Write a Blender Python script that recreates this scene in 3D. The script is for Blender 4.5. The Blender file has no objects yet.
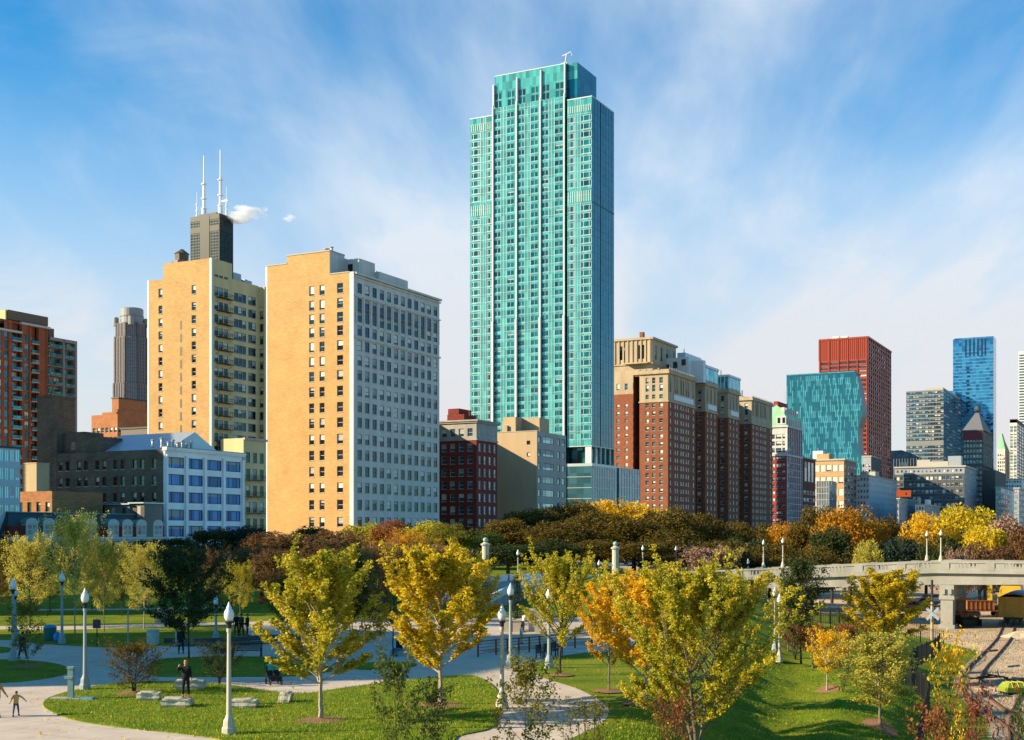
import bpy, bmesh, math, random
import numpy as np
from mathutils import Vector, Matrix
R = math.radians
SC = bpy.context.scene
COL = SC.collection
random.seed(7)

# ------------------------------------------------------------------ camera
F = 1280.0                 # focal length in pixels
CAM_Z = 8.0
HOR = 535.0
cam_d = bpy.data.cameras.new('camera')
cam = bpy.data.objects.new('camera', cam_d); COL.objects.link(cam)
cam.location = (0, 0, CAM_Z); cam.rotation_euler = (R(90), 0, 0)
cam_d.sensor_width = 36.0; cam_d.lens = 36.0*F/1024.0
cam_d.shift_y = (HOR-370.0)/1024.0
cam_d.clip_start = 0.5; cam_d.clip_end = 30000
SC.camera = cam
SC.render.resolution_x = 1024; SC.render.resolution_y = 740

# ------------------------------------------------------------------ light
SUN_EL = 23.0
SUN_DRIFT = 0.17            # light travels towards +X, drifting a little to +Y
world = bpy.data.worlds.new('World'); SC.world = world; world.use_nodes = True
nt = world.node_tree; nt.nodes.clear()
def N(t, **kw):
    n = nt.nodes.new(t)
    for k, v in kw.items(): setattr(n, k, v)
    return n
L = lambda a, b: nt.links.new(a, b)
out = N('ShaderNodeOutputWorld'); bg = N('ShaderNodeBackground'); L(bg.outputs[0], out.inputs[0])
bg.inputs['Strength'].default_value = 0.070
sky = N('ShaderNodeTexSky', sky_type='NISHITA'); sky.sun_disc = False
sky.sun_elevation = R(SUN_EL); sky.sun_rotation = math.atan2(-1.0, -SUN_DRIFT)
sky.air_density = 1.0; sky.dust_density = 0.6; sky.ozone_density = 3.0
hs = N('ShaderNodeHueSaturation'); hs.inputs['Saturation'].default_value = 1.25; hs.inputs['Value'].default_value = 1.0
L(sky.outputs[0], hs.inputs['Color'])
tint = N('ShaderNodeMix', data_type='RGBA'); tint.blend_type = 'MULTIPLY'; tint.inputs[0].default_value = 1; tint.inputs[7].default_value = (0.34, 1.36, 1.50, 1); L(hs.outputs[0], tint.inputs[6])
tc = N('ShaderNodeTexCoord'); sep = N('ShaderNodeSeparateXYZ'); L(tc.outputs['Generated'], sep.inputs[0])
def M_(op, a, b=None, c=None):
    n = N('ShaderNodeMath', operation=op)
    for i, v in enumerate((a, b, c)):
        if v is None: continue
        if isinstance(v, (int, float)): n.inputs[i].default_value = v
        else: L(v, n.inputs[i])
    return n.outputs[0]
zc = M_('MAXIMUM', sep.outputs[2], 0.0); zd = M_('ADD', zc, 0.16)
cx = M_('DIVIDE', sep.outputs[0], zd); cy = M_('DIVIDE', sep.outputs[1], zd)
cmb = N('ShaderNodeCombineXYZ'); L(cx, cmb.inputs[0]); L(cy, cmb.inputs[1])
def cloud(scale, rot, loc, det, rough, dist, lo, hi, sy):
    mp = N('ShaderNodeMapping'); mp.inputs['Rotation'].default_value = (0, 0, R(rot)); mp.inputs['Scale'].default_value = (scale, scale*sy, 1)
    mp.inputs['Location'].default_value = loc
    L(cmb.outputs[0], mp.inputs[0])
    no = N('ShaderNodeTexNoise'); no.inputs['Scale'].default_value = 1.0; no.inputs['Detail'].default_value = det
    no.inputs['Roughness'].default_value = rough; no.inputs['Distortion'].default_value = dist
    L(mp.outputs[0], no.inputs['Vector'])
    mr = N('ShaderNodeMapRange', interpolation_type='SMOOTHSTEP'); mr.inputs[1].default_value = lo; mr.inputs[2].default_value = hi
    L(no.outputs[0], mr.inputs[0]); return mr.outputs[0]
c1 = cloud(0.62, -28, (3.1, 0.4, 0), 9, 0.55, 0.5, 0.43, 0.76, 0.5)     # broad thin veil
c2 = cloud(2.2, -35, (1.2, 5.0, 0), 10, 0.58, 1.1, 0.44, 0.84, 0.38)     # streaks
c1 = M_('MULTIPLY', c1, 1.05); c2 = M_('MULTIPLY', c2, 0.36)
cs = M_('ADD', c1, c2)
# pale bank lying low above the horizon
mr = N('ShaderNodeMapRange', interpolation_type='SMOOTHSTEP'); mr.inputs[1].default_value = 0.38; mr.inputs[2].default_value = 0.07
mr.inputs[3].default_value = 0.0; mr.inputs[4].default_value = 0.85
L(sep.outputs[2], mr.inputs[0])
cs = M_('MAXIMUM', cs, mr.outputs[0]) if False else M_('ADD', cs, mr.outputs[0])
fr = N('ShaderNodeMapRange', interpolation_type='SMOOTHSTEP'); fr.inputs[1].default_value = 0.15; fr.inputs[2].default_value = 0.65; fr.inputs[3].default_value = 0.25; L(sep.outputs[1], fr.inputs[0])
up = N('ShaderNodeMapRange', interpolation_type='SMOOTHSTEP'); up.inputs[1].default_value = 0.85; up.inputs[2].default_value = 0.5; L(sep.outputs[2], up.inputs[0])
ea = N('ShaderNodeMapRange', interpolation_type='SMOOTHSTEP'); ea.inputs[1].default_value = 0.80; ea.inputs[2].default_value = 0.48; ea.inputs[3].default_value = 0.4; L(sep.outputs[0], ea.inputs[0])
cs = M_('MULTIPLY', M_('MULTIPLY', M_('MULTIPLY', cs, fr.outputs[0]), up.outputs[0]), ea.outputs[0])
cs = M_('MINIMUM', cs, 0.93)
ccol = N('ShaderNodeMix', data_type='RGBA'); ccol.inputs[6].default_value = (5.9, 6.5, 7.1, 1); ccol.inputs[7].default_value = (6.3, 5.7, 5.6, 1)
mr2 = N('ShaderNodeMapRange'); mr2.inputs[1].default_value = 0.26; mr2.inputs[2].default_value = 0.05; L(sep.outputs[2], mr2.inputs[0]); L(mr2.outputs[0], ccol.inputs[0])
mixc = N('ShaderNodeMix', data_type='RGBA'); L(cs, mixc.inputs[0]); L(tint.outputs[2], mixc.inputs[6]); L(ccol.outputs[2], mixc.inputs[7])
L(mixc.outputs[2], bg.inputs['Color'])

sd = bpy.data.lights.new('sun', 'SUN'); sun = bpy.data.objects.new('sun', sd); COL.objects.link(sun)
sd.energy = 5.0; sd.angle = R(0.5); sd.color = (1.0, 0.83, 0.56)
sun.rotation_euler = Vector((1, SUN_DRIFT, -math.tan(R(SUN_EL))*math.hypot(1, SUN_DRIFT))).to_track_quat('-Z', 'Y').to_euler()
SC.view_settings.view_transform = 'Standard'; SC.view_settings.look = 'None'
SC.view_settings.exposure = 0.96; SC.view_settings.gamma = 1; SC.view_settings.use_curve_mapping = False
SC.cycles.max_bounces = 6; SC.cycles.volume_bounces = 6; SC.cycles.transparent_max_bounces = 6

# ------------------------------------------------------------------ mesh helpers
class MB:
    def __init__(s): s.v = []; s.f = []; s.m = []
    def quad(s, a, b, c, d, mi=0):
        n = len(s.v); s.v += [tuple(a), tuple(b), tuple(c), tuple(d)]; s.f.append((n, n+1, n+2, n+3)); s.m.append(mi)
    def tri(s, a, b, c, mi=0):
        n = len(s.v); s.v += [tuple(a), tuple(b), tuple(c)]; s.f.append((n, n+1, n+2)); s.m.append(mi)
    def box(s, x0, x1, y0, y1, z0, z1, mi=0, T=None):
        n = len(s.v)
        p = [(x0,y0,z0),(x1,y0,z0),(x1,y1,z0),(x0,y1,z0),(x0,y0,z1),(x1,y0,z1),(x1,y1,z1),(x0,y1,z1)]
        if T is not None: p = [tuple(T @ Vector(q)) for q in p]
        s.v += p
        for q in ((0,3,2,1),(4,5,6,7),(0,1,5,4),(1,2,6,5),(2,3,7,6),(3,0,4,7)):
            s.f.append(tuple(n+i for i in q)); s.m.append(mi)
    def prism(s, poly, z0, z1, mi=0, top=None):
        n = len(s.v); k = len(poly); tp = top or poly
        s.v += [(x, y, z0) for x, y in poly] + [(x, y, z1) for x, y in tp]
        for i in range(k):
            j = (i+1) % k; s.f.append((n+i, n+j, n+k+j, n+k+i)); s.m.append(mi)
        s.f.append(tuple(n+k+i for i in range(k))); s.m.append(mi)
        s.f.append(tuple(n+i for i in reversed(range(k)))); s.m.append(mi)
    def lathe(s, prof, c=(0, 0, 0), n=12, mi=0, rot=0.0):
        b = len(s.v); k = len(prof)
        for r, z in prof:
            for i in range(n):
                a = 2*math.pi*i/n + rot; s.v.append((c[0]+r*math.cos(a), c[1]+r*math.sin(a), c[2]+z))
        for j in range(k-1):
            for i in range(n):
                i2 = (i+1) % n
                s.f.append((b+j*n+i, b+j*n+i2, b+(j+1)*n+i2, b+(j+1)*n+i)); s.m.append(mi)
        s.f.append(tuple(b+(k-1)*n+i for i in range(n))); s.m.append(mi)
        s.f.append(tuple(b+i for i in reversed(range(n)))); s.m.append(mi)
    def tube(s, pts, rad, n=6, mi=0, cap=True):
        pts = [Vector(p) for p in pts]
        if isinstance(rad, (int, float)): rad = [rad]*len(pts)
        b = len(s.v); up = Vector((0.13, 0.31, 0.94))
        for i, p in enumerate(pts):
            d = (pts[min(i+1, len(pts)-1)]-pts[max(i-1, 0)])
            d = d.normalized() if d.length > 1e-9 else Vector((0, 0, 1))
            x = d.cross(up if abs(d.dot(up)) < .95 else Vector((1, 0, 0))).normalized(); y = d.cross(x)
            for k in range(n):
                a = 2*math.pi*k/n; s.v.append(tuple(p+(x*math.cos(a)+y*math.sin(a))*rad[i]))
        for j in range(len(pts)-1):
            for i in range(n):
                i2 = (i+1) % n
                s.f.append((b+j*n+i, b+j*n+i2, b+(j+1)*n+i2, b+(j+1)*n+i)); s.m.append(mi)
        if cap:
            e = b+(len(pts)-1)*n
            s.f.append(tuple(e+i for i in range(n))); s.m.append(mi)
            s.f.append(tuple(b+i for i in reversed(range(n)))); s.m.append(mi)
    def mesh(s, name, mats):
        me = bpy.data.meshes.new(name); me.from_pydata(s.v, [], s.f)
        for m in (mats if isinstance(mats, (list, tuple)) else [mats]): me.materials.append(m)
        me.polygons.foreach_set('material_index', s.m); me.update(); return me
    def build(s, name, mats, parent=None, smooth=False):
        me = s.mesh(name, mats)
        if smooth: me.polygons.foreach_set('use_smooth', [True]*len(me.polygons))
        return link(name, me, parent)
def link(name, data, parent=None, loc=None, rotz=None):
    o = bpy.data.objects.new(name, data); COL.objects.link(o)
    if parent is not None: o.parent = parent
    if loc is not None: o.location = loc
    if rotz is not None: o.rotation_euler = (0, 0, rotz)
    return o
def tag(o, label, cat, group=None):
    o['label'] = label; o['category'] = cat
    if group: o['group'] = group
    return o
def thing(name, label, cat, loc=(0, 0, 0), rotz=0.0, group=None):
    return tag(link(name, None, None, loc, rotz), label, cat, group)
def struct(o, kind='structure'):
    o['kind'] = kind; return o
KIDS = {}
def copy_tree(o, parent=None):
    c = o.copy(); COL.objects.link(c); c.parent = parent
    for ch in [x for x in o.children]: copy_tree(ch, c)
    return c

# ------------------------------------------------------------------ materials
MATS = {}
def principled(name):
    m = bpy.data.materials.new(name); m.use_nodes = True
    t = m.node_tree; b = t.nodes['Principled BSDF']; return m, t, b
def solid(name, col, rough=0.7, metal=0.0, var=0.12, scale=3.0, spec=0.3, bump=0.0, stain=0.0, coords='Object'):
    """a colour with two scales of mottling"""
    if name in MATS: return MATS[name]
    m, t, b = principled(name)
    tcn = t.nodes.new('ShaderNodeTexCoord')
    n1 = t.nodes.new('ShaderNodeTexNoise'); n1.inputs['Scale'].default_value = scale; n1.inputs['Detail'].default_value = 6
    n1.inputs['Roughness'].default_value = .65
    t.links.new(tcn.outputs[coords], n1.inputs['Vector'])
    mr = t.nodes.new('ShaderNodeMapRange'); mr.inputs[1].default_value = .25; mr.inputs[2].default_value = .75
    mr.inputs[3].default_value = 1-var; mr.inputs[4].default_value = 1+var
    t.links.new(n1.outputs[0], mr.inputs[0])
    fac = mr.outputs[0]
    if stain:
        mp = t.nodes.new('ShaderNodeMapping'); mp.inputs['Scale'].default_value = (.35, .35, .06)
        t.links.new(tcn.outputs[coords], mp.inputs[0])
        n2 = t.nodes.new('ShaderNodeTexNoise'); n2.inputs['Scale'].default_value = 1; n2.inputs['Detail'].default_value = 5
        t.links.new(mp.outputs[0], n2.inputs['Vector'])
        m2 = t.nodes.new('ShaderNodeMapRange'); m2.inputs[1].default_value = .3; m2.inputs[2].default_value = .7
        m2.inputs[3].default_value = 1-stain; m2.inputs[4].default_value = 1+stain*.4
        t.links.new(n2.outputs[0], m2.inputs[0])
        mu = t.nodes.new('ShaderNodeMath'); mu.operation = 'MULTIPLY'
        t.links.new(fac, mu.inputs[0]); t.links.new(m2.outputs[0], mu.inputs[1]); fac = mu.outputs[0]
    vm = t.nodes.new('ShaderNodeVectorMath'); vm.operation = 'SCALE'; vm.inputs[0].default_value = col
    t.links.new(fac, vm.inputs['Scale']); t.links.new(vm.outputs[0], b.inputs['Base Color'])
    b.inputs['Roughness'].default_value = rough; b.inputs['Metallic'].default_value = metal
    b.inputs['Specular IOR Level'].default_value = spec
    if bump:
        bp = t.nodes.new('ShaderNodeBump'); bp.inputs['Strength'].default_value = bump; bp.inputs['Distance'].default_value = .05
        t.links.new(n1.outputs[0], bp.inputs['Height']); t.links.new(bp.outputs[0], b.inputs['Normal'])
    MATS[name] = m; return m
def brickmat(name, col, mortar=None, var=.18, stain=.12, rough=.85, bw=.9, bh=.3):
    """brick courses with patches of replaced brick and faint vertical streaks"""
    if name in MATS: return MATS[name]
    m, t, b = principled(name)
    tcn = t.nodes.new('ShaderNodeTexCoord')
    sp = t.nodes.new('ShaderNodeSeparateXYZ'); t.links.new(tcn.outputs['Object'], sp.inputs[0])
    ad = t.nodes.new('ShaderNodeMath'); ad.operation = 'ADD'; t.links.new(sp.outputs[0], ad.inputs[0]); t.links.new(sp.outputs[1], ad.inputs[1])
    cb = t.nodes.new('ShaderNodeCombineXYZ'); t.links.new(ad.outputs[0], cb.inputs[0]); t.links.new(sp.outputs[2], cb.inputs[1])
    bt = t.nodes.new('ShaderNodeTexBrick'); t.links.new(cb.outputs[0], bt.inputs['Vector'])
    bt.inputs['Scale'].default_value = 1; bt.inputs['Brick Width'].default_value = bw; bt.inputs['Row Height'].default_value = bh
    bt.inputs['Mortar Size'].default_value = .02
    c = Vector(col)
    bt.inputs['Color1'].default_value = (*(c*(1+var)), 1); bt.inputs['Color2'].default_value = (*(c*(1-var)), 1)
    bt.inputs['Mortar'].default_value = (*(Vector(mortar) if mortar else c*.8), 1)
    mp = t.nodes.new('ShaderNodeMapping'); mp.inputs['Scale'].default_value = (.16, .16, .16); t.links.new(tcn.outputs['Object'], mp.inputs[0])
    n2 = t.nodes.new('ShaderNodeTexNoise'); n2.inputs['Scale'].default_value = 1; n2.inputs['Detail'].default_value = 7; n2.inputs['Roughness'].default_value = .6
    t.links.new(mp.outputs[0], n2.inputs['Vector'])
    m2 = t.nodes.new('ShaderNodeMapRange'); m2.inputs[1].default_value = .3; m2.inputs[2].default_value = .7
    m2.inputs[3].default_value = 1-stain*1.3; m2.inputs[4].default_value = 1+stain
    t.links.new(n2.outputs[0], m2.inputs[0])
    vm = t.nodes.new('ShaderNodeVectorMath'); vm.operation = 'SCALE'
    t.links.new(bt.outputs['Color'], vm.inputs[0]); t.links.new(m2.outputs[0], vm.inputs['Scale'])
    t.links.new(vm.outputs[0], b.inputs['Base Color']); b.inputs['Roughness'].default_value = rough; b.inputs['Specular IOR Level'].default_value = .2
    MATS[name] = m; return m
def glassmat(name, col, metal=.35, rough=.06, var=.5, cell=(1.6, 1.6, 3.15), spec=.8, tint2=None, dirt=.15):
    """coated facade glass: each lite reflects a little differently"""
    if name in MATS: return MATS[name]
    m, t, b = principled(name)
    ge = t.nodes.new('ShaderNodeTexCoord')
    mp = t.nodes.new('ShaderNodeVectorMath'); mp.operation = 'DIVIDE'; mp.inputs[1].default_value = cell
    of = t.nodes.new('ShaderNodeVectorMath'); of.operation = 'ADD'; of.inputs[1].default_value = (.371, .413, .057); t.links.new(ge.outputs['Object'], of.inputs[0]); t.links.new(of.outputs[0], mp.inputs[0])
    fl = t.nodes.new('ShaderNodeVectorMath'); fl.operation = 'FLOOR'; t.links.new(mp.outputs[0], fl.inputs[0])
    oi = t.nodes.new('ShaderNodeObjectInfo'); ad = t.nodes.new('ShaderNodeVectorMath'); ad.operation = 'ADD'
    t.links.new(fl.outputs[0], ad.inputs[0]); t.links.new(oi.outputs['Random'], ad.inputs[1])
    wn = t.nodes.new('ShaderNodeTexWhiteNoise'); t.links.new(ad.outputs[0], wn.inputs['Vector'])
    mx = t.nodes.new('ShaderNodeMix'); mx.data_type = 'RGBA'
    c = Vector(col)
    mx.inputs[6].default_value = (*(c*(1-var)), 1); mx.inputs[7].default_value = (*(Vector(tint2) if tint2 else c*(1+var)), 1)
    t.links.new(wn.outputs['Value'], mx.inputs[0]); t.links.new(mx.outputs[2], b.inputs['Base Color'])
    b.inputs['Roughness'].default_value = rough; b.inputs['Metallic'].default_value = metal; b.inputs['Specular IOR Level'].default_value = spec
    # slight waviness of the lites
    sc = t.nodes.new('ShaderNodeVectorMath'); sc.operation = 'SUBTRACT'; sc.inputs[1].default_value = (.5, .5, .5)
    t.links.new(wn.outputs['Color'], sc.inputs[0])
    s2 = t.nodes.new('ShaderNodeVectorMath'); s2.operation = 'SCALE'; s2.inputs['Scale'].default_value = .025; t.links.new(sc.outputs[0], s2.inputs[0])
    gn = t.nodes.new('ShaderNodeNewGeometry'); a2 = t.nodes.new('ShaderNodeVectorMath'); a2.operation = 'ADD'
    t.links.new(gn.outputs['Normal'], a2.inputs[0]); t.links.new(s2.outputs[0], a2.inputs[1]); t.links.new(a2.outputs[0], b.inputs['Normal'])
    MATS[name] = m; return m

# ------------------------------------------------------------------ placing
GRID = math.atan2(658, 1280)                 # street grid turned from the view
U = Vector((math.cos(GRID), -math.sin(GRID))); NV = Vector((math.sin(GRID), math.cos(GRID)))
ROTZ = -GRID
def y_mich(px):
    a = (px-512)/F; t = (493*a-30.8)/(NV.x-NV.y*a); return 493+NV.y*t
def gp(px, py, z=0.0):                         # point of the plane z seen at a pixel
    Y = (CAM_Z-z)*F/(py-HOR); return ((px-512)/F*Y, Y)
def hz(py, Y): return CAM_Z+(HOR-py)/F*Y
def at(px, Y): return ((px-512)/F*Y, Y)
class Frame:
    """a building's corner on the street grid: local x east, local y north"""
    def __init__(s, px, Y): s.px = px; s.Y = Y; s.X = (px-512)/F*Y
    def sx(s, px, y=0.0):                      # local x (west is negative) on the plane local y
        a = (px-512)/F; X = s.X+NV.x*y; Y = s.Y+NV.y*y
        return -(X-a*Y)/(U.x-U.y*a) 
    def ty(s, px, x=0.0):
        a = (px-512)/F; X = s.X+U.x*x; Y = s.Y+U.y*x
        return (a*Y-X)/(NV.x-NV.y*a)
    def z(s, py, x=0.0, y=0.0): return hz(py, s.Y+NV.y*y+U.y*x)
# ------------------------------------------------------------------ windows
G_DARK = glassmat('window_glass_dark', (.014, .019, .026), metal=.08, var=.7, spec=.45)
G_BLUE = glassmat('window_glass_blue', (.045, .10, .16), metal=.3, var=.5, spec=.8)
G_PALE = glassmat('window_glass_pale', (.30, .38, .42), metal=.6, var=.35, rough=.12)
G_SKY = glassmat('window_glass_sky', (.02, .045, .06), metal=.5, var=.5, spec=.7, tint2=(.26, .42, .48))
G_AZURE = glassmat('window_glass_azure', (.055, .16, .45), metal=.0, var=.5, spec=.3)
BLIND = solid('window_blind', (.62, .58, .50), rough=.5, var=.08, spec=.5)
BLIND2 = solid('window_blind_grey', (.30, .31, .31), rough=.5, var=.1, spec=.5)
FR_W = solid('frame_white', (.60, .60, .58), rough=.5)
FR_D = solid('frame_dark', (.05, .05, .052), rough=.5)
FR_B = solid('frame_bronze', (.12, .085, .06), rough=.5)
SILL = solid('sill_stone', (.42, .38, .32), rough=.8)
WINM = {}
WCELL = {}
def win_mesh(w, h, style, var, glass=None, frame=None, sill=None):
    glass = glass or G_DARK; frame = frame or FR_D
    k = (round(w, 2), round(h, 2), style, var, glass.name, frame.name, sill)
    if k in WINM: return WINM[k]
    mb = MB(); hw = w/2-.004; t = min(.09, w*.06) if style != 'triple' else min(.17, w*.06)
    # panes
    if var == 0: parts = [(0, h, 0)]
    elif var == 1: parts = [(0, h*.5, 0), (h*.5, h, 1)]
    elif var == 2: parts = [(0, h*.22, 0), (h*.22, h, 1)]
    elif var == 3: parts = [(0, h*.7, 0), (h*.7, h, 2)]
    elif var == 5: parts = [(0, h, 1)]
    else: parts = [(0, h*.35, 0), (h*.35, h, 2)]
    for a, b, mi in parts: mb.quad((-hw, 0, a), (hw, 0, a), (hw, 0, b), (-hw, 0, b), mi)
    fr = lambda x0, x1, z0, z1, y=-.07: mb.box(x0, x1, y, -.003, z0, z1, 3)
    fr(-hw, -hw+t, .004, h-.004); fr(hw-t, hw, .004, h-.004); fr(-hw+t, hw-t, h-t-.004, h-.004); fr(-hw+t, hw-t, .004, t)
    if style == 'sash': fr(-hw+t, hw-t, h*.5-t*.5, h*.5+t*.5, -.06)
    if style == 'triple':
        for q in (-.55, .55): fr(q*hw-t*.5, q*hw+t*.5, t, h-t, -.06)
    if style == 'double': fr(-t*.5, t*.5, t, h-t, -.06)
    if style == 'cross': fr(-t*.4, t*.4, t, h-t, -.06); fr(-hw+t, -t*.4, h*.62, h*.62+t*.8, -.05); fr(t*.4, hw-t, h*.62, h*.62+t*.8, -.05)
    if sill: mb.box(-w/2-.08, w/2+.08, -sill[0]-sill[1], -sill[0]-.001, -.16, -.002, 4)
    me = mb.mesh('window', [glass, BLIND, BLIND2, frame, SILL]); WINM[k] = me; return me

class Bld:
    """one building: an Empty on the street grid, walls gathered per material, windows placed one by one"""
    def __init__(s, name, label, cat, px, Y, group=None, rot=None):
        s.f = Frame(px, Y); s.root = thing(name, label, cat, (s.f.X, Y, 0), ROTZ if rot is None else rot, group)
        s.w = {}; s.wins = []; s.sills = MB()
        s.rnd = random.Random(hash((px, int(Y))) & 0xffff)
    def mb(s, part, mat):
        k = (part, mat.name)
        if k not in s.w: s.w[k] = (MB(), mat)
        return s.w[k][0]
    def face(s, kind, off, a0, a1, z0, z1, cols, rows, mat, win=None, depth=.3, part='wall', skip=None, sill=None):
        """kind S: plane y=off along +x, kind E: plane x=off along +y, W: plane x=off facing west.
        cols: list of (centre, width); rows: list of (sill height, height)"""
        mb = s.mb(part, mat)
        if kind == 'E': depth = max(.08, depth*.35)
        if kind == 'S': O = Vector((0, off, 0)); A = Vector((1, 0, 0)); Nn = Vector((0, -1, 0))
        elif kind == 'E': O = Vector((off, 0, 0)); A = Vector((0, 1, 0)); Nn = Vector((1, 0, 0))
        xs = [a0]; hc = []
        for c, w in sorted(cols):
            if c-w/2 > xs[-1]+.001 and c+w/2 < a1-.001: xs += [c-w/2, c+w/2]; hc.append(len(xs)-2)
        xs.append(a1)
        zs = [z0]; hr = []
        for b, h in sorted(rows):
            if b > zs[-1]+.001 and b+h < z1-.001: zs += [b, b+h]; hr.append(len(zs)-2)
        zs.append(z1)
        Z = Vector((0, 0, 1)); P = lambda x, z, d=0.0: O+A*x+Z*z-Nn*d
        for i in range(len(xs)-1):
            for j in range(len(zs)-1):
                hole = i in hc and j in hr
                if hole and skip and skip(hc.index(i), hr.index(j)): hole = False
                xa, xb, za, zb = xs[i], xs[i+1], zs[j], zs[j+1]
                if not hole:
                    mb.quad(P(xa, za), P(xb, za), P(xb, zb), P(xa, zb)); continue
                mb.quad(P(xa, za), P(xa, za, depth), P(xa, zb, depth), P(xa, zb))
                mb.quad(P(xb, za, depth), P(xb, za), P(xb, zb), P(xb, zb, depth))
                mb.quad(P(xa, za), P(xb, za), P(xb, za, depth), P(xa, za, depth))
                mb.quad(P(xa, zb, depth), P(xb, zb, depth), P(xb, zb), P(xa, zb))
                if win:
                    w, h = xb-xa, zb-za; wd = dict(win)
                    weights = wd.pop('weights', (5, 3, 1.2, 2, 2)); v = s.rnd.choices(range(len(weights)), weights)[0]
                    me = win_mesh(w, h, wd.get('style', 'sash'), v, wd.get('glass'), wd.get('frame'), (depth, sill) if sill else None)
                    M = Matrix.Identity(4)
                    for r in range(3): M[r][0] = A[r]; M[r][1] = -Nn[r]; M[r][2] = Z[r]; M[r][3] = P((xa+xb)/2, za, depth)[r]
                    s.wins.append((me, M, w*h))
    def boxon(s, mb, kind, off, a0, a1, z0, z1, pro, mi=0, inn=0.0):
        if kind == 'S': mb.box(a0, a1, off-pro, off-inn, z0, z1, mi)
        else: mb.box(off+inn, off+pro, a0, a1, z0, z1, mi)
    def shell(s, x0, x1, y0, y1, z0, z1, mat, roof=None, part='wall', sides='NW'):
        """plain faces behind the modelled fronts, and the roof with a parapet rim"""
        mb = s.mb(part, mat)
        if 'N' in sides: mb.quad((x1, y1, z0), (x0, y1, z0), (x0, y1, z1), (x1, y1, z1))
        if 'W' in sides: mb.quad((x0, y1, z0), (x0, y0, z0), (x0, y0, z1), (x0, y1, z1))
        if 'E' in sides: mb.quad((x1, y0, z0), (x1, y1, z0), (x1, y1, z1), (x1, y0, z1))
        if 'S' in sides: mb.quad((x0, y0, z0), (x1, y0, z0), (x1, y0, z1), (x0, y0, z1))
        t = .35; rm = s.mb('roof', roof or ROOF)
        zr = z1-.7
        rm.quad((x0+t, y0+t, zr), (x1-t, y0+t, zr), (x1-t, y1-t, zr), (x0+t, y1-t, zr))
        for a, b, c, d in ((x0, x1, y0, y0+t), (x0, x1, y1-t, y1), (x0, x0+t, y0+t, y1-t), (x1-t, x1, y0+t, y1-t)):
            mb.quad((a, c, z1), (b, c, z1), (b, d, z1), (a, d, z1))
        i0, i1, j0, j1 = x0+t, x1-t, y0+t, y1-t
        mb.quad((i0, j0, z1), (i1, j0, z1), (i1, j0, zr), (i0, j0, zr)); mb.quad((i1, j1, z1), (i0, j1, z1), (i0, j1, zr), (i1, j1, zr))
        mb.quad((i0, j1, z1), (i0, j0, z1), (i0, j0, zr), (i0, j1, zr)); mb.quad((i1, j0, z1), (i1, j1, z1), (i1, j1, zr), (i1, j0, zr))
    def finish(s, maxwin=100):
        for (part, _), (mb, mat) in s.w.items():
            mb.build(part.split('#')[0], mat, s.root)
        if s.sills.v: s.sills.build('window_sill', SILL, s.root)
        if s.wins:
            RM = Matrix.Translation(s.root.location) @ Matrix.Rotation(s.root.rotation_euler.z, 4, 'Z')
            def vis(t):
                p = RM @ t[1].translation; q = (p.x/p.y*F+512, HOR-(p.z-CAM_Z)/p.y*F)
                inn = -5 < q[0] < 1029 and -5 < q[1] < s_hide(q[0])
                return -(t[2]/p.y**2)*(1 if inn else .01)
            s.wins.sort(key=vis)
            for me, M, _ in s.wins[:maxwin]:
                o = link('window', me, s.root); o.matrix_local = M
            rest = s.wins[maxwin:]
            if rest:
                mats = []; vv = []; ff = []; mm = []
                for me, M, _ in rest:
                    n = len(vv); idx = []
                    for ma in me.materials:
                        if ma not in mats: mats.append(ma)
                        idx.append(mats.index(ma))
                    vv += [tuple(M @ v.co) for v in me.vertices]
                    for p in me.polygons: ff.append(tuple(n+i for i in p.vertices)); mm.append(idx[p.material_index])
                me = bpy.data.meshes.new('window'); me.from_pydata(vv, [], ff)
                for ma in mats: me.materials.append(ma)
                me.polygons.foreach_set('material_index', mm); me.update()
                o = link('window', me, s.root); o['kind'] = 'stuff'
        return s.root
def s_hide(x): return 530
def even(a, b, n, w): return [(a+(b-a)*(i+.5)/n, w) for i in range(n)]
def rows(z0, step, n, h): return [(z0+i*step, h) for i in range(n)]

ROOF = solid('roof_gravel', (.16, .155, .15), rough=.95, var=.25)
METAL = solid('roof_metal_grey', (.35, .36, .37), rough=.5, metal=.4)
IRON = solid('iron_black', (.025, .022, .02), rough=.6)
TAN = brickmat('brick_tan', (.53, .305, .12), var=.10, stain=.10, mortar=(.42, .27, .12))
TANW = solid('painted_white_edge', (.75, .72, .66), rough=.7, stain=.2)
GREYST = solid('east_stone_grey', (.58, .555, .51), rough=.8, var=.08, stain=.15)
CREAM = solid('cream_paint', (.74, .52, .26), rough=.8, var=.08, stain=.12)

def fire_escape(b, y0, y1, z, x=0.0, first=True):
    mb = MB(); n = 8
    mb.box(x+.02, x+1.25, y0, y1, z-.12, z)
    for k in range(n+1):
        y = y0+(y1-y0)*k/n; mb.box(x+1.2, x+1.25, y-.025, y+.025, z, z+1.05)
    mb.box(x+1.18, x+1.27, y0, y1, z+1.0, z+1.07); mb.box(x+.02, x+1.2, y0-.02, y0+.03, z+1.0, z+1.07); mb.box(x+.02, x+1.2, y1-.03, y1+.02, z+1.0, z+1.07)
    mb.box(x+.02, x+1.2, y0-.02, y0+.03, z+.45, z+.5); mb.box(x+1.2, x+1.25, y0, y1, z+.48, z+.53)
    for y in (y0+.3, y1-.3): mb.tube([(x+.02, y, z-1.0), (x+1.1, y, z-.12)], .05, 4)
    mb.build('balcony', IRON, b.root)

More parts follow.
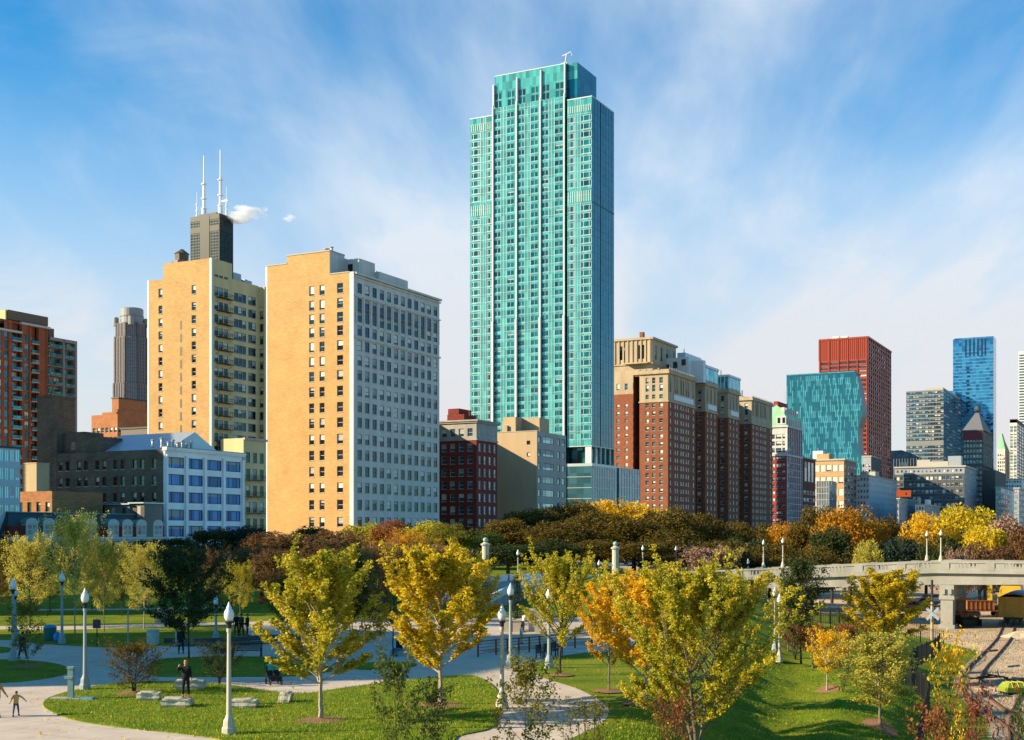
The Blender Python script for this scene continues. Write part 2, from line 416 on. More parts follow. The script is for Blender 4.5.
def roof_clutter(b, spots, mat=None):
    """spots: list of (x, y, z, w, d, h, kind)"""
    for x, y, z, w, d, h, k in spots:
        mb = MB()
        if k == 'unit':
            mb.box(x-w/2, x+w/2, y-d/2, y+d/2, z, z+h); mb.lathe([(w*.3, 0), (w*.3, .25), (w*.22, .26)], (x, y, z+h), 12)
            mb.build('cooling_unit', mat or METAL, b.root)
        elif k == 'vent':
            mb.tube([(x, y, z), (x, y, z+h*.7), (x+.0, y, z+h)], [w/2, w/2, w*.4], 8); mb.lathe([(w*.75, 0), (w*.75, .15), (w*.2, .4)], (x, y, z+h), 8)
            mb.build('roof_vent', mat or METAL, b.root)
        elif k == 'mast':
            mb.tube([(x, y, z), (x, y, z+h)], [w/2, w*.2], 5)
            for q in (.55, .8): mb.box(x-w*2, x+w*2, y-.03, y+.03, z+h*q, z+h*q+.05)
            mb.build('antenna', mat or METAL, b.root)
        else:
            mb.box(x-w/2, x+w/2, y-d/2, y+d/2, z, z+h); mb.box(x-w/2-.1, x+w/2+.1, y-d/2-.1, y+d/2+.1, z+h, z+h+.15)
            mb.build('roof_hut', mat or METAL, b.root)

# ------------------------------------------------------------------ big tan block with the grey east front
def tall_block():
    b = Bld('apartment_building', 'tall tan brick block with a grey east front of twelve window columns', 'building', 352.5, 348)
    f = b.f; xw = f.sx(266.5); ye = f.ty(438.5); xm = f.sx(329.5)
    H1 = f.z(272); H2 = f.z(251, xm)
    zr = [f.z(y+4.6) for y in (522.3, 505, 487.7, 471.3, 454.8, 438.7, 422.2, 406.6, 390.4, 374.5, 359.6, 344.6, 329.7, 316.1, 302.1, 287.1)]
    zr = [zr[0]-8.7, zr[0]-4.35]+zr
    rw = [(z, 2.75) for z in zr]
    cs = [(f.sx(311.6), 1.7), (f.sx(322), 1.7), (f.sx(340), 2.0)]
    skipS = lambda c, r: False
    b.face('S', 0, xw, xm, 0, H1-1.5, [c for c in cs if c[0] < xm], rw, TAN, dict(style='sash', frame=FR_W), sill=.1)
    b.face('S', 0, xm, -.9, 0, H1-1.5, [c for c in cs if c[0] > xm], rw, TAN, dict(style='sash', frame=FR_W), sill=.1)
    mb = b.mb('wall', TAN)
    mb.quad((xm, 0, H1-1.5), (-.9, 0, H1-1.5), (-.9, 0, H1), (xm, 0, H1))
    xs = f.sx(287)
    mb.box(xw, xs, .0, 7, H1-1.5, H2-2.2); mb.box(xs, xm, 0, 7, H1-1.5, H2)
    co = b.mb('corner_strip', TANW); co.box(-.9, .35, -.06, .6, 0, H1+.1); co.box(xw-.25, xw+.35, -.06, .5, 0, H2-2.0)
    cp = b.mb('coping', SILL); cp.box(xw-.2, xs, -.15, .5, H2-2.2, H2-1.9); cp.box(xs-.1, xm+.2, -.15, 7.1, H2, H2+.35); cp.box(xm+.2, -.9, -.15, .5, H1, H1+.3)
    # east front
    c12 = [f.ty(358.7+(432.3-358.7)*0)]
    cols = even(1.2, ye-.5, 12, 2.15); W12 = dict(style='sash', frame=FR_D, glass=G_DARK, weights=(4, 2.2, .8, 3, 2, .4))
    b.face('E', 0.3, .6, ye, 0, zr[13]+3.1, cols, rw[:14], GREYST, W12, sill=.12, depth=.5)
    b.face('E', 0.3, .6, ye, zr[13]+3.1, zr[16]+3.0, cols, rw[14:17], GREYST, W12, depth=.5)
    b.face('E', 0.3, .6, ye, zr[16]+3.0, H1, cols, rw[17:], GREYST, W12, depth=.5)
    for c, w in cols: sp = MB(); sp.box(.3, .33, c-w/2, c+w/2, zr[15]+2.8, zr[16]-.05); sp.build('spandrel', FR_D, b.root)
    b.face('E', 0.31, .6, ye, zr[15]+3.3, H1, cols, [(zr[16]+.3, 2.5)], GREYST, None) if False else None
    cn = b.mb('cornice', GREYST)
    for z, p, h in ((zr[13]+3.1, .4, .45), (zr[16]+3.0, .35, .35), (H1-.5, .8, .55), (H1-1.2, .45, .4)):
        cn.box(.3, .3+p, .3, ye+.3, z, z+h)
    for k in range(13):
        y = 1.2+(ye-1.7)*k/12; cn.box(.3, .5, y-.28, y+.28, zr[15]-.6, zr[16]+2.95)
    b.shell(xw, 0.3, 0, ye, 0, H1-.05, TAN, part='wall')
    # penthouse and long roof parapet
    ph = MB(); y2 = f.ty(349, xm)+2; Hp = H2-.6
    pt = b.mb('penthouse', GREYST); pt.box(xm+.0, xm+.12, .05, 7, H1+.35, H2-.02); pt.box(xm-8, xm+.02, 7.02, 16, H1-1, Hp); pt.box(xm+.0, xm+5, 7, 15, H1-1, Hp-.5)
    pt.box(-9, -1.2, 15.05, ye*.66, H1-.7, H1+3.0)
    pw = b.mb('penthouse_window', G_DARK); pw.box(xm+1.3, xm+2.9, 6.94, 7.0, H1+1.6, H1+4)
    roof_clutter(b, [(xm-3, 3, H2, 1.2, 1.2, 1.3, 'vent'), (xm-1.4, 3, H2, .8, .8, 1.6, 'vent'), (-6, 20, H1+3, 2.5, 2.5, 1.2, 'unit')])
    b.finish()

# ------------------------------------------------------------------ tan block with the cream east front and iron balconies
def balcony_block():
    b = Bld('apartment_building', 'stepped tan block with cream east front and stacked black iron balconies', 'building', 210.5, 310)
    f = b.f; xw = f.sx(148.5); xm = f.sx(163.5); y1 = f.ty(231); y2 = f.ty(257.5); y3 = max(y2+.25, f.ty(266.2, 2.2))
    H = f.z(258); Hl = f.z(281, xw); H2 = f.z(279, 0, y1)
    base = f.z(308.5); st = 3.2
    rw = [(base-st*k, 2.0) for k in range(0, 20)]
    rwt = rw+[(base+4.0, 2.2)]
    b.face('S', 0, xw, -.25, 0, Hl, [(f.sx(160.4), 1.25), (f.sx(193.7), 1.35)], rwt, TAN, dict(style='sash', frame=FR_W, weights=(3, 4, 3, 1, 1)), sill=.1, skip=lambda c, r: c == 0 and False)
    mb = b.mb('wall', TAN); mb.box(xm, -.25, 0, 8, Hl, H)
    sl = b.mb('slit_window', FR_B)
    for k in range(1, 19): z = base-st*k-1.2; sl.box(f.sx(181)-.3, f.sx(181)+.3, -.03, .12, z, z+2.1)
    co = b.mb('corner_strip', TANW); co.box(-.25, .35, -.05, .5, 0, H+.05); co.box(xw-.3, xw+.25, -.05, .4, 0, Hl+.1)
    W = dict(style='sash', frame=FR_D, weights=(6, 2, .6, 3, 2))
    yc = [f.ty(p) for p in (215.2, 219.8, 224.8)]; g = [f.ty(p) for p in (235, 239, 243)]; g2 = [f.ty(p) for p in (249, 252.8, 256.2)]
    b.face('E', .35, .5, y1, 0, H, [(y, 1.4) for y in yc], rw+[(base+3.4, 2.2), (base+8.0, 2.4)], CREAM, W, sill=.1)
    b.face('E', .35, y1, y2, 0, H2, [(y, 1.45) for y in g+g2], rw+[(base+3.2, 2.1)], CREAM, W, sill=.1)
    b.face('S', y2, .35, 2.2, 0, H2-.3, [(1.25, 1.2)], rw+[(base+3.2, 2.1)], CREAM, W, sill=.1)
    b.face('E', 2.2, y2, y3, 0, H2-.3, [], rw+[(base+3.2, 2.1)], CREAM, W)
    b.shell(xw, -.01, 0.0, y2, 0, Hl-.02, CREAM); mb2 = b.mb('wall', CREAM)
    mb2.box(-7.9, .34, .5, y1, Hl+.05, H-.02); mb2.box(-9, 2.19, y2+.01, y3, Hl-6, H2-.35); mb2.box(-9, .34, y1+.01, y2, Hl-.9, H2-.02)
    for k in range(-1, 19): fire_escape(b, yc[0]-.2, yc[2]+1.6, base-st*k-.15, .35)
    roof_clutter(b, [(-2, y1+3, H2, 3, 3, 2.0, 'unit'), (-3, y1+9, H2, 2.2, 3, 1.4, 'unit'), (-4, y2-3, H2, 3, 3, 1.2, 'hut'), (-2, y1+1.5, H2, .3, .3, 3.4, 'mast')])
    # round brick water tank house on the west end
    t = MB(); cx = f.sx(172); t.lathe([(2.6, 0), (2.4, .8), (1.6, 1.0), (1.7, 2.6), (1.9, 2.7), (.3, 3.9)], (cx+.5, 3, H), 10); t.build('water_tank', FR_B, b.root)
    b.finish()
    # lower house in front, between the white building and the tall block
    b = Bld('apartment_building', 'narrow tan house with dark fire escapes squeezed between the white building and tall block', 'building', 243.5, 307.5)
    f = b.f; ye = f.ty(266); H = f.z(438)
    b.face('E', 0, 0, ye, 0, H, even(.4, ye-.4, 3, 1.5), rows(1.5, 4.0, 7, 2.5), CREAM, W, sill=.1)
    b.face('S', 0, -7, 0, 0, H, [(-3.5, 1.5)], rows(1.5, 4.0, 7, 2.5), CREAM, W)
    b.shell(-7, 0, 0, ye, 0, H, CREAM)
    for k in range(1, 6): fire_escape(b, .6, ye-1.5, 1.3+4.0*k, 0)
    cn = b.mb('cornice', SILL); cn.box(0, .5, -.1, ye+.1, H-.4, H+.15)
    b.finish()

# ------------------------------------------------------------------ white terracotta corner building
def white_corner():
    WH = solid('white_terracotta', (.84, .85, .85), rough=.55, var=.06, stain=.12, spec=.45)
    BR = brickmat('brick_soot', (.15, .11, .08), var=.22, stain=.25, mortar=(.13, .11, .09))
    b = Bld('office_building', 'white terracotta building with blue windows and sooty brick side', 'building', 165.3, 284)
    f = b.f; xw = f.sx(57); ye = f.ty(242.3); H = f.z(447)
    zc = [f.z(p, 0, 8)+.2 for p in (464.3, 481.3, 498.6, 516, 532)]
    bays = [f.ty(p) for p in (165.6, 186, 204.6, 223.3, 242.3)]
    cols = [((bays[i]+bays[i+1])/2+.15, (bays[i+1]-bays[i])*.76) for i in range(4)]
    b.face('E', 0, .3, ye, 0, H-.4, cols, [(z-1.25, 2.45) for z in zc]+[(1.5, 3)], WH, dict(style='triple', glass=G_AZURE, frame=FR_D, weights=(6, 0, 0, 1, 1)), depth=.5)
    pl = b.mb('pilaster', WH)
    for y in bays: pl.box(0, .42, max(y-.4, .0), y+.4, 0, H-2.0); pl.box(0, .55, max(y-.5, 0), y+.5, H-2.0, H-1.6)
    cn = b.mb('cornice', WH); cn.box(-.6, .65, -.35, ye+.2, H-.75, H-.4); cn.box(-.4, .9, -.5, ye+.35, H-.4, H+.0)
    tl = b.mb('roof_edge', solid('copper_green', (.12, .30, .26), rough=.6)); tl.box(-.3, .95, -.55, ye+.4, H, H+.16)
    for k in range(4):
        y0, y1_ = bays[k]+.8, bays[k+1]-.8; cn.box(0, .16, y0, y1_, H-2.1, H-1.95)
    xs = [f.sx(20+x/4.452) for x in (180, 212, 262, 293, 344, 375, 424, 457, 510, 543, 597, 630)]
    rs = [f.z(p, -10)-1.1 for p in (464, 480.5, 497)]
    b.face('S', 0, xw, -.5, 0, H-.5, [(x, 1.25) for x in xs], [(z, 2.1) for z in rs]+[(rs[2]-4, 2.1), (rs[2]-8, 2.1)], BR, dict(style='sash', frame=FR_B, weights=(6, 1, .3, 2, 3)), sill=.12)
    ar = b.mb('window_arch', BR)
    for x in xs:
        for z in rs[:1]:
            for q in (-1, 0, 1): ar.box(x+q*.45-.24, x+q*.45+.24, -.1, 0, z+2.12+(.12 if q == 0 else 0), z+2.34+(.12 if q == 0 else 0))
    st = b.mb('wall', WH); st.box(-.5, .0, -.06, .3, 0, H-.4)
    b.shell(xw, 0, 0, ye, 0, H-.45, BR)
    # gabled metal roof
    bm = solid('blue_metal_roof', (.42, .50, .56), rough=.35, metal=.3, var=.05); g = b.mb('gable_roof', bm)
    zr = f.z(433.5, -1.5, 12)+.3; x0, x1 = -26, -1.2; y0, y1_ = 1.0, 21; ym = 11
    z0 = H-.9
    g.quad((x0-5, y0, z0), (x1, y0, z0), (x1, ym, zr), (x0+3, ym, zr)); g.quad((x1, y1_, z0), (x0-5, y1_, z0), (x0+3, ym, zr), (x1, ym, zr))
    g.tri((x1, y0, z0), (x1, y1_, z0), (x1, ym, zr)); g.tri((x0-5, y1_, z0), (x0-5, y0, z0), (x0+3, ym, zr))
    for k in range(24):
        x = x0+k*1.05+3; t = (zr-z0)/(ym-y0); g.tube([(x, y0+.05, z0+.06), (x, ym, zr+.06)], .035, 3)
    # rooftop vents and rails by the edge
    roof_clutter(b, [(f.sx(150), .9, H, .7, .7, 1.6, 'vent'), (f.sx(159), .9, H, .7, .7, 1.9, 'vent')]+[(.0, 1+1.5*k, H, .6, .6, 1.0+.5*(k % 2), 'vent') for k in range(6)])
    # stair tower and stepped wall at the west end
    xa, xb = f.sx(37.5), f.sx(57); t = b.mb('stair_tower', BR)
    ztop = f.z(396, xa); t.box(xa, xb-1.5, -.15, 7, 0, ztop); t.box(xa-.1, xb-1.4, -.25, 7.1, ztop-.5, ztop)
    t.box(xb-1.5, xb+.0, -.1, 7, 0, f.z(430, xb)); t.box(xb, f.sx(78), 2, 8, H-1, f.z(432, xb)); t.box(f.sx(78), f.sx(97), 2, 8, H-1, f.z(438, xb))
    pw = b.mb('tower_window', G_PALE); pw.box(xb+2.6, xb+3.9, 1.9, 2.0, H+.3, H+2.2)
    b.finish()

def small_yard_buildings():
    PL = solid('tan_render', (.50, .38, .22), rough=.85, stain=.15); RB = brickmat('brick_rust', (.36, .16, .07))
    b = Bld('low_building', 'low rust brick building with a cream lift box on its roof', 'building', 52, 262)
    f = b.f; xw = f.sx(-10); H = f.z(491)
    b.face('S', 0, xw, 0, 0, H, even(xw, 0, 7, 1.2), rows(2, 3.6, 4, 2), RB, dict(style='sash', weights=(5, 1, 1, 1, 1)))
    b.shell(xw, 0, 0, 14, 0, H, RB, sides='NWE')
    lx0, lx1 = f.sx(23, 5), f.sx(36.5, 5); t = b.mb('lift_box', PL); t.box(lx0, lx1, 5, 8.5, H-.7, f.z(463, -5, 5)); t.box(lx0-.1, lx1+.1, 4.9, 8.6, f.z(463, -5, 5), f.z(463, -5, 5)+.25)
    b.finish()
    b = Bld('low_building', 'low grey outbuilding with pale metal roof behind the mansard row', 'building', 146, 272)
    f = b.f; GR = solid('outbuilding_grey', (.20, .18, .15), rough=.9, stain=.2)
    for xa, xb_, yt, yy in ((36, 77, 505.5, 0), (98, 133, 504.5, -1.0), (133, 146, 503.5, -.6)):
        a, c = f.sx(xa), f.sx(xb_); h = f.z(yt); w = MB(); w.box(a, c, yy, 5, 0, h); w.build('wall', GR, b.root)
        r = b.mb('roof', solid('blue_metal_roof', (1, 1, 1))); r.box(a-.4, c+.4, yy-.6, 5.2, h, h+.25)
        for q in range(3): dm = MB(); dm.box(a+(c-a)*(.2+.3*q), a+(c-a)*(.2+.3*q)+.9, yy-.04, yy, h-2.8, h-.6); dm.build('door', SILL if q == 1 else FR_D, b.root)
    b.finish()

# ------------------------------------------------------------------ mansard row
def mansard_row():
    SL = solid('slate_teal', (.035, .065, .068), rough=.55, var=.25, scale=1.2); RB = brickmat('brick_deep_red', (.17, .035, .025), var=.2)
    WT = solid('trim_cream', (.55, .53, .46), rough=.6, var=.06); GR = solid('copper_green', (.12, .30, .26))
    b = Bld('terraced_houses', 'deep red brick row with teal slate mansard roof and cream arched dormers', 'building', 8, 240)
    f = b.f; ye = f.ty(164.5); ze = f.z(534, 0, ye*.7)
    ze = 7.6; zt = 12.3
    b.face('E', 0, 0, ye, 0, ze, even(1, ye-1, 20, 1.2), rows(1.0, 3.4, 2, 2.2), RB, dict(style='sash', frame=FR_W, weights=(5, 1, 1, 2, 1)), sill=.1)
    b.face('S', 0, -12, 0, 0, ze, even(-12, 0, 4, 1.2), rows(1.0, 3.4, 2, 2.2), RB, dict(style='sash', frame=FR_W))
    b.shell(-12, 0, 0, ye, 0, ze-.05, RB, sides='NW')
    cn = b.mb('cornice', WT); cn.box(0, .6, -.2, ye+.2, ze-.45, ze); cn.box(0, .35, -.1, ye+.1, ze-.9, ze-.5)
    for k in range(int(ye/.8)): cn.box(.0, .5, k*.8, k*.8+.3, ze-.8, ze-.46)
    m = b.mb('mansard_roof', SL)
    bot = [(-12, 0), (.1, 0), (.1, ye), (-12, ye)]; top = [(-10, 2), (-2.2, 2), (-2.2, ye-2.4), (-10, ye-2.4)]
    m.prism(bot, ze, zt, 0, top)
    b.mb('attic_wall', RB).box(-1, .16, .2, ye-.3, ze+.02, ze+2.2)
    ed = b.mb('roof_edge', GR); ed.box(-10, -2.0, 2, ye-2.2, zt, zt+.18)
    for px in (31, 48, 90, 112.5, 126.5, 140.5, 157):
        y = f.ty(px); d = MB(); w = 1.45; z = ze+.05
        d.box(-1.5, .30, y-w, y+w, z, z+2.5, 0)
        prof = [(y+w*1.12*math.cos(a), z+2.5+1.15*math.sin(a)) for a in [math.pi*i/8 for i in range(9)]]
        n = len(d.v)
        for q, (yy, zz) in enumerate(prof):
            d.v += [(-1.5, yy, zz), (.36, yy, zz)]
        for q in range(8):
            d.f.append((n+2*q, n+2*q+1, n+2*q+3, n+2*q+2)); d.m.append(1)
        d.f.append(tuple(n+2*q+1 for q in range(9))); d.m.append(0)
        o = d.build('dormer', [WT, GR], b.root)
        for s_ in (-.62, .62):
            wn = MB(); wn.box(.30, .34, y+s_-.46, y+s_+.46, z+.5, z+2.3, 0)
            for c_ in (-.5, .42): wn.box(.302, .38, y+s_+c_, y+s_+c_+.08, z+.45, z+2.35, 1)
            wn.box(.303, .37, y+s_-.42, y+s_+.42, z+1.36, z+1.44, 1)
            wn.build('window', [G_BLUE, FR_W], o)
    b.finish()

def glass_left():
    GL = glassmat('curtain_pale_blue', (.40, .52, .60), metal=.35, rough=.15, var=.18, cell=(1.6, 1.6, 1.9))
    WH = solid('panel_pale', (.52, .56, .60), rough=.5)
    b = Bld('apartment_building', 'pale blue glass and panel block cut by the left edge of the photo', 'building', -70, 228)
    f = b.f; ye = f.ty(20.3); H = f.z(449, 0, ye)
    b.face('E', 0, 0, ye, 0, H, even(0, ye, 16, (ye/16)*.8), rows(1, 3.5, int(H/3.5), 2.3), WH, dict(style='double', glass=GL, frame=FR_W, weights=(6, 1, 1, 0, 0)), depth=.2)
    b.shell(-14, 0, 0, ye, 0, H, WH, sides='NWS')
    cn = b.mb('cornice', FR_D); cn.box(-.2, .25, 0, ye+.15, H, H+.35)
    b.finish()

# ------------------------------------------------------------------ brown balcony tower, far left
def brown_tower():
    BR = brickmat('brick_orange_brown', (.27, .092, .048), var=.15); GR = solid('frame_grey_concrete', (.22, .21, .21), rough=.8)
    TG = glassmat('glass_cyan', (.035, .13, .16), metal=.45, var=.7); SLB = solid('balcony_slab', (.42, .42, .42), rough=.7)
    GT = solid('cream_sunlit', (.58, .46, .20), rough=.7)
    b = Bld('apartment_tower', 'brown brick high-rise with stacked balconies and cyan window strips on the left', 'building', -14, 428)
    f = b.f; H = f.z(322, 0, f.ty(20)); ye = f.ty(48.5); T = lambda p: f.ty(p)
    fl = 3.35; n = int(H/fl); rw = rows(1.2, fl, n-1, 2.6)
    X = lambda z: z/4.93
    b.face('E', 0, 0, T(X(20)), 0, H-3, even(0, T(2), 3, 1.6), rw, BR, dict(style='sash', glass=TG), depth=.25)
    strips = [('w', 20, 40), ('p', 40, 55), ('b', 55, 104), ('p', 104, 118), ('w', 118, 142), ('p', 142, 150), ('b', 150, 188), ('p', 188, 196), ('w2', 196, 226), ('p', 226, 232), ('b', 232, 240)]
    for k, a, c in strips:
        y0, y1 = T(X(a)), T(X(c)); m = (y0+y1)/2; w = y1-y0
        if k == 'p': b.mb('wall', BR).box(-1, .35, y0, y1, 0, H)
        elif k == 'w': b.face('E', 0, y0, y1, 0, H, [(m, w*.86)], rw, BR, dict(style='double', glass=TG, frame=FR_D, weights=(6, .5, .3, 1, .4)), depth=.15)
        elif k == 'w2': b.face('E', 0, y0, y1, 0, H, [(m-.9, 1.3), (m+.9, 1.3)], rw, BR, dict(style='sash', glass=TG, frame=FR_D), depth=.15)
        else:
            b.face('E', -1.6, y0, y1, 0, H, [(m, w*.8)], rw, BR, dict(style='triple', glass=TG, frame=FR_D), depth=.1)
            for q in range(1, n-1):
                s_ = MB(); z = 1.0+fl*q; s_.box(-1.6, .75, y0+.1, y1-.1, z-.28, z, 0)
                s_.box(.68, .72, y0+.15, y1-.15, z+.08, z+1.0, 1)
                for yy in (y0+.12, y1-.2): s_.box(.62, .7, yy, yy+.08, z, z+1.05, 2)
                s_.build('balcony', [SLB, TG, FR_D], b.root)
    b.shell(-22, 0, 0, ye, 0, H, BR, sides='NWS')
    # crown
    y20 = T(9); ph = b.mb('penthouse', FR_B); zt = f.z(309.5, 0, y20)
    cr = b.mb('cornice', SLB); cr.box(-.3, .9, T(20), ye+.2, H-.7, H); cr.box(-.3, .7, -1, T(X(104)), H-4, H-3.3)
    ph.box(-12, -1, y20, ye-1, H, zt-2); b.mb('penthouse_box', FR_B).box(-12.4, -.2, y20-.4, ye, zt-3.2, zt)
    b.mb('penthouse_end', GT).box(-14, -.6, y20-1.0, y20-.45, H-1, zt-.2)  # gold sunlight put into the colour of the penthouse's south end
    # grey framed wing of glass balconies to the north
    y0 = ye+.4; y1 = T(76); xw = -1.5; Hw = f.z(340, 0, (y0+y1)/2)
    b.face('E', xw, y0, y1, 0, Hw, even(y0, y1, 4, (y1-y0)/4*.8), rw, GR, dict(style='double', glass=TG, frame=FR_D, weights=(6, 1, .4, 1, 1)), depth=.15)
    b.shell(-18, xw, y0, y1, 0, Hw, GR, sides='NWS')
    w = b.mb('wing_frame', GR); w.box(xw, .6, y1-.9, y1, 0, Hw+.3); w.box(xw, .6, y0+(y1-y0)*.5-.35, y0+(y1-y0)*.5+.35, 0, Hw); w.box(xw, .6, y0, y1-.9, Hw-.8, Hw+.3)
    for q in range(1, n-1):
        s_ = MB(); z = 1.0+fl*q
        if z > Hw-2: break
        for a, c in ((y0+.3, y0+(y1-y0)*.5-.5), (y0+(y1-y0)*.5+.5, y1-1.0)):
            s_.box(xw, .5, a, c, z-.25, z, 0); s_.box(.42, .46, a, c, z+.1, z+1, 1)
        s_.build('balcony', [GR, TG], b.root)
    b.mb('penthouse', FR_B).box(-10, -3, y0, y0+(y1-y0)*.4, Hw, Hw+4)
    b.finish()

def far_octagon():
    PK = solid('granite_pink', (.25, .20, .20), rough=.5, var=.06); b = Bld('skyscraper', 'slim pinkish skyscraper with a round drum crown behind the low brick block', 'building', 131, 1500)
    f = b.f; k = 1500/F
    def octo(r, c): return [(r*math.cos(math.pi/8+i*math.pi/4), r*math.sin(math.pi/8+i*math.pi/4)) for i in range(8)]
    w = b.mb('wall', PK); H = hz(332, 1500)
    tiers = [(19.5, 0, hz(385, 1500)), (18.3, hz(385, 1500), H-8), (16.5, H-8, H+8)]
    for r, z0, z1 in tiers: w.prism(octo(r*1.03, 0), z0, z1)
    gb = b.mb('window_band', G_BLUE); pr = b.mb('pier', PK)
    for r, z0, z1 in tiers:
        rr = r*1.045
        z = max(z0, 60)+1
        while z < z1-3: gb.prism(octo(rr, 0), z, z+2.1); z += 4.0
        for i in range(8):
            a0, a1 = math.pi/8+i*math.pi/4, math.pi/8+(i+1)*math.pi/4
            for q in range(7):
                t = q/6; x = rr*1.02*((1-t)*math.cos(a0)+t*math.cos(a1)); y = rr*1.02*((1-t)*math.sin(a0)+t*math.sin(a1))
                ww = .9 if q in (0, 6) else .45; pr.box(x-ww, x+ww, y-ww, y+ww, z0, z1+.5)
    cr = b.mb('crown', solid('crown_grey', (.26, .255, .25), rough=.5, var=.1)); cr.lathe([(13, 0), (13, 18), (12, 19)], (1.5, 0, H+8), 24)
    ct = b.mb('crown_tier', PK); ct.lathe([(15.5, 0), (15.5, 1.5)], (1.5, 0, H+8), 24); ct.lathe([(13.6, 0), (13.6, 1)], (1.5, 0, H+17), 24)
    for sx_, sy_ in ((-1, -1), (1, -1), (-1, 1), (1, 1)): cr.lathe([(3.4, 0), (3.4, 9), (3, 10)], (sx_*12, sy_*12, H+6), 12)
    b.finish()

def orange_low():
    OB = brickmat('brick_orange', (.40, .16, .07), var=.14); b = Bld('brick_building', 'low orange brown brick block with small square windows below the pinkish skyscraper', 'building', 117.5, 520)
    f = b.f; xw = f.sx(91.5); ye = f.ty(150); H = f.z(414)
    W = dict(style='sash', frame=FR_W, weights=(4, 2, 1, 1, 1))
    b.face('S', 0, xw, 0, 0, H, even(xw+.3, 0, 6, 1.5), rows(3, 3.9, 13, 2.1), OB, W); b.face('E', 0, 0, ye, 0, H+2, even(0, ye, 8, 1.7), rows(3, 3.9, 13, 2.1), OB, W)
    b.shell(xw, 0, 0, ye, 0, H, OB)
    p = b.mb('penthouse', OB); p.box(-4, -.4, 1, ye-2, H-.5, H+6.5); b.mb('roof_ledge', FR_D).box(-4.3, -.1, .7, ye-1.5, H+6.5, H+7)
    p.box(-9, -1.2, .6, 3, H-1, H+1)
    b.finish()
    b = Bld('brick_building', 'small dark brown rooftop block standing before the tan balcony tower', 'building', 151, 400)
    f = b.f; h = f.z(428); xw = f.sx(121); b.mb('wall', FR_B).box(xw, 0, 0, 9, 0, h); b.mb('roof_ledge', FR_D).box(xw-.3, .3, -.3, 9.3, h, h+.5)
    b.mb('wall', FR_B).box(-3.2, -.5, 2, 6, h+.5, h+2)
    b.finish()

# ------------------------------------------------------------------ black tower with white masts
def willis():
    BK = solid('bronze_black', (.022, .02, .018), rough=.4, metal=.4); GB = glassmat('bronze_glass', (.075, .06, .038), metal=.5, var=.45, cell=(4.5, 4.5, 4.0))
    WM = solid('mast_white', (.75, .75, .76), rough=.5, var=.03)
    b = Bld('skyscraper', 'black stepped skyscraper topped by two tall white antenna masts', 'building', 219.3, 1730)
    f = b.f; xw = f.sx(190.8); ye = f.ty(232.7); H = f.z(214)
    b.mb('curtain_wall', GB).box(xw, 0, 0, ye, 60, H-.2)
    w = b.mb('frame', BK)
    n = 10
    for i in range(n+1):
        x = xw+(0-xw)*i/n; w.box(x-.55, x+.55, -.5, 0, 60, H)
        y = ye*i/n; w.box(0, .5, y-.45, y+.45, 60, H)
    z = 62
    while z < H: w.box(xw, 0, -.35, 0, z, z+1.3); w.box(0, .35, 0, ye, z, z+1.3); z += 4.0
    for z0, z1 in ((H-22, H-14), (H-6, H+1)): w.box(xw-.3, .6, -.7, ye+.3, z0, z1)
    w.box(xw*.66, xw*.33, -1.0, 0, 60, H)
    b.mb('penthouse', BK).box(xw*.8, xw*.2, ye*.2, ye*.8, H, H+5)
    def mast(px, ytop, r, part='antenna'):
        x = f.sx(px, ye*.5); zt = hz(ytop, 1740); m = MB()
        m.lathe([(r*1.7, 0), (r*1.5, (zt-H)*.16), (r, (zt-H)*.17), (r*.9, (zt-H)*.55), (r*.5, (zt-H)*.6), (r*.4, zt-H)], (x, ye*.5, H+1), 8)
        for q in (.16, .32, .55): m.lathe([(r*1.9, 0), (r*1.9, 1.5)], (x, ye*.5, H+(zt-H)*q), 8)
        m.build(part, WM, b.root)
    mast(204, 152, 2.0); mast(220.5, 149, 2.0); mast(197, 188, .9); mast(226.5, 187, .9)
    b.mb('roof_equipment', WM).box(f.sx(222, ye*.5), f.sx(228, ye*.5), ye*.5-1, ye*.5+1, hz(201, 1740), hz(199.5, 1740))
    b.finish()
    # steam beside the masts is real cloud: built with the sky objects

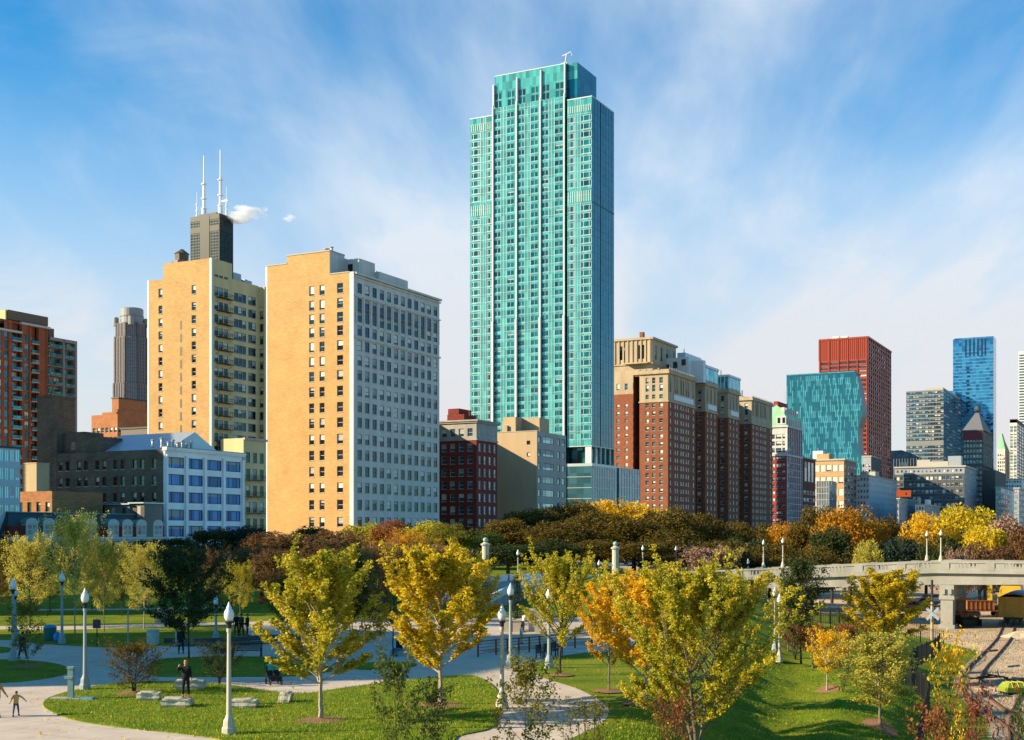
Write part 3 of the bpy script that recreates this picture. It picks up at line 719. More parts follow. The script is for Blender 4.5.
# ------------------------------------------------------------------ dark red, beige
def dark_red_and_beige():
    RD = brickmat('brick_oxblood', (.20, .04, .03), var=.2); ST = solid('stone_band_grey', (.36, .33, .29), rough=.8, stain=.2)
    b = Bld('brick_building', 'oxblood brick building with grey stone cornice beside the tall tan block', 'building', 476.5, 410.6)
    f = b.f; xw = f.sx(425); ye = f.ty(497.3); H = f.z(419.5)
    rz = lambda y: f.z(y)
    W = dict(style='sash', frame=FR_W, glass=G_BLUE, weights=(5, 2, 1, 2, 2)); z3 = f.z(439.5); sp = 4.05
    colsS = [(f.sx(x), 1.9) for x in (430.5, 436, 444, 452.5, 461.2, 470)]; colsE = even(.4, ye-.3, 4, 1.55)
    colsE = [(y+d, 1.15) for y, _ in even(.4, ye-.2, 4, 1) for d in (0,)] 
    for k, off, a0, a1, cc in (('S', 0, xw, 0, colsS), ('E', 0, 0, ye, colsE)):
        b.face(k, off, a0, a1, 0, z3, cc, rows(z3-3.6-sp*7, sp, 8, 2.5), RD, W, sill=.12)
        b.face(k, off, a0, a1, z3, H-1, cc, [(z3+1.1, 2.6)], ST, W)
    b.shell(xw, 0, 0, ye, 0, H-.9, RD)
    cn = b.mb('cornice', ST); cn.box(xw, .5, -.5, ye+.5, H-1.0, H-.5); cn.box(xw, .9, -.9, ye+.9, H-.5, H); cn.box(xw, .25, -.25, ye+.2, z3-.2, z3+.35)
    up = b.mb('upper_storey', RD); up.box(f.sx(438), f.sx(455), 6, 14, H-1, H+2.6)
    up.box(f.sx(438), f.sx(449), 6.5, 14, H+2.6, H+4.6)
    for px in (446, 458): roof_clutter(b, [(f.sx(px), 8, H+2, .8, .8, 1.6, 'vent')], RD)
    b.finish()
    BG = solid('beige_render', (.48, .34, .20), rough=.9, var=.05, stain=.10); CC = solid('concrete_strip', (.40, .37, .33), rough=.85, stain=.15)
    b = Bld('office_building', 'blank beige walled building with striped concrete east front below the teal tower', 'building', 537, 450)
    f = b.f; xw = f.sx(497.3); ye = f.ty(566); H = f.z(431)
    b.face('S', 0, xw, 0, 0, H, [(f.sx(528.5), 1.4)], [(f.z(442)-.8, 1.4), (f.z(454)-.8, 1.4)], BG, dict(style='plain'))
    sp = 4.75
    b.face('E', 0, 0, ye, 0, H, [(1.7, 2.6), (ye*.35+.8, ye*.36), (ye*.73, 2.4), (ye*.9, 3.0)], rows(H-4.0-sp*7, sp, 8, 2.5), CC, dict(style='triple', glass=G_PALE, frame=FR_D, weights=(3, 1, .5, 1, 1)), depth=.35)
    b.shell(xw, 0, 0, ye, 0, H, BG)
    p = b.mb('penthouse', BG); xa = f.sx(502); p.box(xa, xa+2.0, .01, 14, H-.6, f.z(424)); p.box(xa+2.0, f.sx(532), 6, 14, H-.6, f.z(416)); p.box(xa, xa+5, .9, 7, H-.6, f.z(415.5))
    b.mb('coping', SILL).box(xw-.1, .2, -.15, .4, H, H+.25)
    b.finish()

# ------------------------------------------------------------------ the teal tower
def teal_tower():
    MINT = glassmat('mint_spandrel', (.07, .31, .285), metal=.12, rough=.14, var=.36, cell=(1.5, 1.5, 3.15), spec=.7)
    TEAL = glassmat('teal_glass', (.003, .055, .07), metal=.12, rough=.07, var=.5, cell=(2.4, 2.4, 3.15), spec=.6, tint2=(.010, .17, .18))
    SIDE = glassmat('teal_side_glass', (.006, .125, .175), metal=.12, rough=.08, var=.2, cell=(3.0, 3.0, 3.15), spec=.5)
    WF = solid('fin_white', (.55, .58, .58), rough=.4, var=.03); ML = solid('mullion_grey', (.42, .46, .46), rough=.4, metal=.5)
    DK = solid('slot_and_fin_shade', (.03, .06, .06), rough=.4)
    b = Bld('glass_tower', 'very tall teal glass skyscraper with white vertical fins', 'building', 592, 493)
    f = b.f; S = f.sx; FL = 3.15
    xl = S(468.5); x0 = S(493); x3 = S(565); x4 = S(567.3); ye = f.ty(614)
    Hl = f.z(119.5, xl, 1); Hc = f.z(63, x3); Hr = f.z(96.5); Hstep = f.z(109, x0)
    yw = 1.2                                  # wings stand back from the central slab
    b.f0 = None
    win = dict(style='double', glass=TEAL, frame=ML, weights=(1, 0, 0, 0, 0)); win2 = dict(style='triple', glass=TEAL, frame=ML, weights=(1,)); 
    winb = dict(style='double', glass=TEAL, frame=ML, weights=(8, 0, 0, .4, 0))
    zb = 42.5
    def rws(z0, z1, h=2.0, skipm=()):
        r = []; z = z0
        while z+h < z1-.4: r.append((z, h)); z += FL
        return r
    mech = 138.5
    def rwsm(z0, z1, h): return [r for r in rws(z0, z1, h) if not (mech-2.5 < r[0] < mech+2.6)]
    # central slab: three bays, each two window columns
    Px = lambda z: 460+z/6.169
    ccols = [(S(Px(231)), 3.2), (S(Px(311)), 3.3), (S(Px(378)), 3.3), (S(Px(458)), 3.3), (S(Px(524)), 3.3), (S(Px(610)), 3.5)]
    b.face('S', 0, x0, x3, 0, Hstep, ccols, rws(1.0, Hstep, 2.0), MINT, winb, depth=.18, part='spandrel')
    b.face('S', .8, x0+.4, x3, Hstep, Hc, ccols, rws(Hstep+.5, Hstep+8, 2.6), MINT, win, depth=.18, part='spandrel')
    wl = [(S(Px(88)), 4.0), (S(Px(171)), 2.3)]
    b.face('S', yw, xl, x0, 0, Hl, wl, rwsm(1.0, Hl-5, 2.35), MINT, win2, depth=.15, part='spandrel')
    wr = [(S(Px(688)), 2.6), (S(Px(779)), 4.4)]
    b.face('S', yw*0, x4, -.15, zb, Hr, wr, rwsm(1.0+FL*14, Hr-5, 2.35), MINT, win2, depth=.15, part='spandrel')
    # glass returns and the east side
    sd = b.mb('side_glass', SIDE); sd.box(-.15, 0, .0, ye, zb, Hr); 
    bk = b.mb('spandrel', MINT)
    bk.box(xl, x0, yw+.05, ye, 0, Hl-.1) if False else None
    bk.quad((xl, ye, 0), (xl, yw, 0), (xl, yw, Hl), (xl, ye, Hl)); bk.quad((0, ye, 0), (xl, ye, 0), (xl, ye, Hl), (0, ye, Hl))
    bk.quad((xl, yw, Hl), (x0, yw, Hl), (x0, ye, Hl), (xl, ye, Hl)); bk.quad((x3, 0, Hr-.5), (0, 0, Hr-.5), (0, ye, Hr-.5), (x3, ye, Hr-.5))
    bk.quad((x0, 0, Hstep), (x3, 0, Hstep), (x3, .8, Hstep), (x0, .8, Hstep))
    tb = b.mb('crown', SIDE); tb.box(x3-.2, x3+.0, 0.9, ye-1, Hr-1, Hc+.3); tb.box(x0+.4, x3-.2, 1.0, ye-1, Hl-2, Hc-.7)
    # the crown's east block steps out further
    yt = 9.5; xe = S(588, 0)-.0
    tb.box(x3, x3+ (S(588, 3)-x3)*0+.0 + 4.2, 2.2, ye-1, Hr-1, f.z(62, x3)); 
    b.mb('crown_screen', MINT).box(x3+.02, x3+4.3, 2.1, 2.2, Hc-6, Hc+.5)
    # dark slot
    b.mb('recess', DK).box(x3, x4, 1.6, 1.8, 0, Hr-.6)
    # fins: slim above, wide below z 118
    fins = b.mb('fin', WF)
    fl = []
    for i, z in enumerate((205, 350, 497, 645)):
        x = S(Px(z)); zt = (Hc+.4 if i == 3 else Hc+(.2-1.2*(3-i)))
        m = MB(); m.box(x-.27, x+.27, -.6, 0, 0, Hstep+1.2); m.box(x-.26, x+.26, -.1, .8, Hstep+1.2, zt)
        m.build('fin', WF, b.root)
        m = MB(); m.box(x-.42, x+.42, -1.1, -.62, 0, f.z(313)); m.build('fin_base', [WF], b.root); m = MB(); m.box(x-1.1, x-.29, -.02, .05, 0, f.z(311)); m.build('fin_shade', [DK], b.root)  # dark strip painted in for the shade left of each fin
    b.w.pop(('fin', WF.name))
    # thin vertical mullions on light strips and slab lines
    ml = MB(); ms = MB()
    for x in [S(Px(v)) for v in (252, 270, 290, 398, 420, 437, 546, 565, 584)]: ml.box(x-.06, x+.06, -.1, 0, 0, Hstep)
    for x in [S(Px(v)) for v in (120, 136, 152, 190)]: ml.box(x-.06, x+.06, yw-.1, yw, 0, Hl)
    for x in [S(Px(v)) for v in (712, 728, 745)]: ml.box(x-.06, x+.06, -.1, 0, zb, Hr)
    z = 1.0-.25
    while z < Hstep-1:
        ml.box(x0, x3, -.07, 0, z, z+.07)
        if z < Hl-1: ml.box(xl, x0, yw-.07, yw, z, z+.07)
        if zb < z < Hr-1: ml.box(x4, -.15, -.07, 0, z, z+.07); ms.box(0, .04, 0, ye, z, z+.05)
        z += FL
    for k in range(1, 8): y = ye*k/8; ms.box(0, .06 if k != 3 else .2, y-.05, y+.05, zb, Hr)
    ms.box(.0, .12, 0, ye, mech-2.2, mech-1.7); ms.build('side_mullion', solid('mullion_deep_teal', (.02, .07, .09), rough=.4), b.root)
    ml.build('mullion', ML, b.root)
    lv = MB()                                  # louvred plant floors
    for xa, xb, y, zs_ in ((xl+.6, x0-.6, yw, (mech, Hl-5.2)), (x4+.3, -.6, 0, (mech, Hr-5.2))):
        for z in zs_:
            k = xa
            while k < xb: lv.box(k, k+.35, y-.14, y, z-1.6 if z == mech else z, z+2.6); k += .95
    lv.build('louvre', solid('louvre_mint', (.34, .50, .46), rough=.5), b.root)
    pl = MB()
    pl.box(-.05, .1, 0, ye, Hr, Hr+.4); pl.box(x4, -.05, -.1, .3, Hr, Hr+.4); pl.box(xl-.1, x0, yw-.1, yw+.3, Hl, Hl+.35); pl.box(x0+.4, x3, .7, 1.1, Hc, Hc+.3)
    pl.build('parapet', WF, b.root)
    # recessed storeys and podium
    zt = zb; zp = f.z(466)
    rc = b.mb('recess_glass', TEAL); rc.box(x4, -3.2, 3.0, 3.2, zp, zt); rc.box(-3.2, -3.0, 3, ye-3, zp, zt); b.mb('soffit', WF).box(x4, -.02, .02, ye-.02, zt-.3, zt-.01)
    for p, yy in ((590, .1), ): 
        m = MB(); m.box(-3.0, -.4, .3, .9, zp, zt-.3); m.build('column', WF, b.root)
    for yy in (5, 9.5, 14, 19): m = MB(); m.box(-.9, -.3, yy, yy+.5, zp, zt-.3); m.build('column', WF, b.root)
    PG = glassmat('podium_glass', (.07, .20, .26), metal=.5, var=.3, cell=(3, 3, 4)); PG2 = glassmat('podium_glass_light', (.12, .20, .27), metal=.3, var=.25, cell=(3, 3, 4.2))
    q = b.mb('podium', PG); q.box(S(566), 0, -.3, 0, 0, zp); q.box(S(566), -.01, 0, ye+2, 0, zp-.02); b.mb('podium_side', PG2).box(0, .2, -.3, ye+2.3, 0, zp)
    pm = MB()
    for k in range(1, 8): pm.box(S(566), .0, -.42, -.3, zp-k*4.2, zp-k*4.2+.22); pm.box(.2, .3, 0, ye+2, zp-k*4.2, zp-k*4.2+.2)
    for k in range(14): y = ye*k/13; pm.box(.2, .32, y-.05, y+.05, 0, zp)
    pm.box(S(566), .25, -.35, -.3, zp, zp+1.1); pm.box(.2, .3, -.3, ye+2, zp, zp+1.1); pm.build('podium_mullion', ML, b.root)
    # building maintenance crane on the roof
    m = MB(); cx = x3-2.2; z = Hc-.5; m.box(cx-1.4, cx+1.2, 4, 6, z, z+2.4); m.tube([(cx, 5, z+2.2), (cx+.6, 5, z+5.8)], .35, 6); m.tube([(cx-1.2, 5, z+5.4), (cx+2.6, 5, z+6.4)], .3, 6); m.tube([(cx+2.6, 5, z+6.4), (cx+2.9, 5, z+4.8)], .12, 4)
    m.build('window_cleaning_crane', WF, b.root)
    b.finish()
    # small glass annexe to the north
    b = Bld('office_building', 'small grey blue glass block between the teal tower and the orange brick hotel wing', 'building', 618.5, 530)
    f = b.f; ye = f.ty(639.5); H = f.z(468); b.mb('wall', PG).box(-8, 0, 0, ye, 0, H); w = b.mb('curtain_wall', PG2); w.box(0, .2, 0, ye, 0, H)
    m = b.mb('mullion', ML)
    for k in range(9): m.box(.2, .35, ye*k/8-.1, ye*k/8+.1, 0, H+.3)
    for k in range(8): m.box(.2, .3, 0, ye, H-k*4, H-k*4+.3)
    b.finish()
# ------------------------------------------------------------------ the four winged brick hotel
def hotel():
    OR = brickmat('brick_hotel', (.25, .085, .045), var=.16, stain=.1); PU = OR
    ST = solid('hotel_limestone', (.44, .335, .22), rough=.8, stain=.2, var=.1); WHT = solid('hotel_white_panel', (.62, .64, .66), rough=.5)
    CY = glassmat('hotel_rooftop_glass', (.10, .36, .40), metal=.5)
    b = Bld('hotel', 'huge brick hotel of four wings with limestone tops, its south wing glowing orange', 'building', 668, 567.7)
    f = b.f
    fl = 3.45
    W = dict(style='sash', frame=FR_W, weights=(4, 3, 2, 2, 1), glass=G_BLUE); WE = dict(style='sash', frame=FR_W, weights=(2, 3, 3, 1, 3), glass=G_PALE)
    H = f.z(371); zs = f.z(401); ys = [(0, f.ty(695.3)), (f.ty(705.2), f.ty(717.3)), (f.ty(728), f.ty(739.3)), (f.ty(751.6), f.ty(772.2))]
    wid = -f.sx(639.5)
    for i, (y0, y1) in enumerate(ys):
        xw = -wid
        cs = [(xw+wid*.27, 1.5), (xw+wid*.5, 1.5), (xw+wid*.76, 1.7)] if i == 0 else ([(-wid*.22, 1.8)]+[(-wid*.22-4*k, 1.5) for k in (1, 2, 3)])
        n = int((zs-2)/fl)
        b.face('S', y0, xw, 0, 0, zs, cs, rows(zs-2.6-fl*(n-1), fl, n, 1.9), OR, W, sill=.12, depth=.35, part='wing_wall#%d' % i)
        b.face('S', y0, xw, 0, zs, H-1, cs, [(zs+1.3, 1.9), (zs+4.6, 3.0), (zs+8.2, 2.6)], ST, W, depth=.35, part='top_wall#%d' % i)
        ne = {0: 12, 1: 5, 2: 5, 3: 9}[i]
        if i == 0:
            w = y1-y0; ce = [(y0+w*t, 1.25) for t in (.09, .26, .34, .47, .55, .66, .74, .93)]
        else:
            ce = [(y0+(y1-y0)*t, 1.25) for t in ((.2, .5, .8) if i < 3 else (.08, .22, .3, .42, .5, .6, .68, .92))]
        b.face('E', 0, y0, y1, 0, zs, ce, rows(zs-2.6-fl*(n-1), fl, n, 1.9), OR, WE, sill=.12, depth=.35, part='wing_wall#%d' % i)
        b.face('E', 0, y0, y1, zs, H-1, [(c, 1.5) for c, _ in ce], [(zs+4.4, 6.4)], ST, dict(style='cross', frame=FR_D), depth=.45, part='top_wall#%d' % i)
        cn = b.mb('cornice', ST)
        cn.box(xw-.3, .35, y0-.35, y1+.35, zs-.3, zs+.3); cn.box(xw-.6, .9, y0-.9, y1+.6, H-1, H-.3); cn.box(xw-.4, .6, y0-.6, y1+.4, H-.3, H+.9)
        for k in range(int((y1-y0)/3)): cn.box(.6, .9, y0+k*3, y0+k*3+.7, H+.9, H+1.5)
        for k in range(int(wid/3)): cn.box(xw+k*3, xw+k*3+.7, y0-.9, y0-.6, H+.9, H+1.5)
        b.shell(xw-3, 0, y0, y1, 0, H-.9, OR, part='wing_wall#%d' % i)
        for c, _ in ce: b.boxon(cn, 'E', 0, c-1.15, c-.85, zs+4.2, H-1.2, .25)
        if i < 3: wp = b.mb('white_band', WHT); wp.box(.0, .35, y0+(y1-y0)*.2, y1-(y1-y0)*.1, zs+1.2, zs+3.6)
    # back range with the same brick and cream top
    yb = 22; xb = -wid-2
    zt = f.z(369, xb, yb)
    b.face('S', yb, -wid-34, xb-3.0, 0, zt-11, even(-wid-34, xb-3, 7, 1.5), rows(2, fl, 20, 1.9), OR, W)
    b.face('S', yb, -wid-34, xb-3.0, zt-11, zt, even(-wid-34, xb-3, 7, 1.5), [(zt-9, 3)], ST, W)
    b.shell(-wid-34, -wid+4, yb+.01, ys[3][1], 0, H-1.5, OR)
    # penthouse storeys on the south end of the back range
    f2 = Frame(652, 597); lx = lambda px: None
    px0, px1 = f.sx(612, 24), f.sx(652, 24); y2 = 24+ (f.ty(676, px1)-24); zp0 = H-2; zp = hz(335.5, 590)
    cc = [(px1-(px1-px0)*.27, 3.2), (px1-(px1-px0)*.75, 3)]
    b.face('S', 24, px0, px1, zp0, zp, cc, [(zp-9.5, 6.5)], ST, dict(style='cross', frame=FR_D), depth=1.0)
    b.face('E', px1, 24, y2, zp0, zp, even(25, y2-1, 4, 2.6), [(zp-9.5, 6.5)], ST, dict(style='cross', frame=FR_D), depth=.8)
    b.shell(px0, px1, 24, y2, zp0, zp, ST)
    cn = b.mb('cornice', ST); cn.box(px0, px1+.9, 23.2, y2+.5, zp-.6, zp+.4); cn.box(px0, px1+.5, 23.5, y2+.4, zp-12.2, zp-11.6); cn.box(px1-.4-(px1-px0)*.62, px1-1, 20.8, 24, zp-12, zp-11.4)
    for q in range(9): x = px1-(px1-px0)*(.05+.11*q); cn.box(x-.35, x+.35, 23.6, 24, zp-11.4, zp-.7)
    b.mb('chimney', OR).box(px1-7, px1-5.2, 26, 28, zp, zp+3.4)
    # rooftop glass rooms and white plant rooms
    for i in (1, 2):
        y0, y1 = ys[i]; h = H+.9
        b.mb('roof_lounge', CY).box(-wid*.9, .3, y0, y1, h, h+7.0 if i == 1 else h+6.5); w = b.mb('white_plant_room', WHT)
        w.box(-wid, .8, y0-.6, y1+.3, h+6.6, h+7.8) if i == 1 else w.box(-wid, .8, y0-.6, y1+.3, h+6.1, h+7.2)
        for q in range(7): w.box(-wid*.9+q*wid*.15, -wid*.9+q*wid*.15+.5, y0-.12, y0, h, h+6.6)
        for q in range(4): w.box(.3, .42, y0+q*(y1-y0)/3-.2, y0+q*(y1-y0)/3+.2, h, h+6.6)
    w = b.mb('white_plant_room', WHT); yy = ys[1][0]
    w.box(-wid-6, -wid+8, yy-8, yy-.7, H, H+12); w.box(-wid+8, -wid+14, yy-4, yy-.7, H, H+10.5); w.box(-wid-2, -wid+2, yy+4, ys[1][1]+10, H, H+16)
    for q in range(3): b.mb('plant_opening', FR_D).box(-wid-4+q*4.2, -wid-1.8+q*4.2, yy-8.1, yy-8, H+6+q, H+9+q)
    roof_clutter(b, [(-wid, yy+8, H+16, .5, .5, 7, 'mast'), (-8, ys[3][0]+6, H, 2, 2, 5, 'hut'), (-6, ys[2][0]+5, H+8, 1.5, 1.5, 3, 'unit')])
    b.finish()

def green_mansard_hotel():
    RD = brickmat('brick_crimson', (.30, .045, .04), var=.12); WH = solid('white_stone_trim', (.55, .52, .50), rough=.7, stain=.15); GR = solid('copper_verdigris', (.28, .55, .30), rough=.55, stain=.25)
    b = Bld('hotel', 'crimson brick hotel with pale stone trim and green copper mansard roof', 'building', 787, 744)
    f = b.f; xw = f.sx(771); ye = f.ty(801.8); z1 = f.z(455); z2 = f.z(426); zt = f.z(404.5); fl = 4.0
    W = dict(style='sash', frame=FR_W, weights=(3, 2, 1, 2, 2), glass=G_BLUE)
    cs = [(xw*.52, 3.2), (xw*.2, 1.6), (xw*.84, 1.6)]; ce = even(.5, ye-.5, 7, ye/7*.55); n = int((z1-2)/fl)
    for k, off, a0, a1, cc in (('S', 0, xw, 0, cs), ('E', 0, 0, ye, ce)):
        b.face(k, off, a0, a1, 0, z1, cc, rows(z1-3.2-fl*(n-1), fl, n, 2.3), RD, W, depth=.3)
        b.face(k, off, a0, a1, z1, z2, cc, rows(z1+1.6, fl, int((z2-z1-1)/fl), 2.6), WH if k == 'S' else RD, W, depth=.3)
    tr = b.mb('trim', WH); tr.box(xw-.2, .6, -.6, ye+.2, z1-.5, z1+.6); tr.box(xw-.2, .8, -.8, ye+.2, z2-.6, z2+.4)
    for y in [ye*k/8 for k in range(9)]: tr.box(0, .3, y-.35, y+.35, 0, z1-.5); tr.box(0, .35, y-.5, y+.5, z1+.6, z2-.6)
    for k in range(1, n): tr.box(0, .2, .4, ye, z1-k*fl-.1-.35, z1-k*fl+.0)
    b.shell(xw, 0, 0, ye, 0, z2, RD)
    m = b.mb('mansard_roof', GR); h = zt-z2; prev = None
    secs = [(0, 0), (.35, .35), (.9, .65), (1.9, .86), (3.4, 1.0)]
    for (i0, t0), (i1, t1) in zip(secs, secs[1:]):
        k = 2.4
        m.prism([(xw+i0*k*.3, i0*k*.4), (-i0*k, i0*k*.4), (-i0*k, ye-i0*k), (xw+i0*k*.3, ye-i0*k)], z2+.4+h*t0, z2+.4+h*t1, 0, [(xw+i1*k*.3, i1*k*.4), (-i1*k, i1*k*.4), (-i1*k, ye-i1*k), (xw+i1*k*.3, ye-i1*k)])
    b.mb('ridge_wall', brickmat('brick_crimson', (0, 0, 0))).box(xw+3, -9, 4, ye-9, zt, zt+2.6)
    for y in [ye*(k+.5)/8 for k in range(8)]:
        for zz in (0, 1):
            d = MB(); d.box(-4, .25-zz*2.0, y-1.1, y+1.1, z2+1+zz*6.5, z2+4.6+zz*6.5, 0); d.box(.25-zz*2.0, .3-zz*2.0, y-.7, y+.7, z2+1.6+zz*6.5, z2+4.1+zz*6.5, 1); d.build('dormer', [WH, G_DARK], b.root)
    for x in (xw*.5, xw*.2): d = MB(); d.box(x-1.4, x+1.4, -.2, 4, z2+1, z2+6, 0); d.box(x-.8, x+.8, -.26, -.2, z2+1.8, z2+5, 1); d.build('dormer', [WH, G_DARK], b.root)
    roof_clutter(b, [(xw+6, 8, zt+2.6, .4, .4, 6, 'mast')])
    b.finish()
    MR = brickmat('brick_maroon', (.17, .045, .04), var=.15)
    b = Bld('office_building', 'narrow maroon building with bluish upper bay right of the green roofed hotel', 'building', 803, 777)
    f = b.f; xw = f.sx(797); ye = f.ty(815.5); H = f.z(457)
    b.face('E', 0, 0, ye, 0, H-16, even(.5, ye-.5, 4, 5.2), rows(2, 4.4, int((H-18)/4.4), 2.3), MR, dict(style='triple', frame=FR_W, weights=(4, 2, 1, 2, 2)))
    b.face('E', 0, 0, ye, H-16, H, even(3, ye-3, 3, 5.6), [(H-14.5, 12)], MR, dict(style='cross', glass=G_PALE, frame=FR_W), depth=.5)
    b.face('S', 0, xw, 0, 0, H, [], [], MR); b.shell(xw, 0, 0, ye, 0, H, MR); t = b.mb('stair_head', MR); t.box(-8, -3, 0.02, 8, H-1, H+7.5)
    b.mb('cornice', SILL).box(0, .7, -.2, ye, H-.6, H+.2)
    b.finish()
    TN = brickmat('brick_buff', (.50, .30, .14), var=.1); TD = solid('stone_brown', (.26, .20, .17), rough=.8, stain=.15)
    b = Bld('brick_building', 'sunlit buff brick building with white windows below the wavy teal glass block', 'building', 844, 874)
    f = b.f; xw = f.sx(813.5); ye = f.ty(856.5); H = f.z(459)
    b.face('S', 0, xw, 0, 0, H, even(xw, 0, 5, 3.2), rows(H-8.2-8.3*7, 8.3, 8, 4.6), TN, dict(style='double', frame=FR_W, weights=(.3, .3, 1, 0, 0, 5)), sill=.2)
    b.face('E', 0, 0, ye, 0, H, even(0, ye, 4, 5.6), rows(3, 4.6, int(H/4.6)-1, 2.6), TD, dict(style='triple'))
    b.shell(xw, 0, 0, ye, 0, H, TN); c = b.mb('cornice', SILL); c.box(xw, .8, -.8, ye+.3, H-.8, H+.2)
    p = b.mb('penthouse', TN); p.box(xw+2, xw*.5, 1, 12, H, H+4); b.mb('roof_tank', TANW).box(xw-4, xw+3, 14, 20, H, H+7)
    b.finish()
    GL = glassmat('pale_sky_glass', (.34, .46, .56), metal=.7, var=.25, cell=(3, 3, 4))
    b = Bld('glass_building', 'low pale blue glass block standing before the sunlit buff brick building', 'building', 829, 815)
    f = b.f; xw = f.sx(816.5); ye = f.ty(836.5); H = f.z(480.5); b.mb('wall', GL).box(xw, -.0, 0, ye, 0, H); m = b.mb('mullion', SILL)
    for k in range(9): m.box(xw-.02, .1, -.12, 0, H-k*4-.35, H-k*4)
    for k in range(6): m.box(0, .12, ye*k/5-.15, ye*k/5+.15, 0, H); m.box(xw*k/5-.15, xw*k/5+.15, -.15, 0, 0, H)
    b.finish()

def wavy_and_red():
    # faceted blue green glass, its east edge swelling in and out
    WV = glassmat('wavy_teal', (.012, .085, .125), metal=.2, rough=.1, var=.2, cell=(2.2, 2.2, 4.2)); LT = glassmat('wavy_teal_light', (.05, .25, .32), metal=.1, rough=.25, var=.25)
    SD = solid('wavy_side', (.012, .035, .06), rough=.35, spec=.15)
    b = Bld('glass_tower', 'teal glass block with wavy right edge and scattered bright panes', 'building', 860, 1000)
    f = b.f; k = 1000/F; H = f.z(371.5); xw = f.sx(786.5)
    def xe(z):                                # right edge in pixels against height
        py = HOR-(z-CAM_Z)/1000*F
        pts = [(372, 855), (392, 860), (412, 863), (430, 857.5), (450, 859), (470, 864), (500, 868), (540, 868)]
        for (a, c), (d, e) in zip(pts, pts[1:]):
            if a <= py <= d: return f.sx(c+(e-c)*(py-a)/(d-a))
        return f.sx(855 if py < 372 else 868)
    w = b.mb('curtain_wall', WV); zs = [i*4.2 for i in range(int(H/4.2)+1)]+[H]
    top = lambda t: H-(1-t)*0
    sidem = b.mb('side_glass', SD)
    def fold(z):                              # the south face leans in and out in shallow facets
        q = (z/33.0) % 2; return (q if q < 1 else 2-q)*.5
    for a, c in zip(zs, zs[1:]):
        w.quad((xw, fold(a), a), (xe(a), fold(a), a), (xe(c), fold(c), c), (xw, fold(c), c)); w.quad((xw, 26, a), (xw, fold(a), a), (xw, fold(c), c), (xw, 26, c))
        sidem.quad((xe(a), fold(a), a), (xe(a)-1.5, 26, a), (xe(c)-1.5, 26, c), (xe(c), fold(c), c))
    w.quad((xw, 0, H), (xe(H), 0, H), (xe(H), 26, H), (xw, 26, H))
    lt = MB(); rn = random.Random(5)
    nx = 40
    for j, (a, c) in enumerate(zip(zs, zs[1:])):
        if c-a < 4: continue
        for i in range(nx):
            x0 = xw+(xe(a)-xw)*(i+.12)/nx; x1 = xw+(xe(a)-xw)*(i+.62)/nx
            if rn.random() < .46+.1*math.sin(i*.7+j*.3):
                lt.quad((x0, fold(a)-.06, a+.25), (x1, fold(a)-.06, a+.25), (x1, fold(c)-.06, c+1.6 if c+1.6 < H else c), (x0, fold(c)-.06, c+1.6 if c+1.6 < H else c))
    lt.build('bright_panes', LT, b.root)['kind'] = 'stuff'
    b.mb('parapet', LT).box(xw, xe(H), -.15, .2, H, H+.8)
    b.finish()
    RS = solid('red_steel', (.30, .042, .02), rough=.55, var=.08); RG = glassmat('red_tower_glass', (.05, .03, .03), metal=.3, var=.5)
    b = Bld('skyscraper', 'square red steel skyscraper standing behind the wavy teal glass block', 'building', 868, 1150)
    f = b.f; xw = f.sx(818.8); ye = f.ty(891.3); H = f.z(336.5); fl = 4.15; band = f.z(358)
    b.face('S', 0, xw, 0, 0, H, even(xw+1, -1, 5, (-xw-2)/5*.88), [(z, 2.35) for z in [band-4.2-fl*i for i in range(38)] if z > 2], RS, dict(style='cross', glass=RG, frame=RS, weights=(7, .5, .2, 1, .6)), depth=.6)
    b.face('E', 0, 0, ye, 0, H, even(1, ye-1, 12, (ye-2)/12*.74), [(z, 2.8) for z in [H-3.6-fl*i for i in range(42)] if z > 2], RS, dict(style='plain', glass=RG, frame=RS, weights=(7, .4, .4, 1, .6)), depth=1.6)
    b.shell(xw, 0, 0, ye, 0, H, RS)
    m = b.mb('steel_rib', RS)
    for i in range(26): x = xw-xw*i/25; m.box(x-.14, x+.14, -.3, 0, band, H-1.2)
    for i in range(6): x = xw+1+(-xw-2)*i/5; m.box(x-.4, x+.4, -.5, 0, 0, H)
    m.box(xw, .5, -.5, 0, H-1.2, H+.4); m.box(0, .5, 0, ye, H-1.2, H+.4)
    for dx in (-30, -22): roof_clutter(b, [(dx, 6, H, 6, 4, 2.4, 'hut')], TANW)
    b.finish()

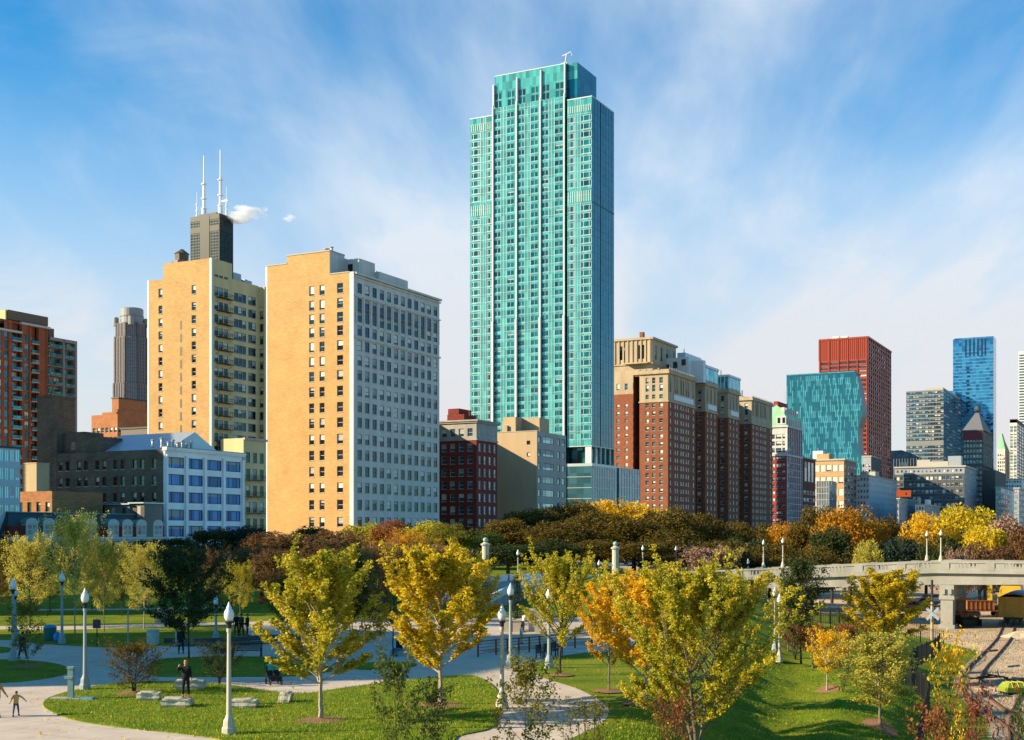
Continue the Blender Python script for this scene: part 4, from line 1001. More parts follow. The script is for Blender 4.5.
def right_cluster():
    GB = glassmat('bluegrey_glass', (.05, .08, .10), metal=.3, var=.6, cell=(3, 3, 4)); CO = solid('concrete_pale', (.22, .21, .19), rough=.8, stain=.1)
    DG = solid('stone_dark_grey', (.10, .095, .09), rough=.8, stain=.15); LST = solid('stone_blue_grey', (.30, .31, .33), rough=.8, stain=.1)
    # pale grid block
    b = Bld('office_tower', 'pale concrete grid office tower with darker glass side', 'building', 943.5, 1450)
    f = b.f; xw = f.sx(906.3); ye = f.ty(968.7); H = f.z(389.5); fl = 4.4
    b.face('S', 0, xw, 0, 0, H, even(xw, 0, 12, 3.4), [(z, 3.1) for z in [H-4.6-fl*i for i in range(36)] if z > 1 and not 108 < z < 112], CO, dict(style='double', glass=G_BLUE, frame=FR_D, weights=(5, .3, .3, 2, 2)), depth=.5)
    b.face('E', 0, 0, ye, 0, H, even(0, ye, 9, ye/9*.9), [(z, 3.5) for z in [H-4.6-fl*i for i in range(36)] if z > 1], DG, dict(style='double', glass=GB, frame=FR_D, weights=(6, .4, .1, 1, .4)), depth=.2)
    b.shell(xw, 0, 0, ye, 0, H, CO); b.mb('plant_room', SILL).box(xw*.5, -1, 4, ye*.7, H, H+3)
    b.finish()
    # blue tower
    BL = glassmat('tower_blue_glass', (.02, .12, .30), metal=.4, var=.3, cell=(4, 4, 4), tint2=(.05, .24, .42)); BD = solid('navy_recess', (.01, .03, .08), rough=.3)
    b = Bld('skyscraper', 'tall blue glass skyscraper on the right with dark slots near its top', 'building', 993.5, 1556)
    f = b.f; xw = f.sx(953); ye = f.ty(996); H = f.z(336); H2 = f.z(339.5, xw)
    w = b.mb('curtain_wall', BL); w.box(xw, 0, 0, ye+2, 0, H2); m = b.mb('recess', BD)
    for q in (.32, .42, .52, .62, .72, .80): x = xw*(1-q); m.box(x-.9, x+.9, -.25, 0, H-23, H-2)
    for i in range(11): z = H-36-i*5.2; x = xw*(.63-.012*(i % 3)); m.box(x-2, x+1.6, -.25, 0, z-2.4, z)
    w.box(xw*.97-.0, 0, .2, ye+1.5, H2, H)
    w.box(xw-5.5, xw, 3, 20, 0, f.z(402, xw)); sp = b.mb('floor_band', glassmat('blue_band', (.10, .30, .48), metal=.4, var=.2))
    for i in range(58): z = 4+4*i; sp.box(xw-.06, .06, -.12, 0, z, z+.9)
    st = b.mb('steps', BL); st.box(f.sx(947), f.sx(958.5), -26, -2, 0, f.z(391))
    b.finish()
    # dark wide block
    W = dict(style='plain', glass=G_BLUE, frame=FR_W, weights=(3, .6, .6, 1.5, 1, 2))
    b = Bld('office_building', 'wide dark stone block with rows of pale square windows before the pyramid roofed tower', 'building', 964.5, 980)
    f = b.f; xw = f.sx(894.5); ye = f.ty(984); H = f.z(465.5); fl = 5.2
    b.face('S', 0, xw, 0, 0, H-6, even(xw+1, -1, 16, 2.3), rows(H-10.5-fl*10, fl, 11, 2.7), DG, W, sill=.2); b.face('S', 0, xw, 0, H-6, H, even(xw+1, -1, 16, 1.6), [(H-4.6, 2)], LST, W)
    b.face('E', 0, 0, ye, 0, H, even(.5, ye-.5, 9, 3.2), rows(H-10.5-fl*10, fl, 12, 2.5), LST, dict(style='double', frame=FR_W, glass=G_BLUE), depth=.3)
    b.shell(xw, 0, 0, ye, 0, H-.1, DG); c = b.mb('cornice', SILL); c.box(xw-.5, 1, -1, ye+.5, H-1, H+.2)
    for px0, px1, py in ((917, 930, 459), (930, 949, 461), (948, 961, 456), (900, 906, 461)): b.mb('plant_room', SILL if px0 < 940 else METAL).box(f.sx(px0, 8), f.sx(px1, 8), 8, 16, H-1, f.z(py, -10, 8))
    b.finish()
    # tower with stepped pyramid and globe
    b = Bld('skyscraper', 'dark stone tower with stepped pyramid roof and glass globe finial', 'building', 983, 1040)
    f = b.f; k = 1040/F; RDB = solid('red_neon_panel', (.14, .012, .02), rough=.4); xw = f.sx(962.5); w_ = -xw; yd = f.ty(992.5)
    zt = f.z(430); b.face('S', 0, xw, 0, 0, zt, even(xw+.6, -.6, 6, 1.7), rows(zt-5-4.4*18, 4.4, 19, 2.6), DG, dict(style='plain', frame=FR_W, glass=G_PALE)); b.face('E', 0, 0, yd, 0, zt, even(.6, yd-.6, 4, 1.7), rows(zt-5-4.4*18, 4.4, 19, 2.6), DG, dict(style='plain', frame=FR_W, glass=G_BLUE))
    b.shell(xw, 0, 0, yd, 0, zt, DG); b.mb('arcade', RDB).box(xw+.8, -.8, -.2, 0, zt-8, zt-1)
    cn = b.mb('cornice', DG); cn.box(xw-.9, .9, -.9, yd+.6, zt-.5, zt+.4); cn.box(xw-.5, .5, -.5, yd+.5, zt-11, zt-10.2)
    cn.box(xw-1.2, 1.4, -1.2, yd+1, f.z(465)-1, f.z(465)); cn.box(xw-5, 9, 4, yd+18, 0, f.z(470))
    cx, cy = xw/2, yd/2; m = b.mb('pyramid_roof', solid('roof_lead', (.15, .15, .16), rough=.7)); zz = zt; hw = w_/2*1.0; hd = yd/2
    steps = 9; ztop = f.z(410)
    for i in range(steps):
        t0, t1 = 1-.84*i/steps, 1-.84*(i+1)/steps; z0 = zt+(ztop-zt)*i/steps; z1 = zt+(ztop-zt)*(i+1)/steps
        m.prism([(cx-hw*t0, cy-hd*t0), (cx+hw*t0, cy-hd*t0), (cx+hw*t0, cy+hd*t0), (cx-hw*t0, cy+hd*t0)], z0, z1, 0, [(cx-hw*(t1+.03), cy-hd*(t1+.03)), (cx+hw*(t1+.03), cy-hd*(t1+.03)), (cx+hw*(t1+.03), cy+hd*(t1+.03)), (cx-hw*(t1+.03), cy+hd*(t1+.03))])
    g = b.mb('globe', GB); g.lathe([(1.3, 0), (1.3, 1.2), (2.2, 2), (2.9, 3.6), (2.7, 5.4), (1.6, 6.8), (.3, 7.4)], (cx, cy, ztop), 12)
    b.finish()
    # navy curved, small grey slabs
    NV_ = glassmat('navy_glass', (.015, .05, .11), metal=.5, var=.3); b = Bld('glass_building', 'low navy glass block with rounded top between the red and pale towers', 'building', 922, 1300)
    f = b.f; m = b.mb('wall', NV_); x0, x1 = f.sx(888), 0
    prof = [(x0, 0), (x0, f.z(450)), (x0*.6, f.z(449.5)), (x0*.3, f.z(453)), (x1, f.z(459)), (x1, 0)]; n = len(m.v)
    m.v += [(x, 0, z) for x, z in prof]+[(x, 30, z) for x, z in prof]; m.f.append(tuple(range(n, n+6))[::-1]); m.m.append(0)
    for i in range(6): j = (i+1) % 6; m.f.append((n+i, n+j, n+6+j, n+6+i)); m.m.append(0)
    mm = b.mb('mullion', METAL)
    for i in range(12): mm.box(x0+i*(-x0)/12, x0+i*(-x0)/12+.3, -.2, 0, 0, f.z(458))
    b.finish()
    b = Bld('office_building', 'small grey slab with brown louvres at the foot of the red skyscraper', 'building', 871, 960)
    f = b.f; xw = f.sx(862); ye = f.ty(881); H = f.z(456); b.face('S', 0, xw, 0, 0, H, even(xw, 0, 3, 1.4), rows(3, 4, int(H/4)-1, 2.2), LST, dict(style='plain')); b.face('E', 0, 0, ye, 0, H, even(0, ye, 5, ye/5*.75), rows(3, 4, int(H/4)-2, 2.4), DG, dict(style='plain')); b.shell(xw, 0, 0, ye, 0, H, LST)
    b.mb('cornice', SILL).box(xw-.2, .5, -.5, ye, H-.5, H+.3)
    b.finish()
    # street wall in front
    WS = solid('stone_white_blue', (.50, .52, .54), rough=.7, stain=.12)
    def simple(name, label, px0, pxc, px1, Y, py, mat, n_s, n_e, fl=4.0, win=2.2, wh=2.2, glass=G_BLUE, mat2=None, extra=None):
        b = Bld(name, label, 'building', pxc, Y); f = b.f; xw = f.sx(px0); ye = f.ty(px1); H = f.z(py); n = max(1, int((H-3)/fl))
        W = dict(style='double', glass=glass, frame=FR_W, weights=(5, 1, .5, 2, 2))
        b.face('S', 0, xw, 0, 0, H, even(xw+.4, -.4, n_s, min(win, -xw/n_s*.62)), rows(H-1.4-wh-fl*(n-1), fl, n, wh), mat, W)
        b.face('E', 0, 0, ye, 0, H, even(.4, ye-.4, n_e, min(win, ye/n_e*.66)), rows(H-1.4-wh-fl*(n-1), fl, n, wh), mat2 or mat, W)
        b.shell(xw, 0, 0, ye, 0, H, mat); c = b.mb('cornice', SILL); c.box(xw-.4, .7, -.7, ye+.3, H-.5, H+.35)
        if extra: extra(b, f, xw, ye, H)
        b.finish()
    ym = y_mich
    simple('office_building', 'long blue white stone block with close rows of windows right of the buff building', 856.3, 869.5, 896.8, 905, 475.5, WS, 4, 14, 4.2, 1.9, 2.4, extra=lambda b, f, xw, ye, H: (b.mb('plant_room', SILL).box(xw+2, -3, 3, 12, H, H+3), b.mb('plant_room', SILL).box(-6, -2, 30, 44, H, H+4.2)))
    simple('office_building', 'grey stone building with orange billboard on its roof', 896.9, 899, 916.5, 880, 498.5, LST, 1, 7, 4.2, 2.6, 2.5, extra=billboard)
    simple('office_building', 'short building with sunlit white end wall and grey side near the yellow trees', 915.2, 924.5, 941, 900, 504.5, solid('white_render', (.72, .69, .62), rough=.7), 3, 6, 4.4, 2.2, 2.4, mat2=LST, extra=lambda b, f, xw, ye, H: (b.mb('plant_room', SILL).box(xw+1, -4, 3, 9, H, H+5), b.mb('plant_room', TANW).box(-3, -.5, 20, 30, H, H+4)))
    simple('office_building', 'dark green roofed low building just above the yellow tree', 941, 945, 958, 960, 507, DG, 2, 5)
    simple('office_building', 'grey blue slab with tight windows at the right of the pyramid roofed tower', 978, 984, 997, 1120, 478, LST, 4, 8, 4, 1.8, 2.2)
    simple('glass_building', 'pale teal glass building behind the brown tree on the right', 995.5, 1001, 1013.5, 1010, 487, solid('panel_teal', (.26, .38, .38), rough=.4), 2, 6, 4.2, 6, 3, glass=G_PALE)
    simple('glass_building', 'pale blue striped building at the right edge of the photo', 1013.8, 1019, 1034, 960, 488, LST, 2, 8, 4.2, 6, 2.6, glass=G_PALE)
    simple('office_building', 'cream roofed low building behind the pale teal glass building', 995, 1022, 1034, 1180, 479, TANW, 10, 5, 4, 2, 2)
    # far right tall ones
    GRN = solid('copper_verdigris', (0, 0, 0)); WT = solid('white_terracotta_far', (.60, .58, .50), rough=.6)
    b = Bld('skyscraper', 'slim cream tower with green pointed roof near the right edge', 'building', 1005, 1900)
    f = b.f; xw = f.sx(997.5); ye = f.ty(1010.5); H = f.z(449)
    b.face('S', 0, xw, 0, 0, H, even(xw, 0, 4, 1.6), rows(4, 5.5, int(H/5.5)-1, 3.6), WT, dict(style='plain')); b.face('E', 0, 0, ye, 0, H, even(0, ye, 5, 3), rows(4, 5.5, int(H/5.5)-1, 3.6), WT, dict(style='plain')); b.shell(xw, 0, 0, ye, 0, H, WT)
    b.mb('pointed_roof', GRN).prism([(xw, 0), (0, 0), (0, ye*.8), (xw, ye*.8)], H, H+14, 0, [(xw*.8, 4), (xw*.3, 4), (xw*.3, ye*.4), (xw*.8, ye*.4)]); b.mb('pointed_roof', GRN).prism([(xw*.8, 4), (xw*.3, 4), (xw*.3, ye*.4), (xw*.8, ye*.4)], H+14, H+24, 0, [(xw*.6, 6), (xw*.5, 6), (xw*.5, ye*.3), (xw*.6, ye*.3)])
    b.finish()
    b = Bld('glass_tower', 'dark green and cream striped tower cut by the right edge', 'building', 1017, 1750)
    f = b.f; xw = f.sx(1009.8); ye = f.ty(1034); H = f.z(419)
    b.face('S', 0, xw, 0, 0, H-5, even(xw, 0, 2, 3.6), rows(4, 4.4, int(H/4.4)-2, 3.4), WT, dict(style='plain', glass=G_PALE)); b.face('E', 0, 0, ye, 0, H, even(0, ye, 8, ye/8*.8), rows(4, 4.4, int(H/4.4)-1, 3.4), DG, dict(style='plain')); b.shell(xw, 0, 0, ye, 0, H, DG)
    b.finish()
    b = Bld('skyscraper', 'very slim pale gold tower at the far right edge', 'building', 1026, 2300)
    f = b.f; xw = f.sx(1018.6); H = f.z(351); w = b.mb('wall', WT); w.box(xw, 0, 0, 20, 0, H); gm = b.mb('window_band', G_BLUE)
    for i in range(int(H/5)): gm.box(xw+1, 0, -.3, 0, i*5, i*5+2.6)
    b.finish()

def billboard(b, f, xw, ye, H):
    OB = solid('billboard_orange', (.62, .10, .02), rough=.5); t = tag(link('billboard', None, None), 'orange rooftop billboard above the grey stone building', 'billboard')
    X, Y = f.X, f.Y
    t.location = (X, Y, H); t.rotation_euler = (0, 0, R(-6))
    m = MB(); m.box(-1.5, 8.0, 0, .4, 1.2, 5.6); m.build('panel', OB, t)
    m = MB()
    for x in (-1, 3, 7): m.box(x, x+.25, .4, .65, .0, 5.4); m.tube([(x+.1, .6, 4.5), (x+.1, 3, .0)], .08, 4)
    m.build('support_frame', IRON, t)
    m = MB(); m.box(4.2, 5.4, -.04, 0, 2.4, 4.0); m.build('dark_mark', solid('billboard_maroon', (.25, .02, .01)), t)

tall_block(); balcony_block(); white_corner(); small_yard_buildings(); mansard_row(); glass_left(); brown_tower(); far_octagon(); orange_low(); willis()
dark_red_and_beige(); teal_tower(); hotel(); green_mansard_hotel(); wavy_and_red(); right_cluster()
# ------------------------------------------------------------------ terrain
def sst(a, b, x):
    t = min(1, max(0, (x-a)/(b-a))); return t*t*(3-2*t)
YARD = -4.0
PROF = [(-.05, 0), (.08, -.25), (.30, -1.75), (.42, -2.25), (.52, -2.25), (.64, -2.0), (.78, -2.35), (.93, -3.45), (1.05, YARD)]
def prof(t):
    if t <= PROF[0][0]: return 0.0
    for (a, c), (b, d) in zip(PROF, PROF[1:]):
        if t <= b: return c+(d-c)*sst(a, b, t)*.5+(d-c)*.5*(t-a)/(b-a)
    return YARD
def xcrest(Y): return min(6+.224*(Y-58), 32)
def xfence(Y): return min(24.3+.35*(Y-73.6), 45)+(-2.0*sst(85, 100, Y)*(1-sst(108, 125, Y)))
def gz(X, Y):
    t = (X-xcrest(Y))/max(4, xfence(Y)-xcrest(Y))
    z = prof(t)
    if 0 < t < 1.0 and Y < 130: z += sst(0, .25, t)*(1-sst(.85, 1, t))*(.20*math.sin(Y*1.25+X*.35+1.3*math.sin(X*.3))+.06*math.sin(Y*2.9-X*.6)+.05*math.sin(X*1.7+Y*.4))
    if Y > 140: z += 2.4*sst(150, 185, Y)*(1-sst(14, 30, X))
    if Y > 300: z = z*(1-sst(300, 380, Y))
    return z
def gph(px, py):
    a = (px-512)/F; b = (py-HOR)/F; Y = 20.0
    while Y < 400:
        if CAM_Z-b*Y <= gz(a*Y, Y): break
        Y += .25
    return (a*Y, Y, gz(a*Y, Y))

def grassmat():
    m, t, b = principled('park_ground'); ln = t.links.new
    tcn = t.nodes.new('ShaderNodeTexCoord')
    def noise(sc, det=6, rough=.6, vec=None, st=None):
        n = t.nodes.new('ShaderNodeTexNoise'); n.inputs['Scale'].default_value = sc; n.inputs['Detail'].default_value = det; n.inputs['Roughness'].default_value = rough
        src = tcn.outputs['Object']
        if st:
            mp = t.nodes.new('ShaderNodeMapping'); mp.inputs['Scale'].default_value = st; ln(src, mp.inputs[0]); src = mp.outputs[0]
        ln(src, n.inputs['Vector']); return n.outputs[0]
    def ramp(f, cols):
        r = t.nodes.new('ShaderNodeValToRGB'); e = r.color_ramp.elements
        while len(e) < len(cols): e.new(.5)
        for k, (p, c) in zip(e, cols): k.position = p; k.color = (*c, 1)
        ln(f, r.inputs[0]); return r.outputs[0]
    def mix(f, a, c, mode='MIX'):
        x = t.nodes.new('ShaderNodeMix'); x.data_type = 'RGBA'; x.blend_type = mode
        if isinstance(f, float): x.inputs[0].default_value = f
        else: ln(f, x.inputs[0])
        ln(a, x.inputs[6]); ln(c, x.inputs[7]); return x.outputs[2]
    g1 = ramp(noise(.35, 8), [(.28, (.075, .125, .006)), (.45, (.15, .205, .010)), (.6, (.21, .235, .014)), (.75, (.32, .26, .04))])
    g2 = ramp(noise(5.5, 6, .7), [(.3, (.55, .6, .5)), (.55, (1, 1, 1)), (.75, (1.35, 1.25, 1.2))])
    grass = mix(1.0, g1, g2, 'MULTIPLY')
    r1 = ramp(noise(.12, 9, .62), [(.3, (.34, .22, .12)), (.5, (.58, .42, .26)), (.7, (.78, .60, .40))])
    r2 = ramp(noise(9, 5, .75), [(.3, (.6, .6, .6)), (.7, (1.2, 1.2, 1.2))])
    grav = mix(1.0, r1, r2, 'MULTIPLY')
    at_ = t.nodes.new('ShaderNodeAttribute'); at_.attribute_name = 'zone'
    nn = noise(.6, 5); ad = t.nodes.new('ShaderNodeMath'); ad.operation = 'ADD'; ln(at_.outputs['Fac'], ad.inputs[0])
    m0 = t.nodes.new('ShaderNodeMath'); m0.operation = 'MULTIPLY_ADD'; m0.inputs[1].default_value = .5; m0.inputs[2].default_value = -.25; ln(nn, m0.inputs[0]); ln(m0.outputs[0], ad.inputs[1])
    mr = t.nodes.new('ShaderNodeMapRange'); mr.inputs[1].default_value = .42; mr.inputs[2].default_value = .58; ln(ad.outputs[0], mr.inputs[0])
    ln(mix(mr.outputs[0], grass, grav), b.inputs['Base Color'])
    b.inputs['Roughness'].default_value = .95; b.inputs['Specular IOR Level'].default_value = .1
    bp = t.nodes.new('ShaderNodeBump'); bp.inputs['Strength'].default_value = .8; bp.inputs['Distance'].default_value = .08
    ln(noise(11, 4, .8), bp.inputs['Height']); ln(bp.outputs[0], b.inputs['Normal'])
    return m, t
GRASS, _ = grassmat()
def ground():
    xs = [-6000, -3000, -1500, -700, -400, -250]+[-180+10*i for i in range(9)]+[-90+2*i for i in range(42)]+[-6+.75*i for i in range(94)]+[66, 70, 76, 84, 95, 110, 140, 200, 300, 500, 900, 1800, 4000, 8000]
    ys = [-300, -100, -20, 10]+[20+1.0*i for i in range(135)]+[156+3*i for i in range(20)]+[220, 232, 246, 262, 280, 300, 320, 350, 400, 500, 700, 1000, 1600, 3000, 6000, 12000]
    me = bpy.data.meshes.new('ground'); nx = len(xs)
    v = [(x, y, gz(x, y)) for y in ys for x in xs]
    f = [(j*nx+i, j*nx+i+1, (j+1)*nx+i+1, (j+1)*nx+i) for j in range(len(ys)-1) for i in range(nx-1)]
    me.from_pydata(v, [], f); me.materials.append(GRASS)
    at_ = me.attributes.new('zone', 'FLOAT', 'POINT')
    val = []
    for x, y, z in v:
        q = sst(xfence(y)+2.0, xfence(y)+4.5, x)
        if y > 165: q = max(q, sst(xcrest(y)+2, xcrest(y)+8, x))
        if y > 235: q = max(q, sst(235, 250, y))
        val.append(q)
    at_.data.foreach_set('value', val); me.polygons.foreach_set('use_smooth', [True]*len(f)); me.update()
    struct(link('ground', me))
ground()

PAVE = None
def pavemat():
    m, t, b = principled('park_concrete'); ln = t.links.new
    tcn = t.nodes.new('ShaderNodeTexCoord')
    n1 = t.nodes.new('ShaderNodeTexNoise'); n1.inputs['Scale'].default_value = .5; n1.inputs['Detail'].default_value = 10; n1.inputs['Roughness'].default_value = .65; ln(tcn.outputs['Object'], n1.inputs['Vector'])
    r = t.nodes.new('ShaderNodeValToRGB'); r.color_ramp.elements[0].position = .3; r.color_ramp.elements[0].color = (.47, .38, .30, 1); r.color_ramp.elements[1].position = .7; r.color_ramp.elements[1].color = (.64, .53, .42, 1); ln(n1.outputs[0], r.inputs[0])
    bt = t.nodes.new('ShaderNodeTexBrick'); bt.offset = 0; bt.inputs['Scale'].default_value = 1; bt.inputs['Brick Width'].default_value = 2.4; bt.inputs['Row Height'].default_value = 2.4; bt.inputs['Mortar Size'].default_value = .022
    bt.inputs['Color1'].default_value = (1, 1, 1, 1); bt.inputs['Color2'].default_value = (.93, .93, .93, 1); bt.inputs['Mortar'].default_value = (.62, .6, .58, 1)
    mp = t.nodes.new('ShaderNodeMapping'); mp.inputs['Rotation'].default_value = (0, 0, .5); ln(tcn.outputs['Object'], mp.inputs[0]); ln(mp.outputs[0], bt.inputs['Vector'])
    x = t.nodes.new('ShaderNodeMix'); x.data_type = 'RGBA'; x.blend_type = 'MULTIPLY'; x.inputs[0].default_value = 1; ln(r.outputs[0], x.inputs[6]); ln(bt.outputs['Color'], x.inputs[7]); ln(x.outputs[2], b.inputs['Base Color'])
    b.inputs['Roughness'].default_value = .9; b.inputs['Specular IOR Level'].default_value = .2; return m
PAVE = pavemat()
def spline(pts, k=6, closed=True):
    out_ = []; n = len(pts)
    for i in range(n if closed else n-1):
        p = [Vector((*pts[(i+d) % n][:2], 0)) if closed else Vector((*pts[max(0, min(n-1, i+d))][:2], 0)) for d in (-1, 0, 1, 2)]
        for q in range(k):
            t = q/k; out_.append(tuple(.5*((2*p[1])+(-p[0]+p[2])*t+(2*p[0]-5*p[1]+4*p[2]-p[3])*t*t+(-p[0]+3*p[1]-3*p[2]+p[3])*t**3))[:2])
    if not closed: out_.append(pts[-1][:2])
    return out_
def sheet(name, pxpts, mat, dz, smooth=6, kind='structure', rim=0.0):
    w = [gp(x, y) for x, y in pxpts]
    if smooth: w = spline(w, smooth)
    bm = bmesh.new(); vs = [bm.verts.new((x, y, dz)) for x, y in w]
    f = bm.faces.new(vs); bmesh.ops.triangulate(bm, faces=[f]); 
    if rim:
        n = len(vs)
        lo = [bm.verts.new((x, y, -.05)) for x, y in w]
        for i in range(n): bm.faces.new((vs[i], vs[(i+1) % n], lo[(i+1) % n], lo[i]))
    bmesh.ops.recalc_face_normals(bm, faces=bm.faces)
    me = bpy.data.meshes.new(name); bm.to_mesh(me); bm.free()
    if me.polygons and sum(p.normal.z*p.area for p in me.polygons) < 0: me.flip_normals()
    me.materials.append(mat)
    if name == 'lawn':
        a = me.attributes.new('zone', 'FLOAT', 'POINT')
    o = link(name, me); struct(o); return o
sheet('pavement', [(-120, 800), (-120, 700), (-120, 639.5), (0, 640), (40, 644), (120, 648), (165, 646), (245, 643), (247, 632), (248, 622), (345, 620), (500, 618), (590, 618), (620, 625), (636, 640), (620, 650), (585, 652.5), (562, 656), (540, 661), (530, 667), (536, 674), (548, 679.5), (578, 689), (600, 701), (609, 711), (603, 722), (587, 731), (560, 745), (500, 790), (300, 840)], PAVE, .004, 5)
sheet('lawn', [(43, 705), (52, 697), (81, 689), (107, 685), (135, 682.5), (157, 682), (200, 683), (240, 687), (273, 692), (308, 693.5), (340, 689), (385, 683), (438, 677.5), (471, 676), (488, 682), (497, 691), (500, 706), (497, 722), (488, 730), (470, 734), (457, 738), (440, 756), (340, 775), (240, 752), (219, 740), (180, 734), (130, 729), (81, 722), (55, 714)], GRASS, .05, 5, rim=1)
sheet('lawn', [(148, 669), (160, 660), (200, 657.5), (240, 657), (290, 659), (325, 666), (332, 671), (300, 676), (240, 677), (200, 677), (160, 677), (148, 674)], GRASS, .05, 5, rim=1)
sheet('lawn', [(345, 665), (375, 663), (410, 663), (416, 666), (400, 668.5), (360, 670)], GRASS, .05, 5, rim=1)
sheet('lawn', [(-60, 660), (0, 660), (30, 661), (55, 664), (69, 669), (66, 674), (50, 678), (20, 682), (-20, 684), (-60, 685)], GRASS, .05, 5, rim=1)
sheet('lawn', [(-40, 646), (4, 647.5), (12, 650), (2, 653), (-40, 654)], GRASS, .05, 5, rim=1)
sheet('path', [(-60, 631), (0, 629.5), (60, 630), (130, 627.8), (200, 625.5), (246, 625), (246, 622.3), (200, 622.5), (130, 624.6), (60, 626), (0, 626), (-60, 627)], PAVE, .004, 0)
sheet('path', [(30, 610.5), (120, 610), (230, 608), (230, 606.8), (120, 608.6), (30, 609)], PAVE, .004, 0)

CONC = solid('bridge_concrete', (.33, .31, .265), rough=.85, var=.12, stain=.25, scale=1.2)
CONCD = solid('kerb_concrete', (.36, .34, .31), rough=.85, var=.12)
def low_walls():
    for pts, h, lab in (([(165, 642.5), (205, 643), (250, 640.5), (300, 638)], .35, 'low dark retaining edge along the shaded plaza walk'),
                        ([(170, 646.5), (215, 646), (262, 644), (318, 640)], .25, 'second low step edge in front of the plaza walk')):
        w = spline([gp(*p) for p in pts], 5, False); m = MB()
        for a, c in zip(w, w[1:]):
            d = Vector((c[0]-a[0], c[1]-a[1], 0)).normalized(); n_ = Vector((-d.y, d.x, 0))*.18
            A0, A1 = Vector((*a, 0)), Vector((*c, 0))
            for s0, s1 in ((A0-n_, A1-n_),): pass
            q = [A0-n_, A1-n_, A1+n_, A0+n_]; z = Vector((0, 0, h))
            m.quad(q[0], q[1], q[1]+z, q[0]+z); m.quad(q[2], q[3], q[3]+z, q[2]+z); m.quad(q[0]+z, q[1]+z, q[2]+z, q[3]+z)
        tag(m.build('low_wall', solid('wall_bluestone', (.08, .085, .09), rough=.7)), lab, 'low wall')
low_walls()

